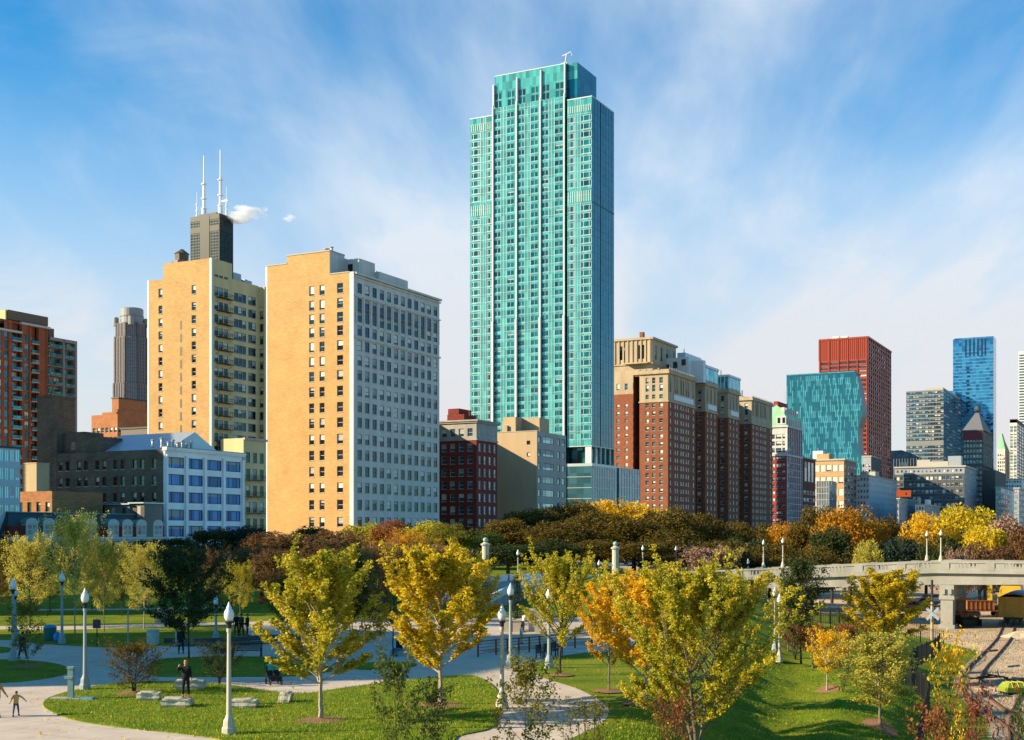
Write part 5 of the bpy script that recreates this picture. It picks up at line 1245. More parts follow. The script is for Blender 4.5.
# ------------------------------------------------------------------ bridge
def bridge():
    A = Vector((54.4, 165, 0)); D = Vector((-U.x, -U.y, 0)); Wd = Vector((NV.x, NV.y, 0))
    def dk(s):                                 # top of the parapet
        if s < 0: return 4.65-.012*s*0
        if s < 46: return 4.65-.0533*s
        return max(2.2-.085*(s-46), .9)
    root = thing('road_bridge', 'pale concrete road bridge with slotted parapet crossing the rail yard', 'bridge', (A.x, A.y, 0))
    ss = [-46+2*i for i in range(64)]
    P = lambda s, w, z: tuple(D*s+Wd*w+Vector((0, 0, z)))
    def strip(name, mat, w0, w1, zt, zb, a=-46, c=80):
        m = MB(); q = [s for s in ss if a <= s <= c]
        for s0, s1 in zip(q, q[1:]):
            z0, z1 = dk(s0), dk(s1)
            m.quad(P(s1, w0, z1+zb), P(s0, w0, z0+zb), P(s0, w0, z0+zt), P(s1, w0, z1+zt)); m.quad(P(s0, w1, z0+zb), P(s1, w1, z1+zb), P(s1, w1, z1+zt), P(s0, w1, z0+zt))
            m.quad(P(s0, w0, z0+zt), P(s0, w1, z0+zt), P(s1, w1, z1+zt), P(s1, w0, z1+zt)); m.quad(P(s0, w0, z0+zb), P(s1, w0, z1+zb), P(s1, w1, z1+zb), P(s0, w1, z0+zb))
        return m.build(name, mat, root)
    strip('deck', CONC, -.55, 10.55, -1.12, -1.55)
    strip('road_surface', solid('asphalt', (.06, .06, .06), rough=.9), 0.4, 9.6, -1.116, -1.12)
    # haunched girder: deeper near the pier
    m = MB(); sp = 10.5
    def gb(s):
        t = min(1, abs(s-2.0)/22.0); return -3.05+.3*t*t*(3-2*t)
    q = [s for s in ss if s <= 52]
    for wa, wb in ((.0, .9), (3.2, 3.9), (6.2, 6.9), (9.1, 10.0)):
        for s0, s1 in zip(q, q[1:]):
            z0, z1, b0, b1 = dk(s0)-1.55, dk(s1)-1.55, dk(s0)+gb(s0), dk(s1)+gb(s1)
            m.quad(P(s1, wa, b1), P(s0, wa, b0), P(s0, wa, z0), P(s1, wa, z1)); m.quad(P(s0, wb, b0), P(s1, wb, b1), P(s1, wb, z1), P(s0, wb, z0)); m.quad(P(s0, wa, b0), P(s1, wa, b1), P(s1, wb, b1), P(s0, wb, b0))
    m.build('girder', CONC, root)
    for w0 in (-.45, 10.05):
        o = strip('parapet_base', CONC, w0, w0+.38, -.85, -1.12); strip('parapet_rail', CONC, w0-.05, w0+.43, 0, -.22)
        m = MB(); T = lambda s: Matrix(((D.x, Wd.x, 0, D.x*s+Wd.x*(w0+.19)), (D.y, Wd.y, 0, D.y*s+Wd.y*(w0+.19)), (0, 0, 1, dk(s)), (0, 0, 0, 1)))
        s = -45.0; i = 0
        while s < 78:
            if i % 16 in (0, 8): m.box(-.55, .55, -.23, .23, -1.1, .06, 0, T(s)); s += .95
            elif i % 16 in (2, 3, 4, 5, 6, 10, 11, 12, 13, 14): m.box(-.09, .09, -.1, .1, -.85, -.22, 0, T(s)); s += .5
            else: m.box(-.75, .75, -.13, .13, -.85, -.22, 0, T(s)); s += 1.0
            i += 1
        m.build('baluster', CONC, root)
    # pier: wall with a flared head and a pilaster at its end
    for s0 in (-1.6, 50.5):
        m = MB(); T = Matrix(((D.x, Wd.x, 0, D.x*s0), (D.y, Wd.y, 0, D.y*s0), (0, 0, 1, 0), (0, 0, 0, 1))); zt = dk(s0)+gb(s0)
        m.box(-.5, .5, .3, 9.7, YARD-.2, zt-.02, 0, T)
        m.box(-.75, .75, -.25, 1.6, YARD-.2, zt-1.9, 0, T); m.box(-.95, .95, -.4, 10.4, zt-1.9, zt-1.5, 0, T); m.box(-.88, .88, -.3, 10.3, zt-1.5, zt-.03, 0, T)
        m.box(-1.0, 1.0, -.5, 10.5, YARD-.2, YARD+.5, 0, T)
        for k in (-.4, .4): m.box(k-.22, k+.22, -.55, -.4, zt-1.2, zt-.5, 0, T)
        m.build('pier', CONC, root)
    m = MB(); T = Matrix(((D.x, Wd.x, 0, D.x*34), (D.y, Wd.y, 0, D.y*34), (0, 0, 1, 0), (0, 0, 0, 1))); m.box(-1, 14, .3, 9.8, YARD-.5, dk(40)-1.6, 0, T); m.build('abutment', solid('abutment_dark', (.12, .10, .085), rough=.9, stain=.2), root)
    return lambda s, w: (A.x+D.x*s+Wd.x*w, A.y+D.y*s+Wd.y*w, dk(s))
BR = bridge()
def s_of_px(px, w):                             # distance along the bridge seen at a pixel column
    lo, hi_ = -46, 78
    for _ in range(40):
        m_ = (lo+hi_)/2; x, y, _z = BR(m_, w)
        if x/y*F+512 > px: lo = m_
        else: hi_ = m_
    return m_

def ramp():
    """curved pale ramp that climbs to the bridge behind the plaza"""
    m = MB(); pr = MB(); pts = [(478, 607, 132), (492, 602, 138), (505, 595, 145), (520, 589, 153), (540, 585, 162), (570, 583, 172), (600, 581, 180)]
    w = [(*at(p[0], p[2]), hz(p[1], p[2])) for p in pts]; P2 = []
    for i in range(len(w)-1):
        for q in range(4): t = q/4; P2.append(Vector(w[i]).lerp(Vector(w[i+1]), t))
    P2.append(Vector(w[-1]))
    for a, c in zip(P2, P2[1:]):
        d = (c-a); d.z = 0; d.normalize(); n_ = Vector((-d.y, d.x, 0)); e = n_*4.2
        m.quad(a-Vector((0, 0, 3)), c-Vector((0, 0, 3)), c, a); m.quad(a, c, c+e+Vector((0, 0, .5)), a+e+Vector((0, 0, .5)))
        for off, h in ((Vector((0, 0, 0)), .8), (e, 1.3)):
            A0, C0 = a+off, c+off; z = Vector((0, 0, h)); g = n_*.25
            pr.quad(A0, C0, C0+z, A0+z); pr.quad(C0+g, A0+g, A0+g+z, C0+g+z); pr.quad(A0+z, C0+z, C0+z+g, A0+z+g)
    r = thing('ramp', 'pale curved ramp rising to the bridge behind the plaza trees', 'ramp'); m.build('slope', CONC, r); pr.build('side_wall', solid('pale_render', (.62, .62, .60), rough=.7), r)
ramp()

# ------------------------------------------------------------------ rail yard
RUST = solid('rusty_steel', (.17, .065, .03), rough=.85, var=.35, scale=6); TIE = solid('weathered_tie', (.34, .26, .18), rough=.95, var=.3, scale=4)
BALL = solid('ballast', (.30, .25, .20), rough=1, var=.3, scale=7)
def track(pts, label, mat=RUST):
    w = spline(pts, 8, False); root = thing('rail_track', label, 'rail track', (w[0][0], w[0][1], YARD), 0, 'rail tracks')
    o = Vector((w[0][0], w[0][1])); m = MB(); tm = MB(); acc = 0
    for sgn in (-.72, .72):
        m = MB()
        L_ = []
        for i in range(len(w)):
            d = Vector(w[min(i+1, len(w)-1)])-Vector(w[max(i-1, 0)]); d.normalize(); n_ = Vector((-d.y, d.x))*sgn; L_.append((Vector(w[i])+n_-o, n_.normalized()*.05*(1 if sgn > 0 else 1)))
        for (p, n1), (q, n2) in zip(L_, L_[1:]):
            for za, zb in ((.03, .17),):
                a, b_, c, d_ = (p-n1), (p+n1), (q+n2), (q-n2)
                m.quad((*a, za), (*d_, za), (*d_, zb), (*a, zb)); m.quad((*c, za), (*b_, za), (*b_, zb), (*c, zb)); m.quad((*a, zb), (*d_, zb), (*c, zb), (*b_, zb))
        m.build('rail', mat, root)
    acc = 0
    for a, c in zip(w, w[1:]):
        A0, C0 = Vector(a), Vector(c); ln_ = (C0-A0).length; d = (C0-A0).normalized(); n_ = Vector((-d.y, d.x)); s_ = -acc
        while s_ < ln_:
            if s_ >= 0:
                p = A0+d*s_-o; T = Matrix(((d.x, n_.x, 0, p.x), (d.y, n_.y, 0, p.y), (0, 0, 1, 0), (0, 0, 0, 1))); tm.box(-.12, .12, -1.25, 1.25, .0, .035, 0, T)
            s_ += .65
        acc = (ln_-(s_-.65))
        acc = .65-(s_-ln_)
    o_ = tm.build('sleepers', TIE, root); o_['kind'] = 'stuff'
T1 = [(27, 66), (30.6, 75.7), (34, 93), (37.2, 104), (42, 115.5), (47.8, 128), (56, 146), (62.7, 162), (70, 180), (84, 210), (105, 250)]
track(T1, 'rusty curved rail track leading under the bridge to the yellow rail car')
track([(x+5.2-(.0 if y > 100 else 0), y-1.5) for x, y in T1[2:]], 'second rail track running right of the rusty curved one')
sp_ = MB(); rn = random.Random(3)
def rusty_pile():
    r = thing('rail_stack', 'heap of rusty spare rails and sleepers beside the curved track', 'scrap rails', (40.5, 102, YARD))
    rn = random.Random(11)
    for k in range(16):
        m = MB(); a = rn.uniform(0, 3.1); L_ = rn.uniform(2.5, 5.5); c = Vector((rn.uniform(-2.2, 2.5), rn.uniform(-4, 4), .12+.12*(k % 5)))
        d = Vector((math.cos(a), math.sin(a), rn.uniform(-.02, .03)))*L_/2; T = None
        m.tube([c-d, c+d], .07, 4); m.build('rail' if k % 3 else 'sleeper', RUST if k % 3 else TIE, r)
track([(48, 92), (54, 110), (63, 130), (74, 155), (88, 185), (108, 225)], 'third rail track at the right edge beyond the second one')
track([(24.5, 60), (33.5, 84), (46, 110), (60, 134), (70, 150)], 'rail track merging from the lower left toward the second one')
rusty_pile()
def ballast():
    rng = np.random.default_rng(31); n = 13000; Y = rng.uniform(70, 160, n); X = rng.uniform(.28, .44, n)*Y
    keep = np.array([x > xfence(y)+4.6 for x, y in zip(X, Y)]); X, Y = X[keep], Y[keep]; n = len(X); Z = np.full(n, YARD+.03)
    V = np.empty((n, 4, 3)); s = rng.uniform(.03, .09, n); a = rng.uniform(0, 6.28, n)
    for k in range(3): V[:, k] = np.stack([X+s*np.cos(a+2.1*k), Y+s*np.sin(a+2.1*k), Z-.03], 1)
    V[:, 3] = np.stack([X, Y, Z+s], 1); f = []
    for i in range(n): b = 4*i; f += [(b, b+1, b+3), (b+1, b+2, b+3), (b+2, b, b+3)]
    me = bpy.data.meshes.new('ballast'); me.from_pydata(V.reshape(-1, 3).tolist(), [], f); me.materials.append(solid('ballast_stone', (.38, .29, .19), rough=1, var=.5, scale=3))
    tag(link('ballast', me), 'loose tan ballast stones scattered over the rail yard', 'gravel')['kind'] = 'stuff'
ballast()
GRAVEL = solid('gravel_tan', (.52, .40, .26), rough=1, var=.3, scale=5, bump=.5)
def mound():
    X, Y = at(1021, 150); m = MB(); n = 16
    P = lambda r, q: ((2.4*r/5)*math.cos(6.283*q/n)*(1+.15*math.sin(q*2.1)), (1.8*r/5)*math.sin(6.283*q/n), max(0, .8*(1-(r/5)**1.4))+.08*math.sin(q*3+r)*(0 < r < 5))
    for ring in range(5):
        for k in range(n): m.quad(P(ring+1, k), P(ring+1, (k+1) % n), P(ring, (k+1) % n), P(ring, k))
    o = m.build('gravel_heap', GRAVEL, None, True); o.location = (X, Y, YARD-.02); tag(o, 'tan heap of gravel beside the tracks near the rail car', 'heap'); o['kind'] = 'stuff'
mound()
def debris():
    rn = random.Random(21)
    for k in range(26):
        px, py = rn.uniform(950, 1022), rn.uniform(645, 738); X, Y = gp(px, py, YARD)
        if X < xfence(Y)+4.5: continue
        m = MB(); L_ = rn.uniform(.6, 2.4); m.box(-L_/2, L_/2, -.12, .12, 0, .16); o = m.build('timber', TIE if k % 2 else RUST); o.location = (X, Y, YARD+.005); o.rotation_euler = (0, 0, rn.uniform(0, 3.1))
        tag(o, 'loose weathered timber lying on the rail yard gravel' if k % 2 else 'loose rusty steel offcut lying on the rail yard gravel', 'timber' if k % 2 else 'steel offcut', 'loose timbers on the yard gravel' if k % 2 else 'loose steel offcuts on the yard gravel')
debris()
# ------------------------------------------------------------------ trees
def leafmat(name, cols, var=.35, trans=.46, rough=.6):
    """cols: three leaf colours picked leaf by leaf and clump by clump"""
    m = bpy.data.materials.new(name); m.use_nodes = True; t = m.node_tree; t.nodes.clear(); ln = t.links.new
    o = t.nodes.new('ShaderNodeOutputMaterial'); g = t.nodes.new('ShaderNodeNewGeometry'); oi = t.nodes.new('ShaderNodeObjectInfo'); tcn = t.nodes.new('ShaderNodeTexCoord')
    n = t.nodes.new('ShaderNodeTexNoise'); n.inputs['Scale'].default_value = .9; n.inputs['Detail'].default_value = 3; ln(tcn.outputs['Object'], n.inputs['Vector'])
    a = t.nodes.new('ShaderNodeMath'); a.operation = 'MULTIPLY_ADD'; a.inputs[1].default_value = .42; ln(g.outputs['Random Per Island'], a.inputs[0])
    a2 = t.nodes.new('ShaderNodeMath'); a2.operation = 'MULTIPLY_ADD'; a2.inputs[1].default_value = 1.15; a2.inputs[2].default_value = -.33; ln(n.outputs[0], a2.inputs[0])
    a3 = t.nodes.new('ShaderNodeMath'); a3.operation = 'MULTIPLY_ADD'; a3.inputs[1].default_value = .22; ln(oi.outputs['Random'], a3.inputs[0]); ln(a2.outputs[0], a3.inputs[2]); ln(a3.outputs[0], a.inputs[2])
    r = t.nodes.new('ShaderNodeValToRGB'); e = r.color_ramp.elements; e.new(.5)
    for k, p, c in zip(e, (.15, .5, .85), cols): k.position = p; k.color = (*c, 1)
    ln(a.outputs[0], r.inputs[0])
    d = t.nodes.new('ShaderNodeBsdfPrincipled'); d.inputs['Roughness'].default_value = rough; d.inputs['Specular IOR Level'].default_value = .25; ln(r.outputs[0], d.inputs['Base Color'])
    tr = t.nodes.new('ShaderNodeBsdfTranslucent'); ln(r.outputs[0], tr.inputs['Color'])
    mx = t.nodes.new('ShaderNodeMixShader'); mx.inputs[0].default_value = trans; ln(d.outputs[0], mx.inputs[1]); ln(tr.outputs[0], mx.inputs[2]); ln(mx.outputs[0], o.inputs[0])
    return m
LM = dict(
    yellowgreen=leafmat('leaf_yellowgreen', [(0.149, 0.172, 0.011), (0.414, 0.368, 0.021), (0.713, 0.552, 0.046)]),
    yellow=leafmat('leaf_yellow', [(0.253, 0.218, 0.011), (0.644, 0.471, 0.018), (0.850, 0.644, 0.040)]),
    gold=leafmat('leaf_gold', [(0.368, 0.230, 0.009), (0.736, 0.414, 0.011), (0.850, 0.598, 0.029)]),
    orange=leafmat('leaf_orange', [(.26, .11, .01), (.50, .23, .012), (.62, .33, .02)]),
    rust=leafmat('leaf_rust', [(.16, .045, .015), (.30, .09, .03), (.40, .18, .05)]),
    red=leafmat('leaf_red', [(.09, .012, .008), (.20, .03, .02), (.30, .09, .03)]),
    olive=leafmat('leaf_olive', [(.07, .08, .010), (.18, .165, .014), (.32, .26, .025)]),
    darkolive=leafmat('leaf_darkolive', [(.065, .05, .008), (.125, .088, .010), (.20, .125, .014)]),  # dark tones also carry the far grove's shade in the leaf colour
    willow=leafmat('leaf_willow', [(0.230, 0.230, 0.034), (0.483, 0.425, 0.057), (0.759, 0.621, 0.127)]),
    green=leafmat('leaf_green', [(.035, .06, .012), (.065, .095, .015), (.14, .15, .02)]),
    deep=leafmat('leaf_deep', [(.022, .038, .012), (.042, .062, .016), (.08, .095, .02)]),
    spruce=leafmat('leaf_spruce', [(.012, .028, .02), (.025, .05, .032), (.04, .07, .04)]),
    brown=leafmat('leaf_brown', [(.10, .05, .022), (.19, .095, .035), (.28, .14, .05)]),
    plum=leafmat('leaf_plum', [(.09, .045, .018), (.165, .085, .03), (.25, .14, .045)]),
    twig=leafmat('twig_pinkbrown', [(.14, .085, .055), (.24, .14, .09), (.34, .20, .12)], trans=.1),
)
BARK = solid('bark_grey', (.17, .13, .095), rough=.95, var=.3, scale=9); BARKP = solid('bark_pale', (.36, .28, .20), rough=.9, var=.2, scale=9); BARKD = solid('bark_dark', (.05, .04, .032), rough=.95, var=.3, scale=9)
MULCH = solid('mulch', (.24, .12, .065), rough=1, var=.4, scale=12, bump=.6)

def leafmesh(name, C, size, rng, mat, aspect=.55, flat=0.0):
    n = len(C); C = np.asarray(C)
    a = rng.normal(size=(n, 3)); a[:, 2] *= (1-flat); a /= np.linalg.norm(a, axis=1)[:, None]
    b = rng.normal(size=(n, 3)); b -= a*np.sum(a*b, axis=1)[:, None]; b /= np.linalg.norm(b, axis=1)[:, None]
    s = size*rng.uniform(.6, 1.25, n)[:, None]*.5
    V = np.empty((n, 4, 3)); V[:, 0] = C-a*s; V[:, 1] = C+b*s*aspect; V[:, 2] = C+a*s; V[:, 3] = C-b*s*aspect
    me = bpy.data.meshes.new(name); me.vertices.add(4*n); me.vertices.foreach_set('co', V.reshape(-1)); me.loops.add(4*n); me.polygons.add(n)
    me.loops.foreach_set('vertex_index', np.arange(4*n)); me.polygons.foreach_set('loop_start', np.arange(0, 4*n, 4)); me.polygons.foreach_set('loop_total', np.full(n, 4))
    me.materials.append(mat); me.update(calc_edges=True); return me

def vase(seed, H=7.0, W=5.0, h0=.26, nprim=30, nleaf=9000, ls=.15, el=(38, 68), sec=9, tr=.10, prof=None, sig=.13, droop=0.0, multi=0, wild=1.0, plume=.75, jit=(.72, 1.12)):
    rng = np.random.default_rng(seed); rn = random.Random(seed); m = MB(); anchors = []
    prof = prof or (lambda f: .08+1.02*(1-f)**.62*(.66+.34*min(1, f*4)))
    stems = []
    if multi:
        for k in range(multi):
            az = 6.28*k/multi+rn.uniform(-.4, .4); tl = rn.uniform(.12, .3)*W*.6
            stems.append([Vector((0.06*math.cos(az), .06*math.sin(az), 0)), Vector((tl*.45*math.cos(az), tl*.45*math.sin(az), H*.3)), Vector((tl*math.cos(az), tl*math.sin(az), H*.62)), Vector((tl*1.25*math.cos(az), tl*1.25*math.sin(az), H*rn.uniform(.85, .98)))])
    else:
        b1 = Vector((rn.uniform(-.05, .05)*H*.4, rn.uniform(-.05, .05)*H*.4, 0))
        stems.append([Vector((0, 0, -.05)), Vector((0, 0, H*.15)), Vector((b1.x*.3, b1.y*.3, H*.4)), Vector((b1.x, b1.y, H*.72)), Vector((b1.x*1.4, b1.y*1.2, H*.97))])
    for st in stems:
        k = len(st); r0 = tr if not multi else tr*.6
        pts = []; 
        for i in range(k-1):
            for q in range(4): pts.append(st[i].lerp(st[i+1], q/4)+Vector((rn.gauss(0, .008*H*.2), rn.gauss(0, .008*H*.2), 0)))
        pts.append(st[-1]); n = len(pts)
        m.tube(pts, [max(.012, r0*(1.25 if i == 0 else 1)*(1-.93*i/(n-1))) for i in range(n)], 7)
    for i in range(nprim):
        st = stems[i % len(stems)]; f = (i+.5)/nprim; f = f**.9; hh = h0+(.93-h0)*f
        zz = hh*H; p0 = st[0]
        for a, c in zip(st, st[1:]):
            if a.z <= zz <= c.z: p0 = a.lerp(c, (zz-a.z)/(c.z-a.z)); break
        else: p0 = st[-1]
        az = i*2.39996+rn.uniform(-.35, .35); e = R(el[0]+(el[1]-el[0])*f+rn.uniform(-7, 7)); R_ = W/2*prof(f)*rn.uniform(*jit)
        L_ = R_/max(.35, math.cos(e)); L_ = min(L_, (H*rn.uniform(.98, 1.12)-p0.z)/max(.3, math.sin(e))) if e > 0 else L_
        d = Vector((math.cos(az)*math.cos(e), math.sin(az)*math.cos(e), math.sin(e))); pts = [p0]; n = 6
        for q in range(n):
            d = (d+Vector((rn.gauss(0, .07), rn.gauss(0, .07), .05-droop*.12))).normalized(); pts.append(pts[-1]+d*L_/n)
        r1 = tr*.42*(1-.6*f)
        m.tube(pts, [max(.006, r1*(1-.9*q/n)) for q in range(n+1)], 4, cap=False)
        anchors += [(p, .5) for p in pts[3:]]
        for j in range(sec):
            t = .22+.78*(j+rn.random())/sec; q = min(n-1, int(t*n)); s0 = pts[q].lerp(pts[q+1], t*n-q)
            ax = Vector((rn.gauss(0, 1), rn.gauss(0, 1), rn.gauss(0, .6))); dd = (d*plume+ax.normalized()*.62+Vector((0, 0, .25-droop))).normalized(); l2 = L_*rn.uniform(.16, .40)*(1.1-.4*t)
            s1 = s0+dd*l2*.5; s2 = s1+(dd+Vector((0, 0, .15-droop*.6))).normalized()*l2*.5
            m.tube([s0, s1, s2], [r1*.35, r1*.22, .004], 3, cap=False)
            anchors += [(s0.lerp(s1, .6), .6), (s1, 1), (s1.lerp(s2, .5), 1), (s2, 1), (s2.lerp(s1, -.15), .7)]
    P = np.array([a[0][:] for a in anchors]); w = np.array([a[1] for a in anchors]); w /= w.sum()
    idx = rng.choice(len(P), nleaf, p=w); C = P[idx]+rng.normal(size=(nleaf, 3))*sig*np.array([1, 1, .8])
    C = C[C[:, 2] > H*h0*.75]
    return m.mesh('trunk', BARK), leafmesh('crown', C, ls, rng, LM['yellow'])

def roundtree(seed, H=12.0, W=11.0, nleaf=9000, ls=.42, lobes=46, low=.18, multi=False):
    rng = np.random.default_rng(seed); rn = random.Random(seed); m = MB()
    m.tube([(0, 0, -.2), (0.05, 0, H*.2), (.1, .05, H*.45), (.1, .1, H*.8)], [.34, .27, .2, .05], 8)
    cs = []; rz = H*(1-low)/2; cz = H*low+rz
    for i in range(lobes):
        u_ = rn.uniform(-.85, 1); th = i*2.39996; q = math.sqrt(max(0, 1-u_*u_)); k = rn.uniform(.55, .82)
        cs.append((W/2*q*k*math.cos(th)*(1+.12*math.sin(3*th+seed)), W/2*q*k*math.sin(th), cz+rz*u_*k*.98, rn.uniform(.12, .24)*W*.8))
        if i % 4 == 0:
            c = cs[-1]; m.tube([(.05, 0, H*rn.uniform(.2, .45)), (c[0]*.5, c[1]*.5, H*.35+c[2]*.25), c[:3]], [.13, .09, .02], 5, cap=False)
    cs = np.array(cs); idx = rng.integers(0, len(cs), nleaf); d = rng.normal(size=(nleaf, 3)); d /= np.linalg.norm(d, axis=1)[:, None]
    r = cs[idx, 3]*rng.uniform(.45, 1.12, nleaf)**.6; C = cs[idx, :3]+d*r[:, None]*np.array([1, 1, .8])
    return m.mesh('trunk', BARKD), leafmesh('crown', C, ls, rng, LM['olive'], aspect=.75)

def conifer(seed, H=9.0, W=4.2, nleaf=7000):
    rng = np.random.default_rng(seed); rn = random.Random(seed); m = MB(); m.tube([(0, 0, 0), (0, 0, H)], [.14, .02], 6); P = []
    for i in range(90):
        f = i/90; z = H*(.08+.88*f); az = i*2.4; L_ = W/2*(1-f*.9)*rn.uniform(.7, 1.1)
        for q in range(8): t = (q+1)/8; P.append((math.cos(az)*L_*t, math.sin(az)*L_*t, z+L_*t*.25))
        m.tube([(0, 0, z), P[-1]], [.03, .006], 3, cap=False)
    P = np.array(P); C = P[rng.integers(0, len(P), nleaf)]+rng.normal(size=(nleaf, 3))*.14
    return m.mesh('trunk', BARKD), leafmesh('crown', C, .2, rng, LM['spruce'], aspect=.3)

PROTO = {}
def proto(kind, i):
    k = (kind, i)
    if k in PROTO: return PROTO[k]
    s = 100+17*i+len(kind)
    if kind == 'vase': r = vase(s, 7, 5.2, nprim=50, nleaf=32000, ls=.155, sec=10, sig=.07, el=(30, 72), h0=.22, plume=1.15, jit=(.6, 1.2))
    elif kind == 'vasebig': r = vase(s, 9, 8.2, h0=.12, nprim=64, nleaf=76000, ls=.16, sec=11, sig=.09, multi=5, tr=.15, el=(26, 70), plume=1.15, jit=(.62, 1.2), prof=lambda f: .45+.62*math.sin(math.pi*(f*.76+.2)))
    elif kind == 'fan': r = vase(s, 7, 5.4, h0=.22, nprim=44, nleaf=27000, ls=.15, sec=10, sig=.075, el=(40, 76), plume=1.2, jit=(.6, 1.2), prof=lambda f: .35+.75*math.sin(math.pi*(f*.74+.2)))
    elif kind == 'oval': r = vase(s, 6, 3.6, h0=.24, nprim=40, nleaf=11000, ls=.17, sec=8, sig=.14, el=(18, 60), prof=lambda f: .35+.75*math.sin(math.pi*(f*.9+.08)), droop=.25)
    elif kind == 'ball': r = vase(s, 4, 3.2, h0=.38, nprim=30, nleaf=4200, ls=.17, sec=8, sig=.13, el=(10, 60), prof=lambda f: .45+.7*math.sin(math.pi*(f*.86+.1)), droop=.3)
    elif kind == 'sapling': r = vase(s, 5, 2.8, h0=.14, nprim=26, nleaf=2800 if i < 4 else 1500, ls=.15, sec=5, sig=.10, el=(30, 64), tr=.035, prof=lambda f: .6+.5*math.sin(math.pi*f*.9))
    elif kind == 'twiggy': r = vase(s, 3.5, 3.0, h0=.05, nprim=26, nleaf=1300, ls=.12, sec=6, sig=.08, el=(40, 74), tr=.03, multi=5)
    elif kind == 'shrub': r = vase(s, 3.6, 4.6, h0=.12, nprim=46, nleaf=5200, ls=.14, sec=8, sig=.12, el=(14, 52), tr=.09, multi=5, prof=lambda f: .72+.35*math.sin(math.pi*f))
    elif kind == 'bare': r = vase(s, 5, 8, h0=.08, nprim=90, nleaf=9000, ls=.28, sec=8, sig=.16, el=(12, 66), tr=.07, multi=7, prof=lambda f: .8+.3*math.sin(math.pi*f))
    elif kind == 'park': r = vase(s, 9, 8.6, h0=.24, nprim=46, nleaf=19000 if i == 0 else 12500, ls=.25 if i == 0 else .21, sec=9, sig=.2, el=(16, 66), prof=lambda f: .50+.58*math.sin(math.pi*(f*.9+.08)))
    elif kind == 'conifer': r = conifer(s)
    else: r = roundtree(s)
    dims = dict(vase=(7, 5.2), vasebig=(9, 8.2), fan=(7, 5.4), oval=(6, 3.6), ball=(4, 3.2), sapling=(5, 2.8), twiggy=(3.5, 3.0), shrub=(3.6, 4.6), bare=(5, 8), park=(9, 8.6), conifer=(9, 4.2)).get(kind, (12, 11))
    z = np.empty(len(r[1].vertices)*3); r[1].vertices.foreach_get('co', z); z = z.reshape(-1, 3)
    hh = np.percentile(z[:, 2], 99.6); ww = 2*np.percentile(np.hypot(z[:, 0], z[:, 1]), 97.0)
    PROTO[k] = (r[0], r[1], float(hh), float(ww)); return PROTO[k]
TN = {}
def put_tree(name, label, kind, i, mat, loc, H, W, bark=None, group=None, rot=None, cat='tree', mulch=0):
    tm, cm, h, w = proto(kind, i)
    TN['n'] = TN.get('n', 0)+1
    t = thing(name, label, cat, loc, rot if rot is not None else (TN['n']*1.7) % 6.28, group)
    t.scale = (W/w, W/w, H/h)
    for nm, me, ma in (('trunk', tm, bark or BARK), ('crown', cm, LM[mat])):
        o = link(nm, me, t); o.material_slots[0].link = 'OBJECT'; o.material_slots[0].material = ma
    if mulch:
        m = MB(); rn = random.Random(TN['n']); n = 18
        ring = [(loc[0]+mulch*rn.uniform(.88, 1.08)*math.cos(6.283*k/n), loc[1]+mulch*rn.uniform(.88, 1.08)*math.sin(6.283*k/n)) for k in range(n)]
        zt = loc[2]+.10
        for k in range(n):
            a, c = ring[k], ring[(k+1) % n]
            m.tri((loc[0], loc[1], zt+.05), (a[0], a[1], gz(*a)+.055), (c[0], c[1], gz(*c)+.055))
        struct(m.build('mulch', MULCH, None, smooth=True))
    return t
def ptree(name, label, kind, i, mat, px, by, ty, wpx, bark=None, group=None, rot=None, cat='tree', mulch=0, flat=False):
    X, Y, Z = gph(px, by)
    H = (by-ty)/F*Y; W = wpx/F*Y
    return put_tree(name, label, kind, i, mat, (X, Y, Z), H, W, bark, group, rot, cat, mulch)
# near and middle trees: pixel column, base row, top row, crown width
V = 'young park trees with pale mulch rings'
ptree('elm_tree', 'yellow green tree in a mulch ring right of the tall pale lamp post', 'vase', 0, 'yellowgreen', 321, 722, 551, 122, BARKP, V, mulch=1.15)
ptree('elm_tree', 'yellow tree with leaning pale trunk left of centre on the lawn', 'vase', 1, 'yellow', 440, 706, 546, 122, BARKP, V, rot=2.0, mulch=1.1)
ptree('elm_tree', 'dusky gold tree with dark trunk beside the black benches', 'fan', 0, 'yellowgreen', 560, 676, 552, 80, BARKD, V, mulch=.8)
ptree('elm_tree', 'small golden tree with ragged left side right of the curved path', 'fan', 1, 'gold', 609, 692, 577, 66, BARK, V, mulch=.9)
ptree('elm_tree', 'bright gold tree with pale trunk partly hidden by the biggest tree', 'vase', 2, 'gold', 646, 706, 572, 108, BARKP, V, mulch=1.2)
ptree('elm_tree', 'biggest foreground tree, wide yellow green crown at the bottom centre right', 'vasebig', 0, 'yellowgreen', 697, 756, 560, 178, BARK, rot=.6)
ptree('elm_tree', 'slim yellow green tree by the two lamps under the bridge', 'vase', 3, 'yellowgreen', 788, 652, 580, 36, BARK)
ptree('elm_tree', 'large yellow tree in front of the bridge on the right', 'vase', 4, 'yellow', 884, 672, 571, 92, BARK, rot=1.1)
ptree('oak_tree', 'olive green oak in a mulch ring on the lower right slope', 'oval', 0, 'willow', 880, 727, 632, 76, BARK, mulch=1.0)
ptree('maple_tree', 'small round orange yellow tree with thin pale trunk on the grass slope', 'ball', 0, 'gold', 827, 693, 628, 46, BARKP, mulch=.8)
ptree('maple_tree', 'rusty orange small tree behind the round orange yellow one, on its left', 'ball', 1, 'rust', 813, 668, 624, 40, BARK)
ptree('maple_tree', 'orange red small tree behind the round orange yellow one, on its right', 'ball', 2, 'rust', 848, 672, 624, 38, BARK)
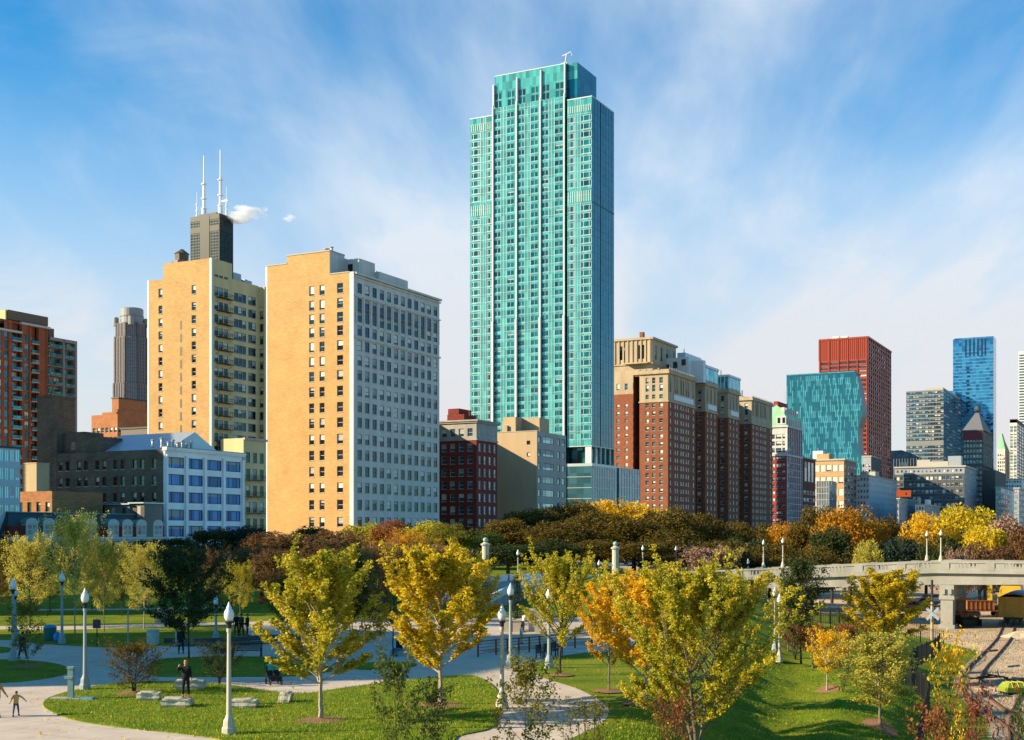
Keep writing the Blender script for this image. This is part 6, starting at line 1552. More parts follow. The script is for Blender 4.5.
ptree('shrub', 'dark leafless looking shrub at the foot of the orange trees', 'twiggy', 3, 'green', 843, 692, 660, 34, BARKD, cat='shrub')
ptree('locust_tree', 'dark feathery green tree standing against the bridge parapet', 'oval', 1, 'deep', 801, 664, 558, 46, BARKD)
ptree('shrub', 'dim brown and green bush below the dark feathery tree', 'shrub', 1, 'brown', 795, 660, 606, 44, BARKD, cat='shrub')
ptree('locust_tree', 'dark green tree with dense low crown left of the pale lamp post', 'park', 0, 'deep', 189, 659, 546, 92, BARKD)
ptree('shrub', 'wide rusty olive shrub at the edge of the grey plaza', 'shrub', 0, 'darkolive', 134, 694, 637, 66, BARKD, cat='shrub', mulch=1.0)
ptree('shrub', 'dim sparse shrub behind the pale lamp post', 'shrub', 1, 'deep', 219, 684, 638, 52, BARKD, cat='shrub')
ptree('oak_tree', 'small thin olive tree in the left plaza bed', 'sapling', 0, 'olive', 28, 667, 600, 42, BARK, mulch=.9)
# saplings whose feet are below the frame
def low(name, label, kind, i, mat, px, Y, ty, wpx, **k):
    X = (px-512)/F*Y; Z = gz(X, Y); H = hz(ty, Y)-Z; return put_tree(name, label, kind, i, mat, (X, Y, Z), H, wpx/F*Y, BARKD, **k)
low('young_oak', 'thin dark green sapling rising from the bottom edge below the yellow tree', 'sapling', 1, 'green', 397, 37, 637, 56)
low('young_oak', 'lower dark sapling beside the thin one at the bottom edge', 'sapling', 2, 'deep', 434, 38, 678, 46)
low('young_oak', 'broad olive sapling at the bottom edge in front of the lamp column', 'sapling', 3, 'olive', 524, 38, 652, 76)
low('shrub', 'sparse twiggy shrub in front of the curved path end', 'twiggy', 0, 'olive', 586, 40, 693, 70, cat='shrub')
low('young_maple', 'dark red sapling before the foot of the biggest tree', 'sapling', 4, 'rust', 676, 40, 686, 50)
low('young_oak', 'tall tan and yellow leaved sapling against the rail yard', 'sapling', 5, 'gold', 951, 52, 628, 48)
low('young_maple', 'crimson leaved sapling in front of the tan one at lower right', 'sapling', 6, 'red', 975, 44, 682, 50)
low('young_maple', 'low rusty sapling at the bottom right beside the crimson one', 'sapling', 7, 'rust', 935, 45, 690, 58)
low('shrub', 'green shrub cut by the lower right corner', 'twiggy', 1, 'green', 1022, 42, 690, 40, cat='shrub')

# left lawn trees
ptree('willow_tree', 'tall pale olive tree with airy crown, tallest on the left lawn', 'park', 1, 'willow', 75, 634, 512, 66, BARKP)
ptree('willow_tree', 'pale olive tree leaning over the left edge lamps', 'park', 2, 'willow', 30, 628, 534, 58, BARKD)
ptree('willow_tree', 'smaller airy olive tree with slender brown trunk beside the lit path', 'park', 3, 'willow', 104, 632, 533, 50, BARK)
ptree('willow_tree', 'yellow olive tree just left of the dense dark green one', 'park', 1, 'willow', 144, 629, 543, 54, BARKP, rot=3.3)
ptree('willow_tree', 'brownish gold tree cut by the left edge', 'park', 2, 'darkolive', -2, 626, 538, 50, BARKD)
ptree('linden_tree', 'bright yellow green tree glimpsed right of the dense dark green one', 'park', 3, 'yellowgreen', 240, 622, 560, 34, BARK)
ptree('linden_tree', 'russet brown tree with dark trunk behind the left of the yellow tree', 'park', 2, 'brown', 393, 657, 541, 74, BARKD)
ptree('linden_tree', 'orange brown tree behind the crown of the yellow tree', 'park', 1, 'orange', 404, 622, 530, 66, BARKD)
ptree('linden_tree', 'dim green tree behind the yellow green one with the mulch ring', 'park', 0, 'green', 352, 640, 548, 66, BARKD)
ptree('conifer', 'dark narrow spruce beside the pale curved ramp', 'conifer', 0, 'spruce', 517, 632, 574, 26, BARKD)

# tree belt in front of the street wall: x pixel, distance, top row, width px, leaf, words
belt = [
 (-6, 190, 540, 60, 'darkolive', 'dusky tree at the very left edge of the far belt'), (30, 215, 548, 50, 'deep', 'dark tree low behind the left lawn trees'), (62, 200, 552, 46, 'deep', 'dark tree behind the tallest pale olive one'),
 (118, 205, 546, 46, 'green', 'green tree below the mansard row dormers'), (150, 230, 540, 40, 'deep', 'dark tree under the corner of the white building'), (178, 235, 538, 34, 'deep', 'dark tree at the foot of the white building'),
 (215, 235, 529, 52, 'deep', 'deep green tree before the white building bays'), (246, 235, 527, 44, 'spruce', 'blue green tree between the white building and tall block'), (268, 225, 532, 46, 'plum', 'plum brown tree at the left foot of the tall block'),
 (300, 180, 535, 70, 'plum', 'wide plum brown tree below the tall tan block'), (335, 190, 531, 56, 'brown', 'brown tree below the lit face of the tall block'), (262, 150, 548, 62, 'plum', 'dim plum tree low behind the plaza'),
 (312, 230, 527, 44, 'deep', 'dark green tree against the lit face of the tall block'), (366, 218, 524, 46, 'yellowgreen', 'olive tree at the corner foot of the tall block'), (395, 215, 521, 44, 'rust', 'reddish tree topping the belt at the grey east front'),
 (426, 212, 522, 46, 'yellowgreen', 'olive yellow tree below the right end of the grey front'), (452, 205, 524, 44, 'olive', 'olive tree under the oxblood building'), (380, 165, 541, 70, 'brown', 'brown tree below the reddish one'), (436, 160, 546, 66, 'twig', 'pale brown bare tree behind the yellow tree'),
 (480, 215, 530, 44, 'green', 'green tree under the gap beside the beige wall'), (470, 175, 548, 44, 'deep', 'dark green tree behind the ball topped pillar'), (508, 185, 545, 56, 'deep', 'dark tree behind the curved ramp'), (548, 190, 540, 60, 'deep', 'dark tree behind the dusky gold one'),
 (510, 225, 520, 52, 'darkolive', 'dark olive tree below the beige wall'), (536, 240, 509, 60, 'darkolive', 'tall dark olive tree below the striped office front'), (572, 250, 502, 62, 'darkolive', 'high dark olive tree at the foot of the teal tower'), (606, 262, 501, 64, 'gold', 'golden topped tree below the small glass block'),
 (640, 262, 504, 60, 'gold', 'second golden topped tree before the orange hotel wing'), (596, 220, 513, 70, 'darkolive', 'dark olive tree in front of the golden topped ones'), (560, 208, 522, 62, 'darkolive', 'dark olive tree in the middle rank of the dark grove'), (634, 215, 518, 66, 'darkolive', 'dark olive tree under the hotel south wing'),
 (672, 240, 509, 62, 'darkolive', 'dark olive tree before the second hotel wing'), (704, 245, 515, 56, 'darkolive', 'dark olive tree before the third hotel wing'), (732, 255, 523, 46, 'darkolive', 'lower dark tree where the grove slopes down right'), (676, 205, 531, 60, 'darkolive', 'dim olive tree low in the grove behind the bridge lamps'),
 (640, 195, 542, 62, 'darkolive', 'dim olive tree just behind the bridge lamps'), (598, 200, 540, 56, 'darkolive', 'dim olive tree behind the second stone pillar'), (742, 215, 538, 50, 'deep', 'dark tree right of the pinkish bare shrub'), (764, 270, 525, 44, 'darkolive', 'rounded olive tree under the fourth hotel wing'),
 (788, 255, 524, 44, 'orange', 'dull orange topped tree below the green roofed hotel'), (812, 250, 508, 48, 'darkolive', 'dark tree left of the bright orange one'), (850, 235, 509, 66, 'orange', 'bright orange tree rising behind the bridge'), (832, 225, 528, 40, 'deep', 'dark green tree low left of the bright orange one'),
 (882, 245, 518, 46, 'darkolive', 'olive brown tree touching the right of the orange one'), (868, 215, 541, 26, 'willow', 'small pale green tree before the orange one'), (900, 225, 538, 40, 'spruce', 'dark spruce coloured tree behind the bridge lamps on the right'), (926, 240, 514, 48, 'gold', 'golden tree left of the two behind the right bridge lamps'),
 (962, 248, 507, 62, 'yellow', 'big yellow tree behind the right bridge lamps'), (985, 225, 526, 44, 'yellow', 'lower yellow green tree beside the big yellow one'), (1010, 232, 518, 54, 'twig', 'brown bare tree at the right edge'), (945, 215, 537, 44, 'deep', 'dark tree under the big yellow one'),
 (1034, 220, 522, 46, 'brown', 'brown tree cut by the right edge'), (770, 205, 545, 54, 'darkolive', 'dim olive tree behind the pair of bridge lamps'), (722, 200, 541, 50, 'darkolive', 'dim tree behind the bare shrub'), (812, 205, 548, 54, 'darkolive', 'dim olive tree under the orange one'), (980, 205, 545, 60, 'brown', 'dim brown thicket tree above the bridge on the right'),
]
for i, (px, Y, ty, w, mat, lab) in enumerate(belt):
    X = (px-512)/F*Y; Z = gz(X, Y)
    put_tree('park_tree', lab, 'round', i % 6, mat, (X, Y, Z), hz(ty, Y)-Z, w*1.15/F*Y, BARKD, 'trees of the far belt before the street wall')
for px, Y, ty, w, lab in ((712, 188, 546, 66, 'pinkish brown bare shrub rising behind the bridge parapet'), (957, 190, 549, 30, 'pale bare shrub above the bridge parapet on the right')):
    X = (px-512)/F*Y; Z = gz(X, Y)+0; put_tree('shrub', lab, 'bare', 0, 'twig', (X, Y, Z), hz(ty, Y)-Z, w/F*Y, BARK, cat='shrub')

mid = [(350, 96, 566, 50, 'park', 'darkolive', 'dusky gold tree filling the gap before the plaza path'), (472, 100, 566, 46, 'park', 'olive', 'olive tree beside the ramp behind the twin lamps'), (288, 92, 572, 44, 'park', 'green', 'green tree behind the stroller, left of the mulch ring tree crown'), (735, 98, 600, 40, 'park', 'olive', 'low olive tree behind the right flank of the biggest tree'),
 (-4, 128, 548, 54, 'park', 'plum', 'dark plum tree at the left edge behind the airy olive ones'), (24, 140, 552, 50, 'park', 'deep', 'dark tree between the left edge lamps, far back'), (50, 132, 556, 44, 'park', 'brown', 'brown tree behind the litter bin on the far lawn'),
 (92, 138, 550, 48, 'park', 'olive', 'olive tree in the second rank behind the tallest airy one'), (122, 126, 553, 44, 'park', 'green', 'green tree in the second rank left of the bright olive one'), (166, 135, 546, 52, 'park', 'darkolive', 'dusky tree behind the dense dark green one'),
 (212, 130, 548, 50, 'park', 'plum', 'plum tree right behind the dense dark green one'), (246, 140, 544, 54, 'park', 'brown', 'brown tree behind the plaza lamp'), (282, 118, 549, 62, 'park', 'plum', 'plum brown tree behind the tree with the mulch ring'),
 (330, 122, 548, 58, 'park', 'brown', 'brown tree in the gap right of the tree with the mulch ring'), (362, 112, 556, 54, 'park', 'darkolive', 'dusky tree low in the gap between the two yellow trees'), (428, 118, 540, 66, 'park', 'orange', 'dull orange tree behind the yellow tree crown'),
 (470, 124, 556, 52, 'park', 'green', 'green tree right behind the yellow tree'), (664, 128, 566, 60, 'park', 'darkolive', 'dusky tree behind the biggest tree, left side'), (712, 135, 572, 56, 'park', 'green', 'green tree behind the biggest tree, right side'), (752, 140, 578, 40, 'park', 'deep', 'dark low tree under the bridge west of the paired lamps')]
for i, (px, Y, ty, w, kd, mat, lab) in enumerate(mid):
    X = (px-512)/F*Y; Z = gz(X, Y); put_tree('park_tree', lab, kd, i % 4, mat, (X, Y, Z), hz(ty, Y)-Z, w/F*Y, BARKD, 'trees of the second rank in the park')
def blades():
    """short grass blades over the near lawns"""
    rng = np.random.default_rng(9); n = 150000
    Y = 47+rng.random(n)**1.25*52; X = rng.uniform(-.42, .36, n)*Y
    poly = [gp(*p) for p in [(43, 705), (81, 689), (135, 682.5), (200, 683), (240, 687), (273, 692), (308, 693.5), (340, 689), (385, 683), (438, 677.5), (471, 676), (497, 691), (500, 706), (488, 730), (457, 738), (440, 756), (340, 775), (219, 740), (130, 729), (55, 714)]]
    def inside(x, y):
        c = np.zeros(len(x), bool); j = len(poly)-1
        for i in range(len(poly)):
            xi, yi = poly[i]; xj, yj = poly[j]; c ^= ((yi > y) != (yj > y)) & (x < (xj-xi)*(y-yi)/(yj-yi)+xi); j = i
        return c
    curve = 4.6+.20*(Y-58)
    keep = inside(X, Y) | ((X > curve+.6) & (Y < 96) & (X < 24.3+.35*(Y-73.6)+1) & ((Y < 84) | (X > 9)))
    X, Y = X[keep], Y[keep]; Z = np.array([gz(x, y) for x, y in zip(X, Y)])+np.where(inside(X, Y), .05, 0.0); n = len(X)
    h = rng.uniform(.05, .12, n); a = rng.uniform(0, 6.28, n); w = .022; dx, dy = np.cos(a)*w, np.sin(a)*w; lx, ly = rng.normal(0, .03, n), rng.normal(0, .03, n)
    V = np.empty((n, 3, 3)); V[:, 0] = np.stack([X-dx, Y-dy, Z-.01], 1); V[:, 1] = np.stack([X+dx, Y+dy, Z-.01], 1); V[:, 2] = np.stack([X+lx, Y+ly, Z+h], 1)
    me = bpy.data.meshes.new('grass'); me.vertices.add(3*n); me.vertices.foreach_set('co', V.reshape(-1)); me.loops.add(3*n); me.polygons.add(n)
    me.loops.foreach_set('vertex_index', np.arange(3*n)); me.polygons.foreach_set('loop_start', np.arange(0, 3*n, 3)); me.polygons.foreach_set('loop_total', np.full(n, 3))
    me.materials.append(leafmat('leaf_grass', [(.08, .16, .008), (.17, .27, .012), (.30, .34, .02)], trans=.3)); me.update(calc_edges=True)
    tag(link('grass', me), 'short green blades of the near lawns and slope', 'grass')['kind'] = 'stuff'
blades()
def litter():
    """fallen leaves scattered on the near lawn and paths"""
    rng = np.random.default_rng(12); n = 2600; Y = 46+rng.random(n)*40; X = rng.uniform(-.38, .34, n)*Y; Z = np.array([gz(x, y) for x, y in zip(X, Y)])+.075
    me = leafmesh('fallen_leaves', np.stack([X, Y, Z], 1), .10, rng, LM['gold'], aspect=.7, flat=.8); tag(link('fallen_leaves', me), 'yellow fallen leaves scattered over the near lawns and paths', 'leaves')['kind'] = 'stuff'
litter()
# ------------------------------------------------------------------ lamps
LPOST = solid('lamp_post_concrete', (.50, .44, .35), rough=.75, var=.08); LPOSTG = solid('lamp_post_grey', (.30, .33, .33), rough=.6, var=.08)
COLLAR = solid('lamp_collar_black', (.02, .02, .022), rough=.45); GLOBE = solid('lamp_globe', (.72, .74, .76), rough=.22, var=.05, spec=.7)
FLAME = solid('finial_white', (.7, .7, .7), rough=.4)
def lamp_meshes(tall=True, H=5.25):
    b = MB(); b.lathe([(.29, 0), (.29, .28), (.24, .34), (.22, .58), (.15, .70), (.13, .80)], n=8)
    p = MB(); h2 = H-.98; p.lathe([(.11, .8), (.10, 1.4), (.075, h2-.2), (.10, h2-.14), (.10, h2)], n=12)
    c = MB(); c.lathe([(.09, h2), (.10, h2+.16), (.17, h2+.22), (.17, h2+.28)], n=12)
    g = MB(); g.lathe([(.13, h2+.28), (.195, h2+.44), (.205, h2+.56), (.17, h2+.70), (.10, h2+.79), (.11, h2+.83), (.07, h2+.9)], n=14)
    f = MB(); f.lathe([(.07, h2+.9), (.045, h2+.98), (.01, h2+1.06)], n=8)
    return [('base', b), ('post', p), ('collar', c), ('globe', g), ('finial', f)]
LMESH = {}
def lamp(px, by, label, H=5.25, mat=None, loc=None, group='acorn lamps along the park paths'):
    mat = mat or LPOSTG; k = (H,)
    if k not in LMESH: LMESH[k] = [(n, m.mesh(n, x)) for (n, m), x in zip(lamp_meshes(H=H), (LPOST, LPOST, COLLAR, GLOBE, FLAME))]
    X, Y, Z = loc or gph(px, by); t = thing('street_lamp', label, 'street lamp', (X, Y, Z), 0, group)
    if not loc and (by-HOR) and 'gl' not in k: pass
    for n, me in LMESH[k]:
        o = link(n, me, t)
        for p in me.polygons[:0]: pass
        if n in ('base', 'post'): o.material_slots[0].link = 'OBJECT'; o.material_slots[0].material = mat
        if n == 'globe': 
            for f_ in me.polygons: f_.use_smooth = True
    return t
lamp(229, 735, 'tall pale lamp post nearest the camera on the lit lawn', mat=LPOST)
lamp(85, 690.5, 'grey lamp post beside the grass tip and drinking fountain pad', H=5.2)
lamp(13, 661.5, 'grey lamp post at the left edge above the small plaza bed')
lamp(62, 643.5, 'slim grey lamp post right of the litter bin')
lamp(15.5, 637, 'small far lamp just right of the left edge post', H=3.9)
lamp(510.5, 666, 'grey lamp post rising from the path right of the yellow tree', H=5.0)
lamp(502, 709, 'pale lamp post standing lower on the path edge', H=4.75, mat=LPOST)
lamp(549, 668, 'lamp whose globe shows inside the dusky gold tree', H=4.85)
lamp(216, 641, 'thin pale lamp behind the dim sparse shrub', H=3.4)
lamp(775, 652, 'left lamp of the pair below the bridge', H=5.25)
lamp(779.5, 662, 'right lamp of the pair below the bridge', H=5.25, mat=LPOST)
for px, w, lab in ((763.5, 10.2, 'bridge lamp left of the pair above the slim tree'), (783, 0, 'bridge lamp right of the pair above the slim tree'), (927, 10.2, 'left bridge lamp of the right hand pair'), (941, 0, 'right bridge lamp of the right hand pair'),
                   (619, 10.2, 'bridge lamp just right of the second stone pillar'), (643, 0, 'bridge lamp standing alone left of the bare shrub'), (748, 10.2, 'short lamp low behind the bridge parapet')):
    s = s_of_px(px, w-.2); x, y, z = BR(s, w-.2 if w else -.25)
    lamp(0, 0, lab, H=4.0 if lab[:5] != 'short' else 2.4, mat=LPOST, loc=(x, y, z-.02 if lab[:5] != 'short' else z-1.1), group='acorn lamps on the bridge')
for px, ty, Y, H, lab in ((518, 549.5, 165, 4.6, 'lamp before the dark grove right of the ball topped pillar'), (576, 546, 200, 3.6, 'small lamp above the dusky gold tree'), (676, 546, 195, 3.6, 'small lamp at the left of the bare shrub'),
                          (599, 560, 175, 3.2, 'tiny lamp left of the second stone pillar'), (714, 552, 190, 2.6, 'tiny lamp against the bare shrub'), (368, 566, 160, 3.8, 'faint lamp left of the yellow tree crown'), (714.5, 590, 150, 3.6, 'lamp hidden low behind the biggest tree')):
    X = (px-512)/F*Y; lamp(0, 0, lab, H=H, mat=LPOSTG, loc=(X, Y, hz(ty, Y)-H-.05), group='small far lamps by the bridge road')

# ball topped stone pillars
PIL = solid('pillar_limestone', (.50, .46, .38), rough=.8, stain=.15); BALLG = solid('ball_verdigris', (.30, .42, .34), rough=.6)
def pillar(px, Y, ty, H, lab):
    X = (px-512)/F*Y; t = thing('stone_pillar', lab, 'pillar', (X, Y, hz(ty, Y)-H), 0, 'ball topped stone pillars')
    m = MB(); m.lathe([(.62, 0), (.62, .5), (.5, .6), (.46, H-1.15), (.62, H-1.05), (.68, H-.85), (.4, H-.75), (.3, H-.6)], n=12); m.build('shaft', PIL, t)
    m = MB(); m.lathe([(.1, 0), (.28, .1), (.36, .3), (.28, .5), (.08, .6)], (0, 0, H-.6), 12); m.build('ball', BALLG, t, smooth=True)
    for a in range(8): pass
pillar(485.5, 172, 537.5, 5.2, 'stone pillar with green ball standing left above the yellow tree'); pillar(615.5, 182, 541.5, 5.2, 'stone pillar with green ball beside the bridge lamps')

# ------------------------------------------------------------------ boulders
ROCK = solid('boulder_limestone', (.50, .44, .34), rough=.9, var=.22, scale=4, stain=.2, bump=.8)
def rock(px, by, w, h, d, lab, seed, lean=0.0):
    X, Y, Z = gph(px, by); rn = random.Random(seed); bm = bmesh.new(); bmesh.ops.create_cube(bm, size=1)
    bmesh.ops.subdivide_edges(bm, edges=bm.edges, cuts=5, use_grid_fill=True)
    for v in bm.verts:
        c = v.co; k = 1-.10*(abs(c.x*2)**4)*(abs(c.z*2)**4)
        n_ = Vector((math.sin(c.y*9+seed)+math.sin(c.z*13+seed*2), math.sin(c.x*8+seed)+math.sin(c.z*11), math.sin(c.x*7+c.y*6+seed)))*.022
        v.co = Vector(((c.x*k+n_.x+lean*c.z+rn.gauss(0, .009))*w, (c.y*k+n_.y)*d, (c.z+.5+n_.z*(1 if c.z > 0 else .2)+(-.12 if c.x > .3 and c.z > .3 else 0)+rn.gauss(0, .01))*h-.04))
    me = bpy.data.meshes.new('boulder'); bm.to_mesh(me); bm.free(); me.materials.append(ROCK)
    o = link('boulder', me, None, (X, Y+d/2, Z+.05), rn.uniform(-.15, .15)); tag(o, lab, 'boulder', 'limestone sitting boulders on the lawn'); return o
rock(147, 702, 1.05, .42, .8, 'squared boulder left of the man, beside the rusty shrub', 1)
rock(175, 709, 1.30, .44, 1.0, 'long ribbed boulder under the man in black', 2)
rock(189, 690.5, 1.45, .50, .7, 'shaded boulder behind the man in black', 3)
rock(243, 710, 1.15, .42, .8, 'boulder just right of the tall pale lamp post', 4)
rock(284.5, 704, .58, .52, .6, 'small upright boulder nearest the tree with the mulch ring', 5, lean=.25)

# ------------------------------------------------------------------ park furniture
WD = solid('bench_slat_black', (.03, .03, .03), rough=.5)
def bench(px, by, rot, w, lab, grp=None):
    X, Y, Z = gph(px, by); t = thing('park_bench', lab, 'bench', (X, Y, Z), rot, grp)
    m = MB()
    for k in range(5): m.box(-w/2, w/2, -.24+k*.10, -.17+k*.10, .43, .46)
    m.build('seat', WD, t); m = MB()
    for k in range(8): m.box(-w/2+.04, w/2-.04, .245+k*.008, .27+k*.008, .50+k*.05, .53+k*.05)
    n = int(w/.12)
    for k in range(n): x = -w/2+.06+k*(w-.12)/(n-1); m.box(x-.012, x+.012, .25, .28, .46, .92)
    m.build('backrest', WD, t)
    for x in (-w/2+.08, w/2-.08):
        m = MB(); m.box(x-.03, x+.03, -.25, -.19, 0, .64); m.box(x-.03, x+.03, .22, .28, 0, .94); m.box(x-.03, x+.03, -.19, .22, .38, .43); m.box(x-.035, x+.035, -.25, .25, .62, .66); m.build('leg', WD, t)
bench(247, 657.5, .05, 2.0, 'black slatted bench facing the camera behind the shaded lawn')
bench(542, 659, 1.15, .9, 'black seat nearest the camera of the three beside the dusky gold tree', 'black seats in a row'); bench(550, 657.5, 1.15, .9, 'middle black seat of the three beside the dusky gold tree', 'black seats in a row'); bench(557, 656, 1.15, .9, 'black seat nearest the trunk of the dusky gold tree', 'black seats in a row')
def bin_():
    X, Y, Z = gph(50, 641); t = thing('litter_bin', 'green litter bin with blue lid beside a blue bag', 'bin', (X, Y, Z))
    m = MB(); m.lathe([(.40, 0), (.46, .15), (.48, .95), (.50, 1.0)], n=14); m.build('drum', solid('bin_green', (.03, .12, .10), rough=.5), t); m = MB(); m.lathe([(.50, 1.0), (.46, 1.1), (.30, 1.22), (.1, 1.25)], n=14); m.build('lid', solid('bin_blue', (.03, .22, .42), rough=.4), t)
    X, Y, Z = gph(57.5, 642); m = MB(); m.lathe([(.22, 0), (.30, .2), (.27, .5), (.12, .72), (.05, .8)], n=9); o = m.build('bag', solid('bag_blue', (.03, .20, .55), rough=.4), None, True); o.location = (X, Y, Z); tag(o, 'bright blue bag standing beside the litter bin', 'bag')
bin_()
def post_sign():
    X, Y, Z = gph(97, 646); t = thing('notice_sign', 'dark notice panel with small red mark on a post', 'sign', (X, Y, Z))
    m = MB(); m.tube([(0, 0, 0), (0, 0, 1.95)], .04, 6); m.build('post', IRON, t); m = MB(); m.box(-.28, .28, -.06, -.04, 1.25, 1.9); m.build('panel', solid('panel_slate', (.05, .07, .09)), t); m = MB(); m.box(-.12, .1, -.075, -.06, 1.55, 1.72); m.build('red_mark', solid('mark_red', (.5, .03, .03)), t)
    X, Y, Z = gph(128, 645); m = MB(); m.tube([(0, 0, 0), (0, 0, 2.6)], .05, 6); o = m.build('pole', LPOSTG); o.location = (X, Y, Z); tag(o, 'thin bare grey pole rising behind the rusty shrub', 'pole')
    X, Y, Z = gph(176, 645); m = MB(); m.tube([(0, 0, 0), (0, 0, 1.9)], .06, 6); o = m.build('pole', LPOST); o.location = (X, Y, Z); tag(o, 'short pale post left of the dark green tree trunk', 'pole')
post_sign()
def drum(px, by, r, h, lab):
    X, Y, Z = gph(px, by); t = thing('planter', lab, 'planter', (X, Y, Z)); m = MB(); m.lathe([(r*.97, 0), (r*.97, h-.12), (r*1.04, h-.1), (r*1.04, h), (r*.9, h), (r*.88, h-.15), (.05, h-.15)], n=20); m.build('drum', solid('planter_concrete', (.50, .49, .47), rough=.85, var=.15), t)
drum(153, 644, .46, 1.05, 'pale round concrete drum behind the rusty shrub')
def plinth():
    X, Y, Z = gph(163, 623.5); t = thing('stone_plinth', 'grey stone block on a tan base left of the dark green tree', 'plinth', (X, Y, Z)); m = MB(); m.box(-.75, .75, 0, 1.2, 0, .35); m.build('base', solid('plinth_tan', (.5, .38, .24)), t); m = MB(); m.box(-.62, .62, .1, 1.1, .35, 1.35); m.build('block', solid('plinth_grey', (.30, .30, .29), var=.2), t)
plinth()
def fountain():
    X, Y, Z = gph(71, 700); t = thing('drinking_fountain', 'slim grey green drinking fountain column on a concrete pad', 'fountain', (X, Y, Z)); G = solid('fountain_green', (.20, .30, .28), rough=.5)
    m = MB(); m.box(-.95, .75, -.3, .35, .02, .09); m.build('pad', CONCD, t); m = MB(); m.box(-.13, .13, -.12, .12, .09, 1.55); m.box(-.16, .16, -.15, .15, 1.5, 1.6); m.build('column', G, t); m = MB(); m.box(-.2, .2, -.42, -.12, 1.05, 1.15); m.build('bowl', G, t)
    X, Y, Z = gph(88, 700.5); m = MB(); m.box(-.36, .36, -.2, .2, .02, .12); m.box(-.32, .32, -.16, .16, .12, .15); o = m.build('access_cover', solid('cover_blue', (.08, .22, .30))); o.location = (X, Y, Z); o.rotation_euler = (0, 0, -.3); tag(o, 'low blue green access cover on the lawn tip', 'cover')
fountain()
RR = solid('railing_rust', (.22, .05, .03), rough=.6)
def railing():
    pts = [gp(478, 657), gp(496, 654.8), gp(507.4, 654), gp(518.8, 653), gp(529.3, 652), gp(539.6, 651), gp(548, 650), gp(560, 649), gp(575, 648), (gp(592, 646.5))]
    t = thing('railing', 'rust red railing with thin wires in front of the sunlit terrace', 'railing', (*pts[0], 0)); o = Vector((*pts[0], 0))
    for p in pts: m = MB(); q = Vector((*p, 0))-o; m.box(q.x-.06, q.x+.06, q.y-.06, q.y+.06, 0, 1.05); m.build('post', RR, t)
    m = MB()
    for z in (.2, .4, .6, .8, 1.0):
        m.tube([tuple(Vector((*p, z))-o) for p in pts], .018 if z < 1 else .035, 4)
    m.build('rail', RR, t)
railing()
TER = solid('terrace_tan', (.50, .38, .26), rough=.85, var=.1)
def terrace():
    w = [gp(*p) for p in ((484, 652), (500, 637), (520, 628), (560, 624), (600, 628), (600, 642), (560, 646))]
    m = MB(); m.prism([(x, y) for x, y in w][::-1] if False else w, .0, .12); struct(m.build('terrace', TER))
    for px, by, wd, h, lab in ((508, 633.5, .75, 1.0, 'left pale stone block on the sunlit terrace'), (515.5, 633.5, .85, .9, 'second pale stone block on the sunlit terrace'), (532, 633, .55, 1.7, 'tall pale stone post on the terrace, left one'), (538, 634.5, .5, 1.6, 'tall pale stone post on the terrace, right one')):
        X, Y, Z = gph(px, by); m = MB(); m.box(-wd/2, wd/2, 0, wd, 0, h); m.box(-wd/2-.06, wd/2+.06, -.06, wd+.06, h, h+.12); o = m.build('stone_block', solid('block_pale', (.55, .46, .34), var=.15)); o.location = (X, Y, .11); tag(o, lab, 'stone block', 'stone blocks on the terrace')
terrace()
def stroller():
    X, Y, Z = gph(274, 685); t = thing('stroller', 'black double stroller with teal hoods parked on the path', 'stroller', (X, Y, Z+.004), R(25)); TE = solid('hood_teal', (.03, .28, .27), rough=.7); BK = solid('fabric_black', (.015, .017, .02), rough=.8)
    for x, y in ((-.3, -.38), (.3, -.38), (-.33, .42), (.33, .42)):
        m = MB(); pts = [(x, y+.15*math.cos(a), .16+.15*math.sin(a)) for a in [6.283*i/14 for i in range(15)]]; m.tube(pts, .028, 5); m.tube([(x-.03, y, .16), (x+.03, y, .16)], .05, 6); m.build('wheel', COLLAR, t)
    m = MB()
    for x in (-.36, 0, .36): m.tube([(x, -.42, .2), (x, -.1, .55), (x, .42, .62), (x, .68, 1.05)], .018, 5); m.tube([(x, .4, .18), (x, -.1, .55)], .015, 5)
    m.tube([(-.36, .68, 1.05), (.36, .68, 1.05)], .025, 6); m.build('frame', IRON, t)
    for x in (-.19, .19):
        m = MB(); m.box(x-.16, x+.16, -.30, .15, .38, .46); m.prism([(x-.16, .12), (x+.16, .12), (x+.16, .20), (x-.16, .20)], .42, .95, 0, [(x-.16, .30), (x+.16, .30), (x+.16, .38), (x-.16, .38)]); m.box(x-.16, x+.16, -.34, -.28, .2, .42); m.build('seat', BK, t)
        m = MB(); n = 7
        for i in range(n-1):
            a0, a1 = math.pi*(.02+.6*i/(n-1)), math.pi*(.02+.6*(i+1)/(n-1)); p = lambda a, xx: (xx, .30-.34*math.cos(a-.5), .78+.32*math.sin(a-.1)); m.quad(p(a0, x-.17), p(a0, x+.17), p(a1, x+.17), p(a1, x-.17))
        m.build('hood', TE, t)
stroller()

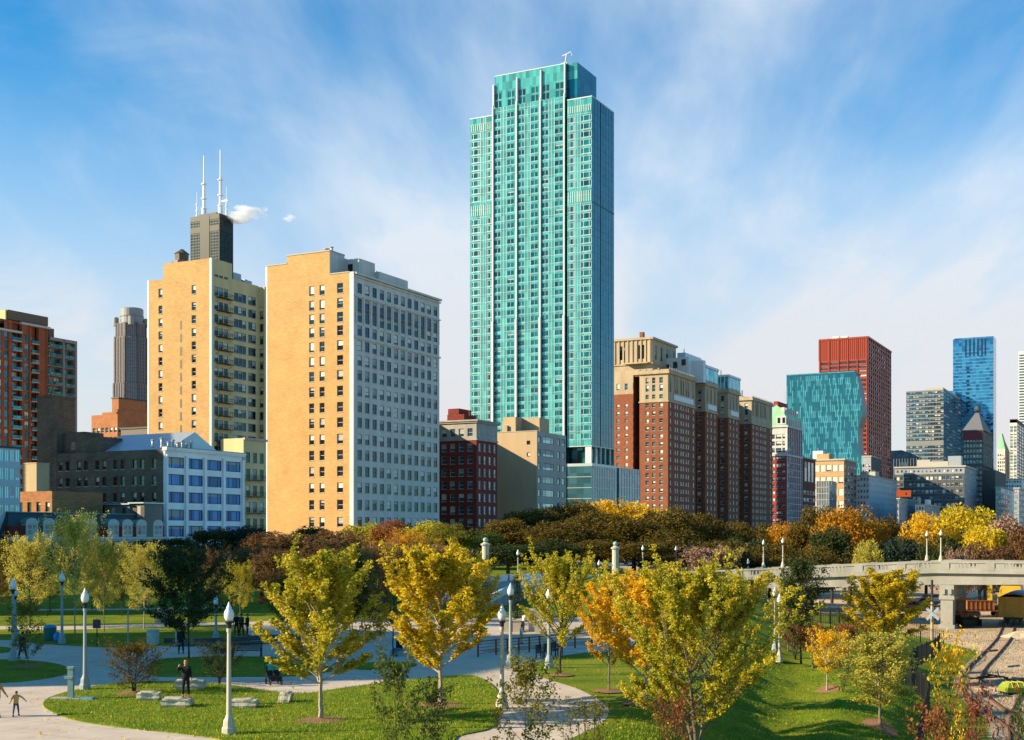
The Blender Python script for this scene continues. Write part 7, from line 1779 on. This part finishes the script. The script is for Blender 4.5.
# ------------------------------------------------------------------ people
SKIN = solid('skin', (.46, .27, .18), rough=.55, var=.05)
def skinmesh(name, verts, edges, rad, mat, parent, sub=1):
    me = bpy.data.meshes.new(name); me.from_pydata([tuple(v) for v in verts], edges, []); o = bpy.data.objects.new(name, me); COL.objects.link(o)
    o.modifiers.new('s', 'SKIN'); sv = me.skin_vertices[0].data
    for i, r in enumerate(rad): r = r if isinstance(r, tuple) else (r, r); sv[i].radius = r; sv[i].use_root = (i == 0)
    s = o.modifiers.new('d', 'SUBSURF'); s.levels = s.render_levels = sub
    bpy.context.view_layer.update(); dg = bpy.context.evaluated_depsgraph_get(); m2 = bpy.data.meshes.new_from_object(o.evaluated_get(dg)); bpy.data.objects.remove(o); m2.name = name
    m2.materials.clear(); m2.materials.append(mat); m2.polygons.foreach_set('use_smooth', [True]*len(m2.polygons)); m2.update(); return link(name, m2, parent)
def cmat(name, c): return solid('cloth_'+name, c, rough=.85, var=.12, scale=8)
def person(loc, H, face, label, top, bottom, shoe, hair, arms=((.12, -.05, .0), (.12, -.05, .0)), legs=(0, 0), lean=0.0, bulk=1.0, bare=False, group=None, sit=False, capc=None):
    """arms: per side (spread angle, forward angle, elbow bend); legs: forward swing of each leg. Faces -Y at face 0"""
    t = thing('person', label, 'person', loc, face, group); s = H/1.75
    hip = Vector((0, 0, .93 if not sit else .5)); V3 = Vector
    def S(x, y, z): return V3((x, y-lean*(max(0, z-hip.z))*1.0, z))
    up = hip.z-.93
    pel, wst, chs, nek, hd = S(0, 0, .95+up), S(0, .0, 1.12+up), S(0, .0, 1.36+up), S(0, .0, 1.50+up), S(0, -.02, 1.60+up)
    v = [pel, wst, chs, nek, hd]; e = [(0, 1), (1, 2), (2, 3), (3, 4)]; r = [(.15, .11), (.135, .10), (.16, .11), .055, .075]
    J = {}
    for k, sg in enumerate((-1, 1)):
        a, fw, bend = arms[k]; sh = S(sg*.175, 0, 1.42+up)
        d1 = V3((sg*math.sin(a), -math.sin(fw)*math.cos(a), -math.cos(a)*math.cos(fw))); el = sh+d1*.29
        b2 = fw+bend; d2 = V3((sg*math.sin(a*(1 if bend < 1 else -.6)), -math.sin(b2), -math.cos(b2))).normalized(); wr = el+d2*.25; pa = wr+d2*.07
        J[sg] = (sh, el, wr); n = len(v); v += [sh, el, wr, pa]; e += [(2, n), (n, n+1), (n+1, n+2), (n+2, n+3)]; r += [.06, .045, .03, (.038, .02)]
        side = d2.cross(V3((0, 1, 0))).normalized() if abs(d2.y) < .9 else V3((1, 0, 0))
        for q, (off, ln_) in enumerate(((-.028, .062), (-.010, .075), (.009, .07), (.026, .056))):
            n2 = len(v); v += [pa+side*off+d2*ln_*.55, pa+side*off*1.1+d2*ln_+V3((0, -.012, 0))]; e += [(n+3, n2), (n2, n2+1)]; r += [.009, .008]
        n2 = len(v); v += [wr+side*.04+d2*.035, wr+side*.055+d2*.075]; e += [(n+2, n2), (n2, n2+1)]; r += [.011, .009]
        g = legs[k]; hp = S(sg*.09, 0, .90+up)
        if sit: kn = V3((sg*.11, -.42, .50)); an = V3((sg*.12, -.45, .08))
        else:
            sp = .05+abs(g)*.25; kn = hp+V3((sg*sp*.5, -math.sin(g)*.42, -math.cos(g)*.42)); g2 = g*.6-.05; an = kn+V3((sg*sp*.4, -math.sin(g2)*.41, -math.cos(g2)*.41)); an.z = max(an.z, .07)
        J[sg*2] = (hp, kn, an); n = len(v); v += [hp, kn, an, an+V3((0, -.13, -.04))]; e += [(0, n), (n, n+1), (n+1, n+2), (n+2, n+3)]; r += [.085, .055, .04, (.045, .03)]
    v = [x*s for x in v]; r = [(a[0]*s, a[1]*s) if isinstance(a, tuple) else a*s for a in r]
    b_ = skinmesh('body', v, e, r, SKIN, t)
    # head with face
    m = MB(); hc = hd*s+V3((0, 0, .03*s)); 
    prof_ = [(.02, -.125), (.055, -.105), (.072, -.05), (.078, .0), (.076, .045), (.06, .09), (.02, .115)]
    k0 = len(m.v); m.lathe([(a*s, b*s) for a, b in prof_], tuple(hc), 12)
    m.v = [(x, hc.y+(y-hc.y)*1.18, z) for x, y, z in m.v]
    m.tube([hc+V3((0, -.085, .005))*s, hc+V3((0, -.108, -.022))*s], [.008*s, .014*s], 5); m.box(*[q for q in (hc.x-.024*s, hc.x+.024*s, hc.y-.088*s, hc.y-.08*s, hc.z-.062*s, hc.z-.054*s)], 1)
    for sg in (-1, 1):
        m.lathe([(.004*s, -.006*s), (.010*s, 0), (.004*s, .006*s)], tuple(hc+V3((sg*.03, -.086, .012))*s), 6, 1); m.lathe([(.006*s, -.03*s), (.014*s, 0), (.006*s, .028*s)], tuple(hc+V3((sg*.08, 0, -.005))*s), 6)
    m.build('head', [SKIN, IRON], t, True)
    m = MB(); k0 = len(m.v); m.lathe([(.086*s, -.03*s), (.089*s, .03*s), (.072*s, .09*s), (.02*s, .128*s)], tuple(hc+V3((0, .012, .004))*s), 12); m.v = [(x, hc.y+.012*s+(y-hc.y-.012*s)*1.18, z-(0 if y > hc.y-.02*s else -.035*s)) for x, y, z in m.v]
    m.build('hair', cmat('hair%d' % (hash(hair) & 255), hair), t, True)
    # clothes
    jv = [pel+V3((0, 0, -.13)), wst, chs, nek-V3((0, 0, .04))]; je = [(0, 1), (1, 2), (2, 3)]; jr = [(.19*bulk, .145*bulk), (.17*bulk, .135*bulk), (.185*bulk, .135*bulk), .07]
    for sg in (-1, 1):
        sh, el, wr = J[sg]; n = len(jv); jv += [sh, el, wr if not bare else sh.lerp(el, .7)]; je += [(2, n), (n, n+1)] if not bare else [(2, n), (n, n+2)]; 
        if bare: jv[n+1] = jv[n+2]; jv.pop(); je[-1] = (n, n+1); jr += [.075, .06]
        else: je += [(n+1, n+2)]; jr += [.075*bulk, .06*bulk, .045*bulk]
    skinmesh('jacket', [x*s for x in jv], je, [(a[0]*s, a[1]*s) if isinstance(a, tuple) else a*s for a in jr], cmat('top%d' % (hash(top) & 1023), top), t)
    tv = [pel+V3((0, 0, .14)), pel+V3((0, 0, -.05))]; te = [(0, 1)]; tr_ = [(.155, .12), (.165, .125)]
    for sg in (-2, 2):
        hp, kn, an = J[sg]; n = len(tv); tv += [hp-V3((0, 0, .04)), kn, an+V3((0, 0, .03))]; te += [(1, n), (n, n+1), (n+1, n+2)]; tr_ += [.10, .072, .055]
    skinmesh('trousers', [x*s for x in tv], te, [(a[0]*s, a[1]*s) if isinstance(a, tuple) else a*s for a in tr_], cmat('bot%d' % (hash(bottom) & 1023), bottom), t)
    for sg in (-2, 2):
        an = J[sg][2]*s; m = MB(); m.prism([(an.x-.045*s, an.y-.19*s), (an.x+.045*s, an.y-.19*s), (an.x+.05*s, an.y+.07*s), (an.x-.05*s, an.y+.07*s)], an.z-.085*s, an.z+.02*s, 0, [(an.x-.035*s, an.y-.15*s), (an.x+.035*s, an.y-.15*s), (an.x+.045*s, an.y+.06*s), (an.x-.045*s, an.y+.06*s)]); m.build('shoe', cmat('shoe%d' % (hash(shoe) & 255), shoe), t)
    return t
BLK = (.012, .012, .014); DN = (.03, .06, .13)
X, Y, Z = gph(184, 708); person((X-.03, Y+.45, Z+.44), 1.72, .1, 'person in black jacket and trousers on the boulder, hand raised to orange hat', BLK, BLK, (.45, .16, .05), (.60, .24, .05), arms=((.75, .9, 1.75), (.15, .1, .35)), legs=(.03, -.03), bulk=1.22)
X, Y, Z = gph(16, 717); person((X, Y, Z+.004), 1.12, .5, 'child in orange tan jacket and blue jeans with arms spread', (.50, .27, .08), DN, BLK, (.02, .012, .01), arms=((.55, .5, .1), (1.0, .1, .1)), legs=(.38, -.35), lean=.35)
X, Y, Z = gph(-3, 717.5); person((X, Y, Z+.004), 1.75, 1.2, 'grown person in orange tan coat half cut by the left edge', (.50, .27, .08), BLK, BLK, (.05, .02, .015), arms=((.2, .5, .2), (.3, .3, .2)), legs=(.3, -.3))
X, Y, Z = gph(22.5, 659); person((X, Y, Z+.004), 1.75, 2.8, 'person in dark clothes walking by the left edge lamp', BLK, (.02, .02, .03), (.3, .12, .05), (.02, .015, .01), legs=(.25, -.2))
X, Y, Z = gph(14, 634); person((X, Y, Z+.004), 1.7, 1.4, 'dark figure on the far path behind the left edge lamp', BLK, BLK, BLK, (.02, .015, .01), legs=(.35, -.3))
X, Y, Z = gph(181, 653.5); person((X, Y, Z+.004), 1.78, .2, 'dark hooded person standing left of the dark green tree trunk', BLK, BLK, BLK, BLK, legs=(.05, -.05))
for px, by, f_, lab, c in ((236.5, 635, .4, 'leftmost of the three dark dressed people on the plaza', BLK), (241.5, 635.5, 2.6, 'middle one of the three dark dressed people on the plaza', (.05, .03, .025)), (247.5, 636, 1.3, 'rightmost of the three dark dressed people on the plaza', BLK)):
    X, Y, Z = gph(px, by); person((X, Y, Z+.004), 1.75, f_, lab, c, BLK, BLK, (.03, .02, .015), legs=(.12, -.1))
X, Y, Z = gph(399, 656); person((X, Y, Z+.004), 1.7, -.6, 'seated person in blue trousers below the russet tree', BLK, (.03, .14, .34), BLK, (.03, .02, .015), sit=True)
X, Y, Z = gph(399, 656); m = MB(); m.box(-.6, .6, -.2, .3, 0, .40); o = m.build('stone_bench', CONCD); o.location = (X, Y+.1, Z+.004); tag(o, 'low stone block under the seated person', 'bench')
X, Y, Z = gph(523, 634); person((X, Y, .13), 1.6, 2.2, 'person in white shirt leaning forward on the terrace', (.62, .60, .62), BLK, BLK, (.03, .02, .015), lean=.3, arms=((.2, .8, .2), (.2, .8, .2)), bare=True)
X, Y, Z = gph(521.5, 645.5); person((X, Y, .13), 1.35, 1.0, 'child in white shirt with tan shorts behind the rust red railing', (.62, .60, .62), (.40, .24, .15), BLK, (.03, .02, .015), bare=True, legs=(.15, -.15))

# ------------------------------------------------------------------ fences
FB = solid('fence_black', (.02, .022, .022), rough=.5)
def picket(pts, lab, h=1.8):
    t = thing('picket_fence', lab, 'fence', (*pts[0], gz(*pts[0]))); o = Vector(t.location); pk = MB(); acc = 0; rl = MB()
    w = []
    for a, c in zip(pts, pts[1:]):
        n = max(1, int((Vector(c)-Vector(a)).length/.2))
        for k in range(n): q = Vector(a).lerp(Vector(c), k/n); w.append(Vector((q.x, q.y, gz(q.x, q.y)))-o)
    for i, p in enumerate(w):
        if i % 12 == 0: m = MB(); m.box(p.x-.05, p.x+.05, p.y-.05, p.y+.05, p.z-.1, p.z+h+.12); m.build('post', FB, t)
        else: pk.box(p.x-.014, p.x+.014, p.y-.014, p.y+.014, p.z+.08, p.z+h)
    for z in (.18, h-.22, h-.05): rl.tube([p+Vector((0, 0, z)) for p in w[::3]], .022, 4)
    rl.build('rail', FB, t); k_ = pk.build('picket', FB, t); k_['kind'] = 'stuff'
picket([(xfence(y)-.6, y) for y in range(62, 133, 3)], 'black steel picket fence running along the foot of the grass slope')
picket([(xfence(132)-.6, 131), (38.5, 136), (33, 139)], 'short return of black picket fence below the crossbuck sign')
picket([(*gph(812, 622)[:2],), (*gph(850, 626)[:2],)], 'black picket fence at the pale service road under the bridge', 1.6)

# ------------------------------------------------------------------ rail yard things
YL = solid('railcar_yellow', (.42, .25, .045), rough=.6, var=.15, stain=.3, scale=2); BKM = solid('steel_black', (.02, .018, .016), rough=.6); ORG = solid('machine_orange', (.36, .12, .035), rough=.6, var=.2, stain=.3); YM = solid('machine_yellow', (.55, .33, .02), rough=.5, var=.15, stain=.2)
BLG = solid('stone_load_blue', (.36, .46, .55), rough=1, var=.2, scale=6)
def wheels(t, xs, y0, r=.42, mat=None, name='wheel', w=.14):
    for x in xs:
        for s_ in (-1, 1): m = MB(); m.tube([(s_*y0-w/2, x, r), (s_*y0+w/2, x, r)], r, 14); m.build(name, mat or BKM, t)
def railcar():
    X, Y = at(1012.5, 166); t = thing('rail_car', 'mustard yellow open rail car heaped with blue grey stone under the bridge', 'rail car', (X, Y, YARD+.3), -GRID)
    m = MB(); w = 1.75; Lc = 15
    m.prism([(-w, .4), (w, .4), (w, Lc-.4), (-w, Lc-.4)], 1.0, 3.6, 0, [(-w, 0), (w, 0), (w, Lc), (-w, Lc)]); m.build('body', YL, t)
    m = MB()
    for z in (1.1, 3.45): m.box(-w-.05, w+.05, -.06+(.35 if z < 2 else 0), .1+(.35 if z < 2 else 0), z, z+.2)
    for x in (-1.7, -.9, .9, 1.6): m.prism([(x, .3), (x+.12, .3), (x+.12, .42), (x, .42)], 1.2, 3.5, 0, [(x, -.08), (x+.12, -.08), (x+.12, .04), (x, .04)])
    for k in range(9): y = .8+k*1.65; m.box(w-.02, w+.09, y, y+.14, 1.1, 3.6); m.box(-w-.09, -w+.02, y, y+.14, 1.1, 3.6)
    m.build('rib', YL, t)
    m = MB(); n = 10; H = [[.15+.65*math.sin(math.pi*i/n)**.7*(.6+.4*math.sin(math.pi*j/12)) for j in range(13)] for i in range(n+1)]
    for i in range(n):
        for j in range(12):
            P = lambda a, b: (-w+.1+(2*w-.2)*a/n, .1+(Lc-.2)*b/12, 3.45+H[a][b]); m.quad(P(i, j), P(i+1, j), P(i+1, j+1), P(i, j+1))
    m.build('stone_load', BLG, t)
    m = MB(); m.box(-1.2, 1.2, .6, Lc-.6, .7, 1.0); m.box(-.2, .2, -.6, .6, .65, .95); m.build('underframe', BKM, t); wheels(t, (1.2, 2.8, Lc-2.8, Lc-1.2), .72)
    for y in (2, Lc-2):
        m = MB(); m.box(-1.05, -.85, y-1.3, y+1.3, .3, .7); m.box(.85, 1.05, y-1.3, y+1.3, .3, .7); m.build('bogie', BKM, t)
railcar()
def yellow_crane():
    X, Y = at(1009, 188); t = thing('rail_crane', 'yellow rail mounted crane standing behind the mustard rail car', 'crane', (X, Y, YARD+.3), -GRID)
    m = MB(); m.box(-1.6, 1.9, 0, 5, 1.3, 3.2); m.prism([(-1.5, .3), (1.7, .3), (1.7, 4.6), (-1.5, 4.6)], 3.2, 4.6, 0, [(-1.2, .8), (1.4, .8), (1.4, 4.2), (-1.2, 4.2)]); m.build('body', YM, t)
    m = MB(); m.box(-3.0, -2.3, -.2, .6, .6, 6.2); m.box(-2.3, 3.4, 0, .5, 4.7, 5.4); m.tube([(-2.6, .2, 6), (2.8, .2, 5.2)], .2, 6); m.build('boom', YM, t)
    m = MB(); m.box(-.9, .1, -.04, 0, 1.9, 2.9); m.box(.5, 1.4, -.04, 0, 1.9, 2.9); m.build('window', G_DARK, t); m = MB(); m.box(-1.5, 1.6, 0, 5, .9, 1.3); m.build('chassis', BKM, t); wheels(t, (1, 4), .72)
yellow_crane()
def loader():
    X, Y, Z = gph(969, 627.5); t = thing('wheel_loader', 'orange topped wheel loader with wide black bucket beside the pier', 'loader', (X, Y, YARD), R(12))
    m = MB(); m.box(-1.3, 1.3, -.2, .15, .25, 1.0); m.box(-1.35, 1.35, -.9, .1, .15, .3); m.prism([(-1.3, -.2), (1.3, -.2), (1.3, .1), (-1.3, .1)], 1.0, 1.35, 0, [(-1.3, -.45), (1.3, -.45), (1.3, -.3), (-1.3, -.3)])
    for s_ in (-1, 1): m.box(s_*1.3-.04, s_*1.3+.04, -.85, .1, .3, 1.1)
    m.build('bucket', BKM, t)
    m = MB(); m.box(-.85, .85, 2.0, 5.0, 1.0, 2.1); m.box(-.6, .6, .9, 2.2, .8, 1.5); m.build('body', ORG, t); m = MB()
    for s_ in (-.7, .7): m.tube([(s_, .1, .8), (s_, 1.0, 1.9), (s_, 2.0, 1.9)], .14, 6)
    m.build('lift_arm', ORG, t); m = MB(); m.box(-.72, .72, 2.0, 3.5, 2.1, 3.45); m.build('cab', G_DARK, t)
    m = MB(); m.box(-.82, .82, 1.9, 3.6, 3.45, 3.75); m.build('cab_roof', ORG, t); m = MB()
    for x in (-.78, .68):
        for y in (1.95, 3.45): m.box(x, x+.1, y, y+.1, 2.1, 3.45)
    m.box(.95, 1.1, 3.6, 3.75, 2.1, 3.2); m.build('cab_frame', ORG, t)
    for y in (1.2, 3.9):
        for s_ in (-1, 1):
            m = MB(); m.tube([(s_*.85, y, .72), (s_*1.3, y, .72)], .72, 16); w_ = m.build('wheel', BKM, t); m = MB(); m.tube([(s_*1.28, y, .72), (s_*1.33, y, .72)], .3, 10); m.build('rim', ORG, w_)
loader()
def wagon():
    X, Y = at(983, 186); t = thing('work_wagon', 'rusty orange open wagon with flat dark bed right of the loader', 'wagon', (X, Y, YARD+.1), R(-4))
    m = MB(); m.box(-2.2, 1.6, 0, 2.6, 1.1, 2.3); m.build('body', ORG, t); m = MB()
    for k in range(7): x = -2.2+k*.63; m.box(x-.05, x+.05, -.08, 0, 1.05, 2.35)
    m.box(-2.25, 1.65, -.1, .0, 2.3, 2.42); m.build('rib', ORG, t)
    m = MB(); m.box(-2.4, 3.9, 0, 2.4, .8, 1.05); m.box(1.9, 3.7, .3, 2.0, 1.05, 1.5); m.build('bed', RUST, t)
    for x in (-1.6, -.7, 2.2, 3.2):
        for y in (.1, 2.2): m = MB(); m.tube([(x, y, .42), (x, y+.18, .42)], .42, 12); m.build('wheel', BKM, t)
wagon()
def crossbuck():
    X, Y, Z = gph(932, 642); t = thing('crossbuck', 'white X shaped level crossing sign on a tall post before the bridge pier', 'sign', (X, Y, Z)); k = Y/F
    m = MB(); m.tube([(0, 0, 0), (0, 0, 40*k)], .16, 8); m.build('post', solid('post_tan', (.45, .33, .2)), t); m = MB(); m.tube([(0, 0, 40*k), (0, 0, 62*k)], .13, 8); m.build('upper_post', BARKD, t)
    z = (642-614)*k; WHB = solid('board_white', (.8, .8, .8), rough=.4, var=.02)
    for a in (-.75, .75):
        m = MB(); T = Matrix.Translation((0, -.22-.05*(a > 0), z)) @ Matrix.Rotation(a, 4, 'Y'); m.box(-.92, .92, -.02, .02, -.15, .15, 0, T); m.build('board', WHB, t)
    m = MB(); T = Matrix.Translation((-.35, -.2, z+.9*1)); m.lathe([(.02, -.05), (.2, -.05), (.22, .05), (.05, .08)], (0, 0, (642-605)*k), 10); m.build('signal_head', BKM, t)
crossbuck()
def whitefence():
    t = None; a, c = (*at(952, 236), 0), (*at(1004, 250), 0); t = thing('barrier_wall', 'long white slotted barrier beyond the bridge at the back of the yard', 'barrier', (a[0], a[1], YARD)); m = MB(); n = 26
    for k in range(n):
        x = (c[0]-a[0])*k/n; y = (c[1]-a[1])*k/n; z0 = .0+1.0*k/n; m.box(x, x+.3, y, y+.15, z0, z0+2.4); 
    m2 = MB()
    for k in range(n): x = (c[0]-a[0])*k/n; y = (c[1]-a[1])*k/n; z0 = 1.0*k/n; m2.box(x, x+(c[0]-a[0])/n+.02, y+.16, y+.3, z0, z0+.5); m2.box(x, x+(c[0]-a[0])/n+.02, y+.16, y+.3, z0+1.9, z0+2.3)
    WHB = solid('board_white', (.8, .8, .8)); m.build('slat', WHB, t); m2.build('rail', WHB, t)
whitefence()
def car(px, by, col, lab, rot):
    X, Y, Z = gph(px, by); t = thing('parked_car', lab, 'car', (X, Y, Z), rot, 'cars parked beyond the bridge'); CM = solid('car_'+lab.split()[0], col, rough=.25, spec=.6, var=.03)
    def sec(pr, w0, w1, name, mat):
        m = MB(); n = len(pr); b = len(m.v); m.v += [(x, -w0, z) for x, z in pr]+[(x, w0, z) for x, z in pr]; m.f.append(tuple(range(n))); m.m.append(0); m.f.append(tuple(range(2*n-1, n-1, -1))); m.m.append(0)
        for i in range(n): j = (i+1) % n; m.f.append((i, n+i, n+j, j)); m.m.append(0)
        return m.build(name, mat, t)
    sec([(-2.2, .35), (2.2, .35), (2.25, .75), (1.9, .95), (.9, 1.02), (-1.9, 1.05), (-2.2, .9)], .88, 0, 'body', CM); sec([(1.0, 1.0), (.35, 1.48), (-1.2, 1.5), (-1.85, 1.04)], .76, 0, 'cabin', G_DARK); sec([(.35, 1.46), (.25, 1.53), (-1.1, 1.55), (-1.25, 1.48)], .74, 0, 'roof', CM)
    for x in (-1.4, 1.4):
        for s_ in (-1, 1): m = MB(); m.tube([(x, s_*.72, .34), (x, s_*.9, .34)], .34, 14); w_ = m.build('wheel', BKM, t); m = MB(); m.tube([(x, s_*.89, .34), (x, s_*.92, .34)], .19, 10); m.build('rim', METAL, w_)
    for s_ in (-.6, .6): m = MB(); m.box(2.2, 2.26, s_-.15, s_+.15, .62, .78); m.build('headlight', G_PALE, t)
car(924, 607, (.02, .025, .04), 'dark car parked beyond the bridge near the crossbuck', .4); car(933, 603, (.45, .47, .5), 'pale car parked behind the dark one beyond the bridge', .4); car(912, 611, (.10, .02, .02), 'maroon car parked beyond the bridge, partly behind the yellow tree', .3)
def skip():
    X, Y, Z = gph(1017, 695); t = thing('machine', 'bright yellow green rounded machine with orange warning diamond at right edge', 'machine', (X, Y, YARD), R(8)); t.scale = (.72, .72, .72); GY = solid('hi_vis_green', (.24, .29, .03), rough=.5, var=.2, scale=2)
    m = MB(); m.prism([(-1.0, 0), (1.4, 0), (1.4, 1.8), (-1.0, 1.8)], .25, .75, 0, [(-1.1, -.15), (1.5, -.15), (1.5, 1.8), (-1.1, 1.8)]); m.prism([(-1.1, -.15), (1.5, -.15), (1.5, 1.8), (-1.1, 1.8)], .75, 1.25, 0, [(-.75, .2), (1.2, .2), (1.2, 1.5), (-.75, 1.5)]); m.build('hood', GY, t)
    m = MB(); T = Matrix.Translation((-.1, -.18, .72)) @ Matrix.Rotation(R(45), 4, 'Y'); m.box(-.2, .2, -.02, .02, -.2, .2, 0, T); m.build('warning_diamond', solid('diamond_orange', (.7, .16, .02)), t); m = MB(); m.box(-1, 1.4, .1, 1.7, 0, .25); m.build('skid', BKM, t)
    for x in (-.5, .15, .8): m = MB(); m.tube([(x, -.16, .75), (x, .2, 1.28), (x, 1.4, 1.28)], .04, 5); m.build('strap', solid('strap_yellow', (.6, .45, .03)), t)
skip()

# ------------------------------------------------------------------ unseen blocks added left of the frame to cast the long park shade
def shade_block(px, Y, wx, wy, H, label):
    b = Bld('apartment_building', label, 'building', px, Y); 
    b.face('S', 0, -wx, 0, 0, H, even(-wx+1, -1, 6, 1.6), rows(2, 4, int(H/4)-1, 2.2), TAN, dict(style='sash')); b.face('E', 0, 0, wy, 0, H, even(1, wy-1, 6, 1.6), rows(2, 4, int(H/4)-1, 2.2), TAN, dict(style='sash')); b.shell(-wx, 0, 0, wy, 0, H, TAN); b.mb('penthouse', FR_B).box(-wx*.7, -wx*.2, wy*.3, wy*.8, H, H+4)
    b.finish()
def pxof(X, Y): return X/Y*F+512
SHADE_BLOCKS = [(-96, 55.5, 26, 28, 40, 'added tan shade casting block outside the frame, nearest to the park plaza'), (-118, 165, 20, 34, 44, 'added tall tan shade casting block outside the left edge'),
       (-148, 110, 22, 26, 62, 'added tan shade casting block outside the left edge between the nearest and the tallest one'), (-128, 211, 20, 30, 69, 'added mid height tan shade casting block outside the left edge'), (-165, 262, 22, 34, 62, 'added tan shade casting block outside the left edge behind the mansard row')]
for X, Y, wx, wy, H, lab in SHADE_BLOCKS: shade_block(pxof(X, Y), Y, wx, wy, H, lab)
def hidden():  # unseen block added to shade the oxblood and beige buildings
    b = Bld('office_building', 'added plain tan shade casting block hidden behind the tall tan brick block', 'building', pxof(-46, 398), 398); b.mb('wall', TAN).box(-22, 0, 0, 26, 0, 50); b.mb('wall', TAN).box(-22, -1, 26, 66, 0, 46); b.finish()
hidden()
# steam drifting beside the masts
def steam():
    rng = np.random.default_rng(4)
    m = bpy.data.materials.new('steam'); m.use_nodes = True; t = m.node_tree; t.nodes.clear(); o = t.nodes.new('ShaderNodeOutputMaterial'); v = t.nodes.new('ShaderNodeVolumePrincipled'); v.inputs['Color'].default_value = (1, 1, 1, 1)
    tcn = t.nodes.new('ShaderNodeTexCoord'); n = t.nodes.new('ShaderNodeTexNoise'); n.inputs['Scale'].default_value = .03; n.inputs['Detail'].default_value = 5; t.links.new(tcn.outputs['Object'], n.inputs['Vector'])
    vl = t.nodes.new('ShaderNodeVectorMath'); vl.operation = 'LENGTH'; t.links.new(tcn.outputs['Object'], vl.inputs[0])
    mr = t.nodes.new('ShaderNodeMapRange'); mr.inputs[1].default_value = .46; mr.inputs[2].default_value = .64; mr.inputs[3].default_value = 0; mr.inputs[4].default_value = .12; t.links.new(n.outputs[0], mr.inputs[0]); t.links.new(mr.outputs[0], v.inputs['Density']); t.links.new(v.outputs[0], o.inputs['Volume'])
    for px, py, w, h, lab in ((246, 214, 44, 15, 'white steam puff drifting right of the antenna masts'), (291, 218, 14, 6, 'tiny second steam puff farther right of the masts')):
        Y = 1745; bm = bmesh.new(); bmesh.ops.create_icosphere(bm, subdivisions=4, radius=1)
        for q in bm.verts:
            c = q.co; k = 1+.22*math.sin(c.x*5+c.z*4)+.13*math.sin(c.x*11+c.y*7+c.z*9); c.z += .25*c.x; q.co = Vector((c.x*w/2/F*Y*k, c.y*h/F*Y*k, c.z*h/2/F*Y*k))
        me = bpy.data.meshes.new('steam'); bm.to_mesh(me); bm.free(); me.materials.append(m); o2 = link('steam', me, None, (*at(px, Y), hz(py, Y))); tag(o2, lab, 'steam'); o2['kind'] = 'stuff'
steam()
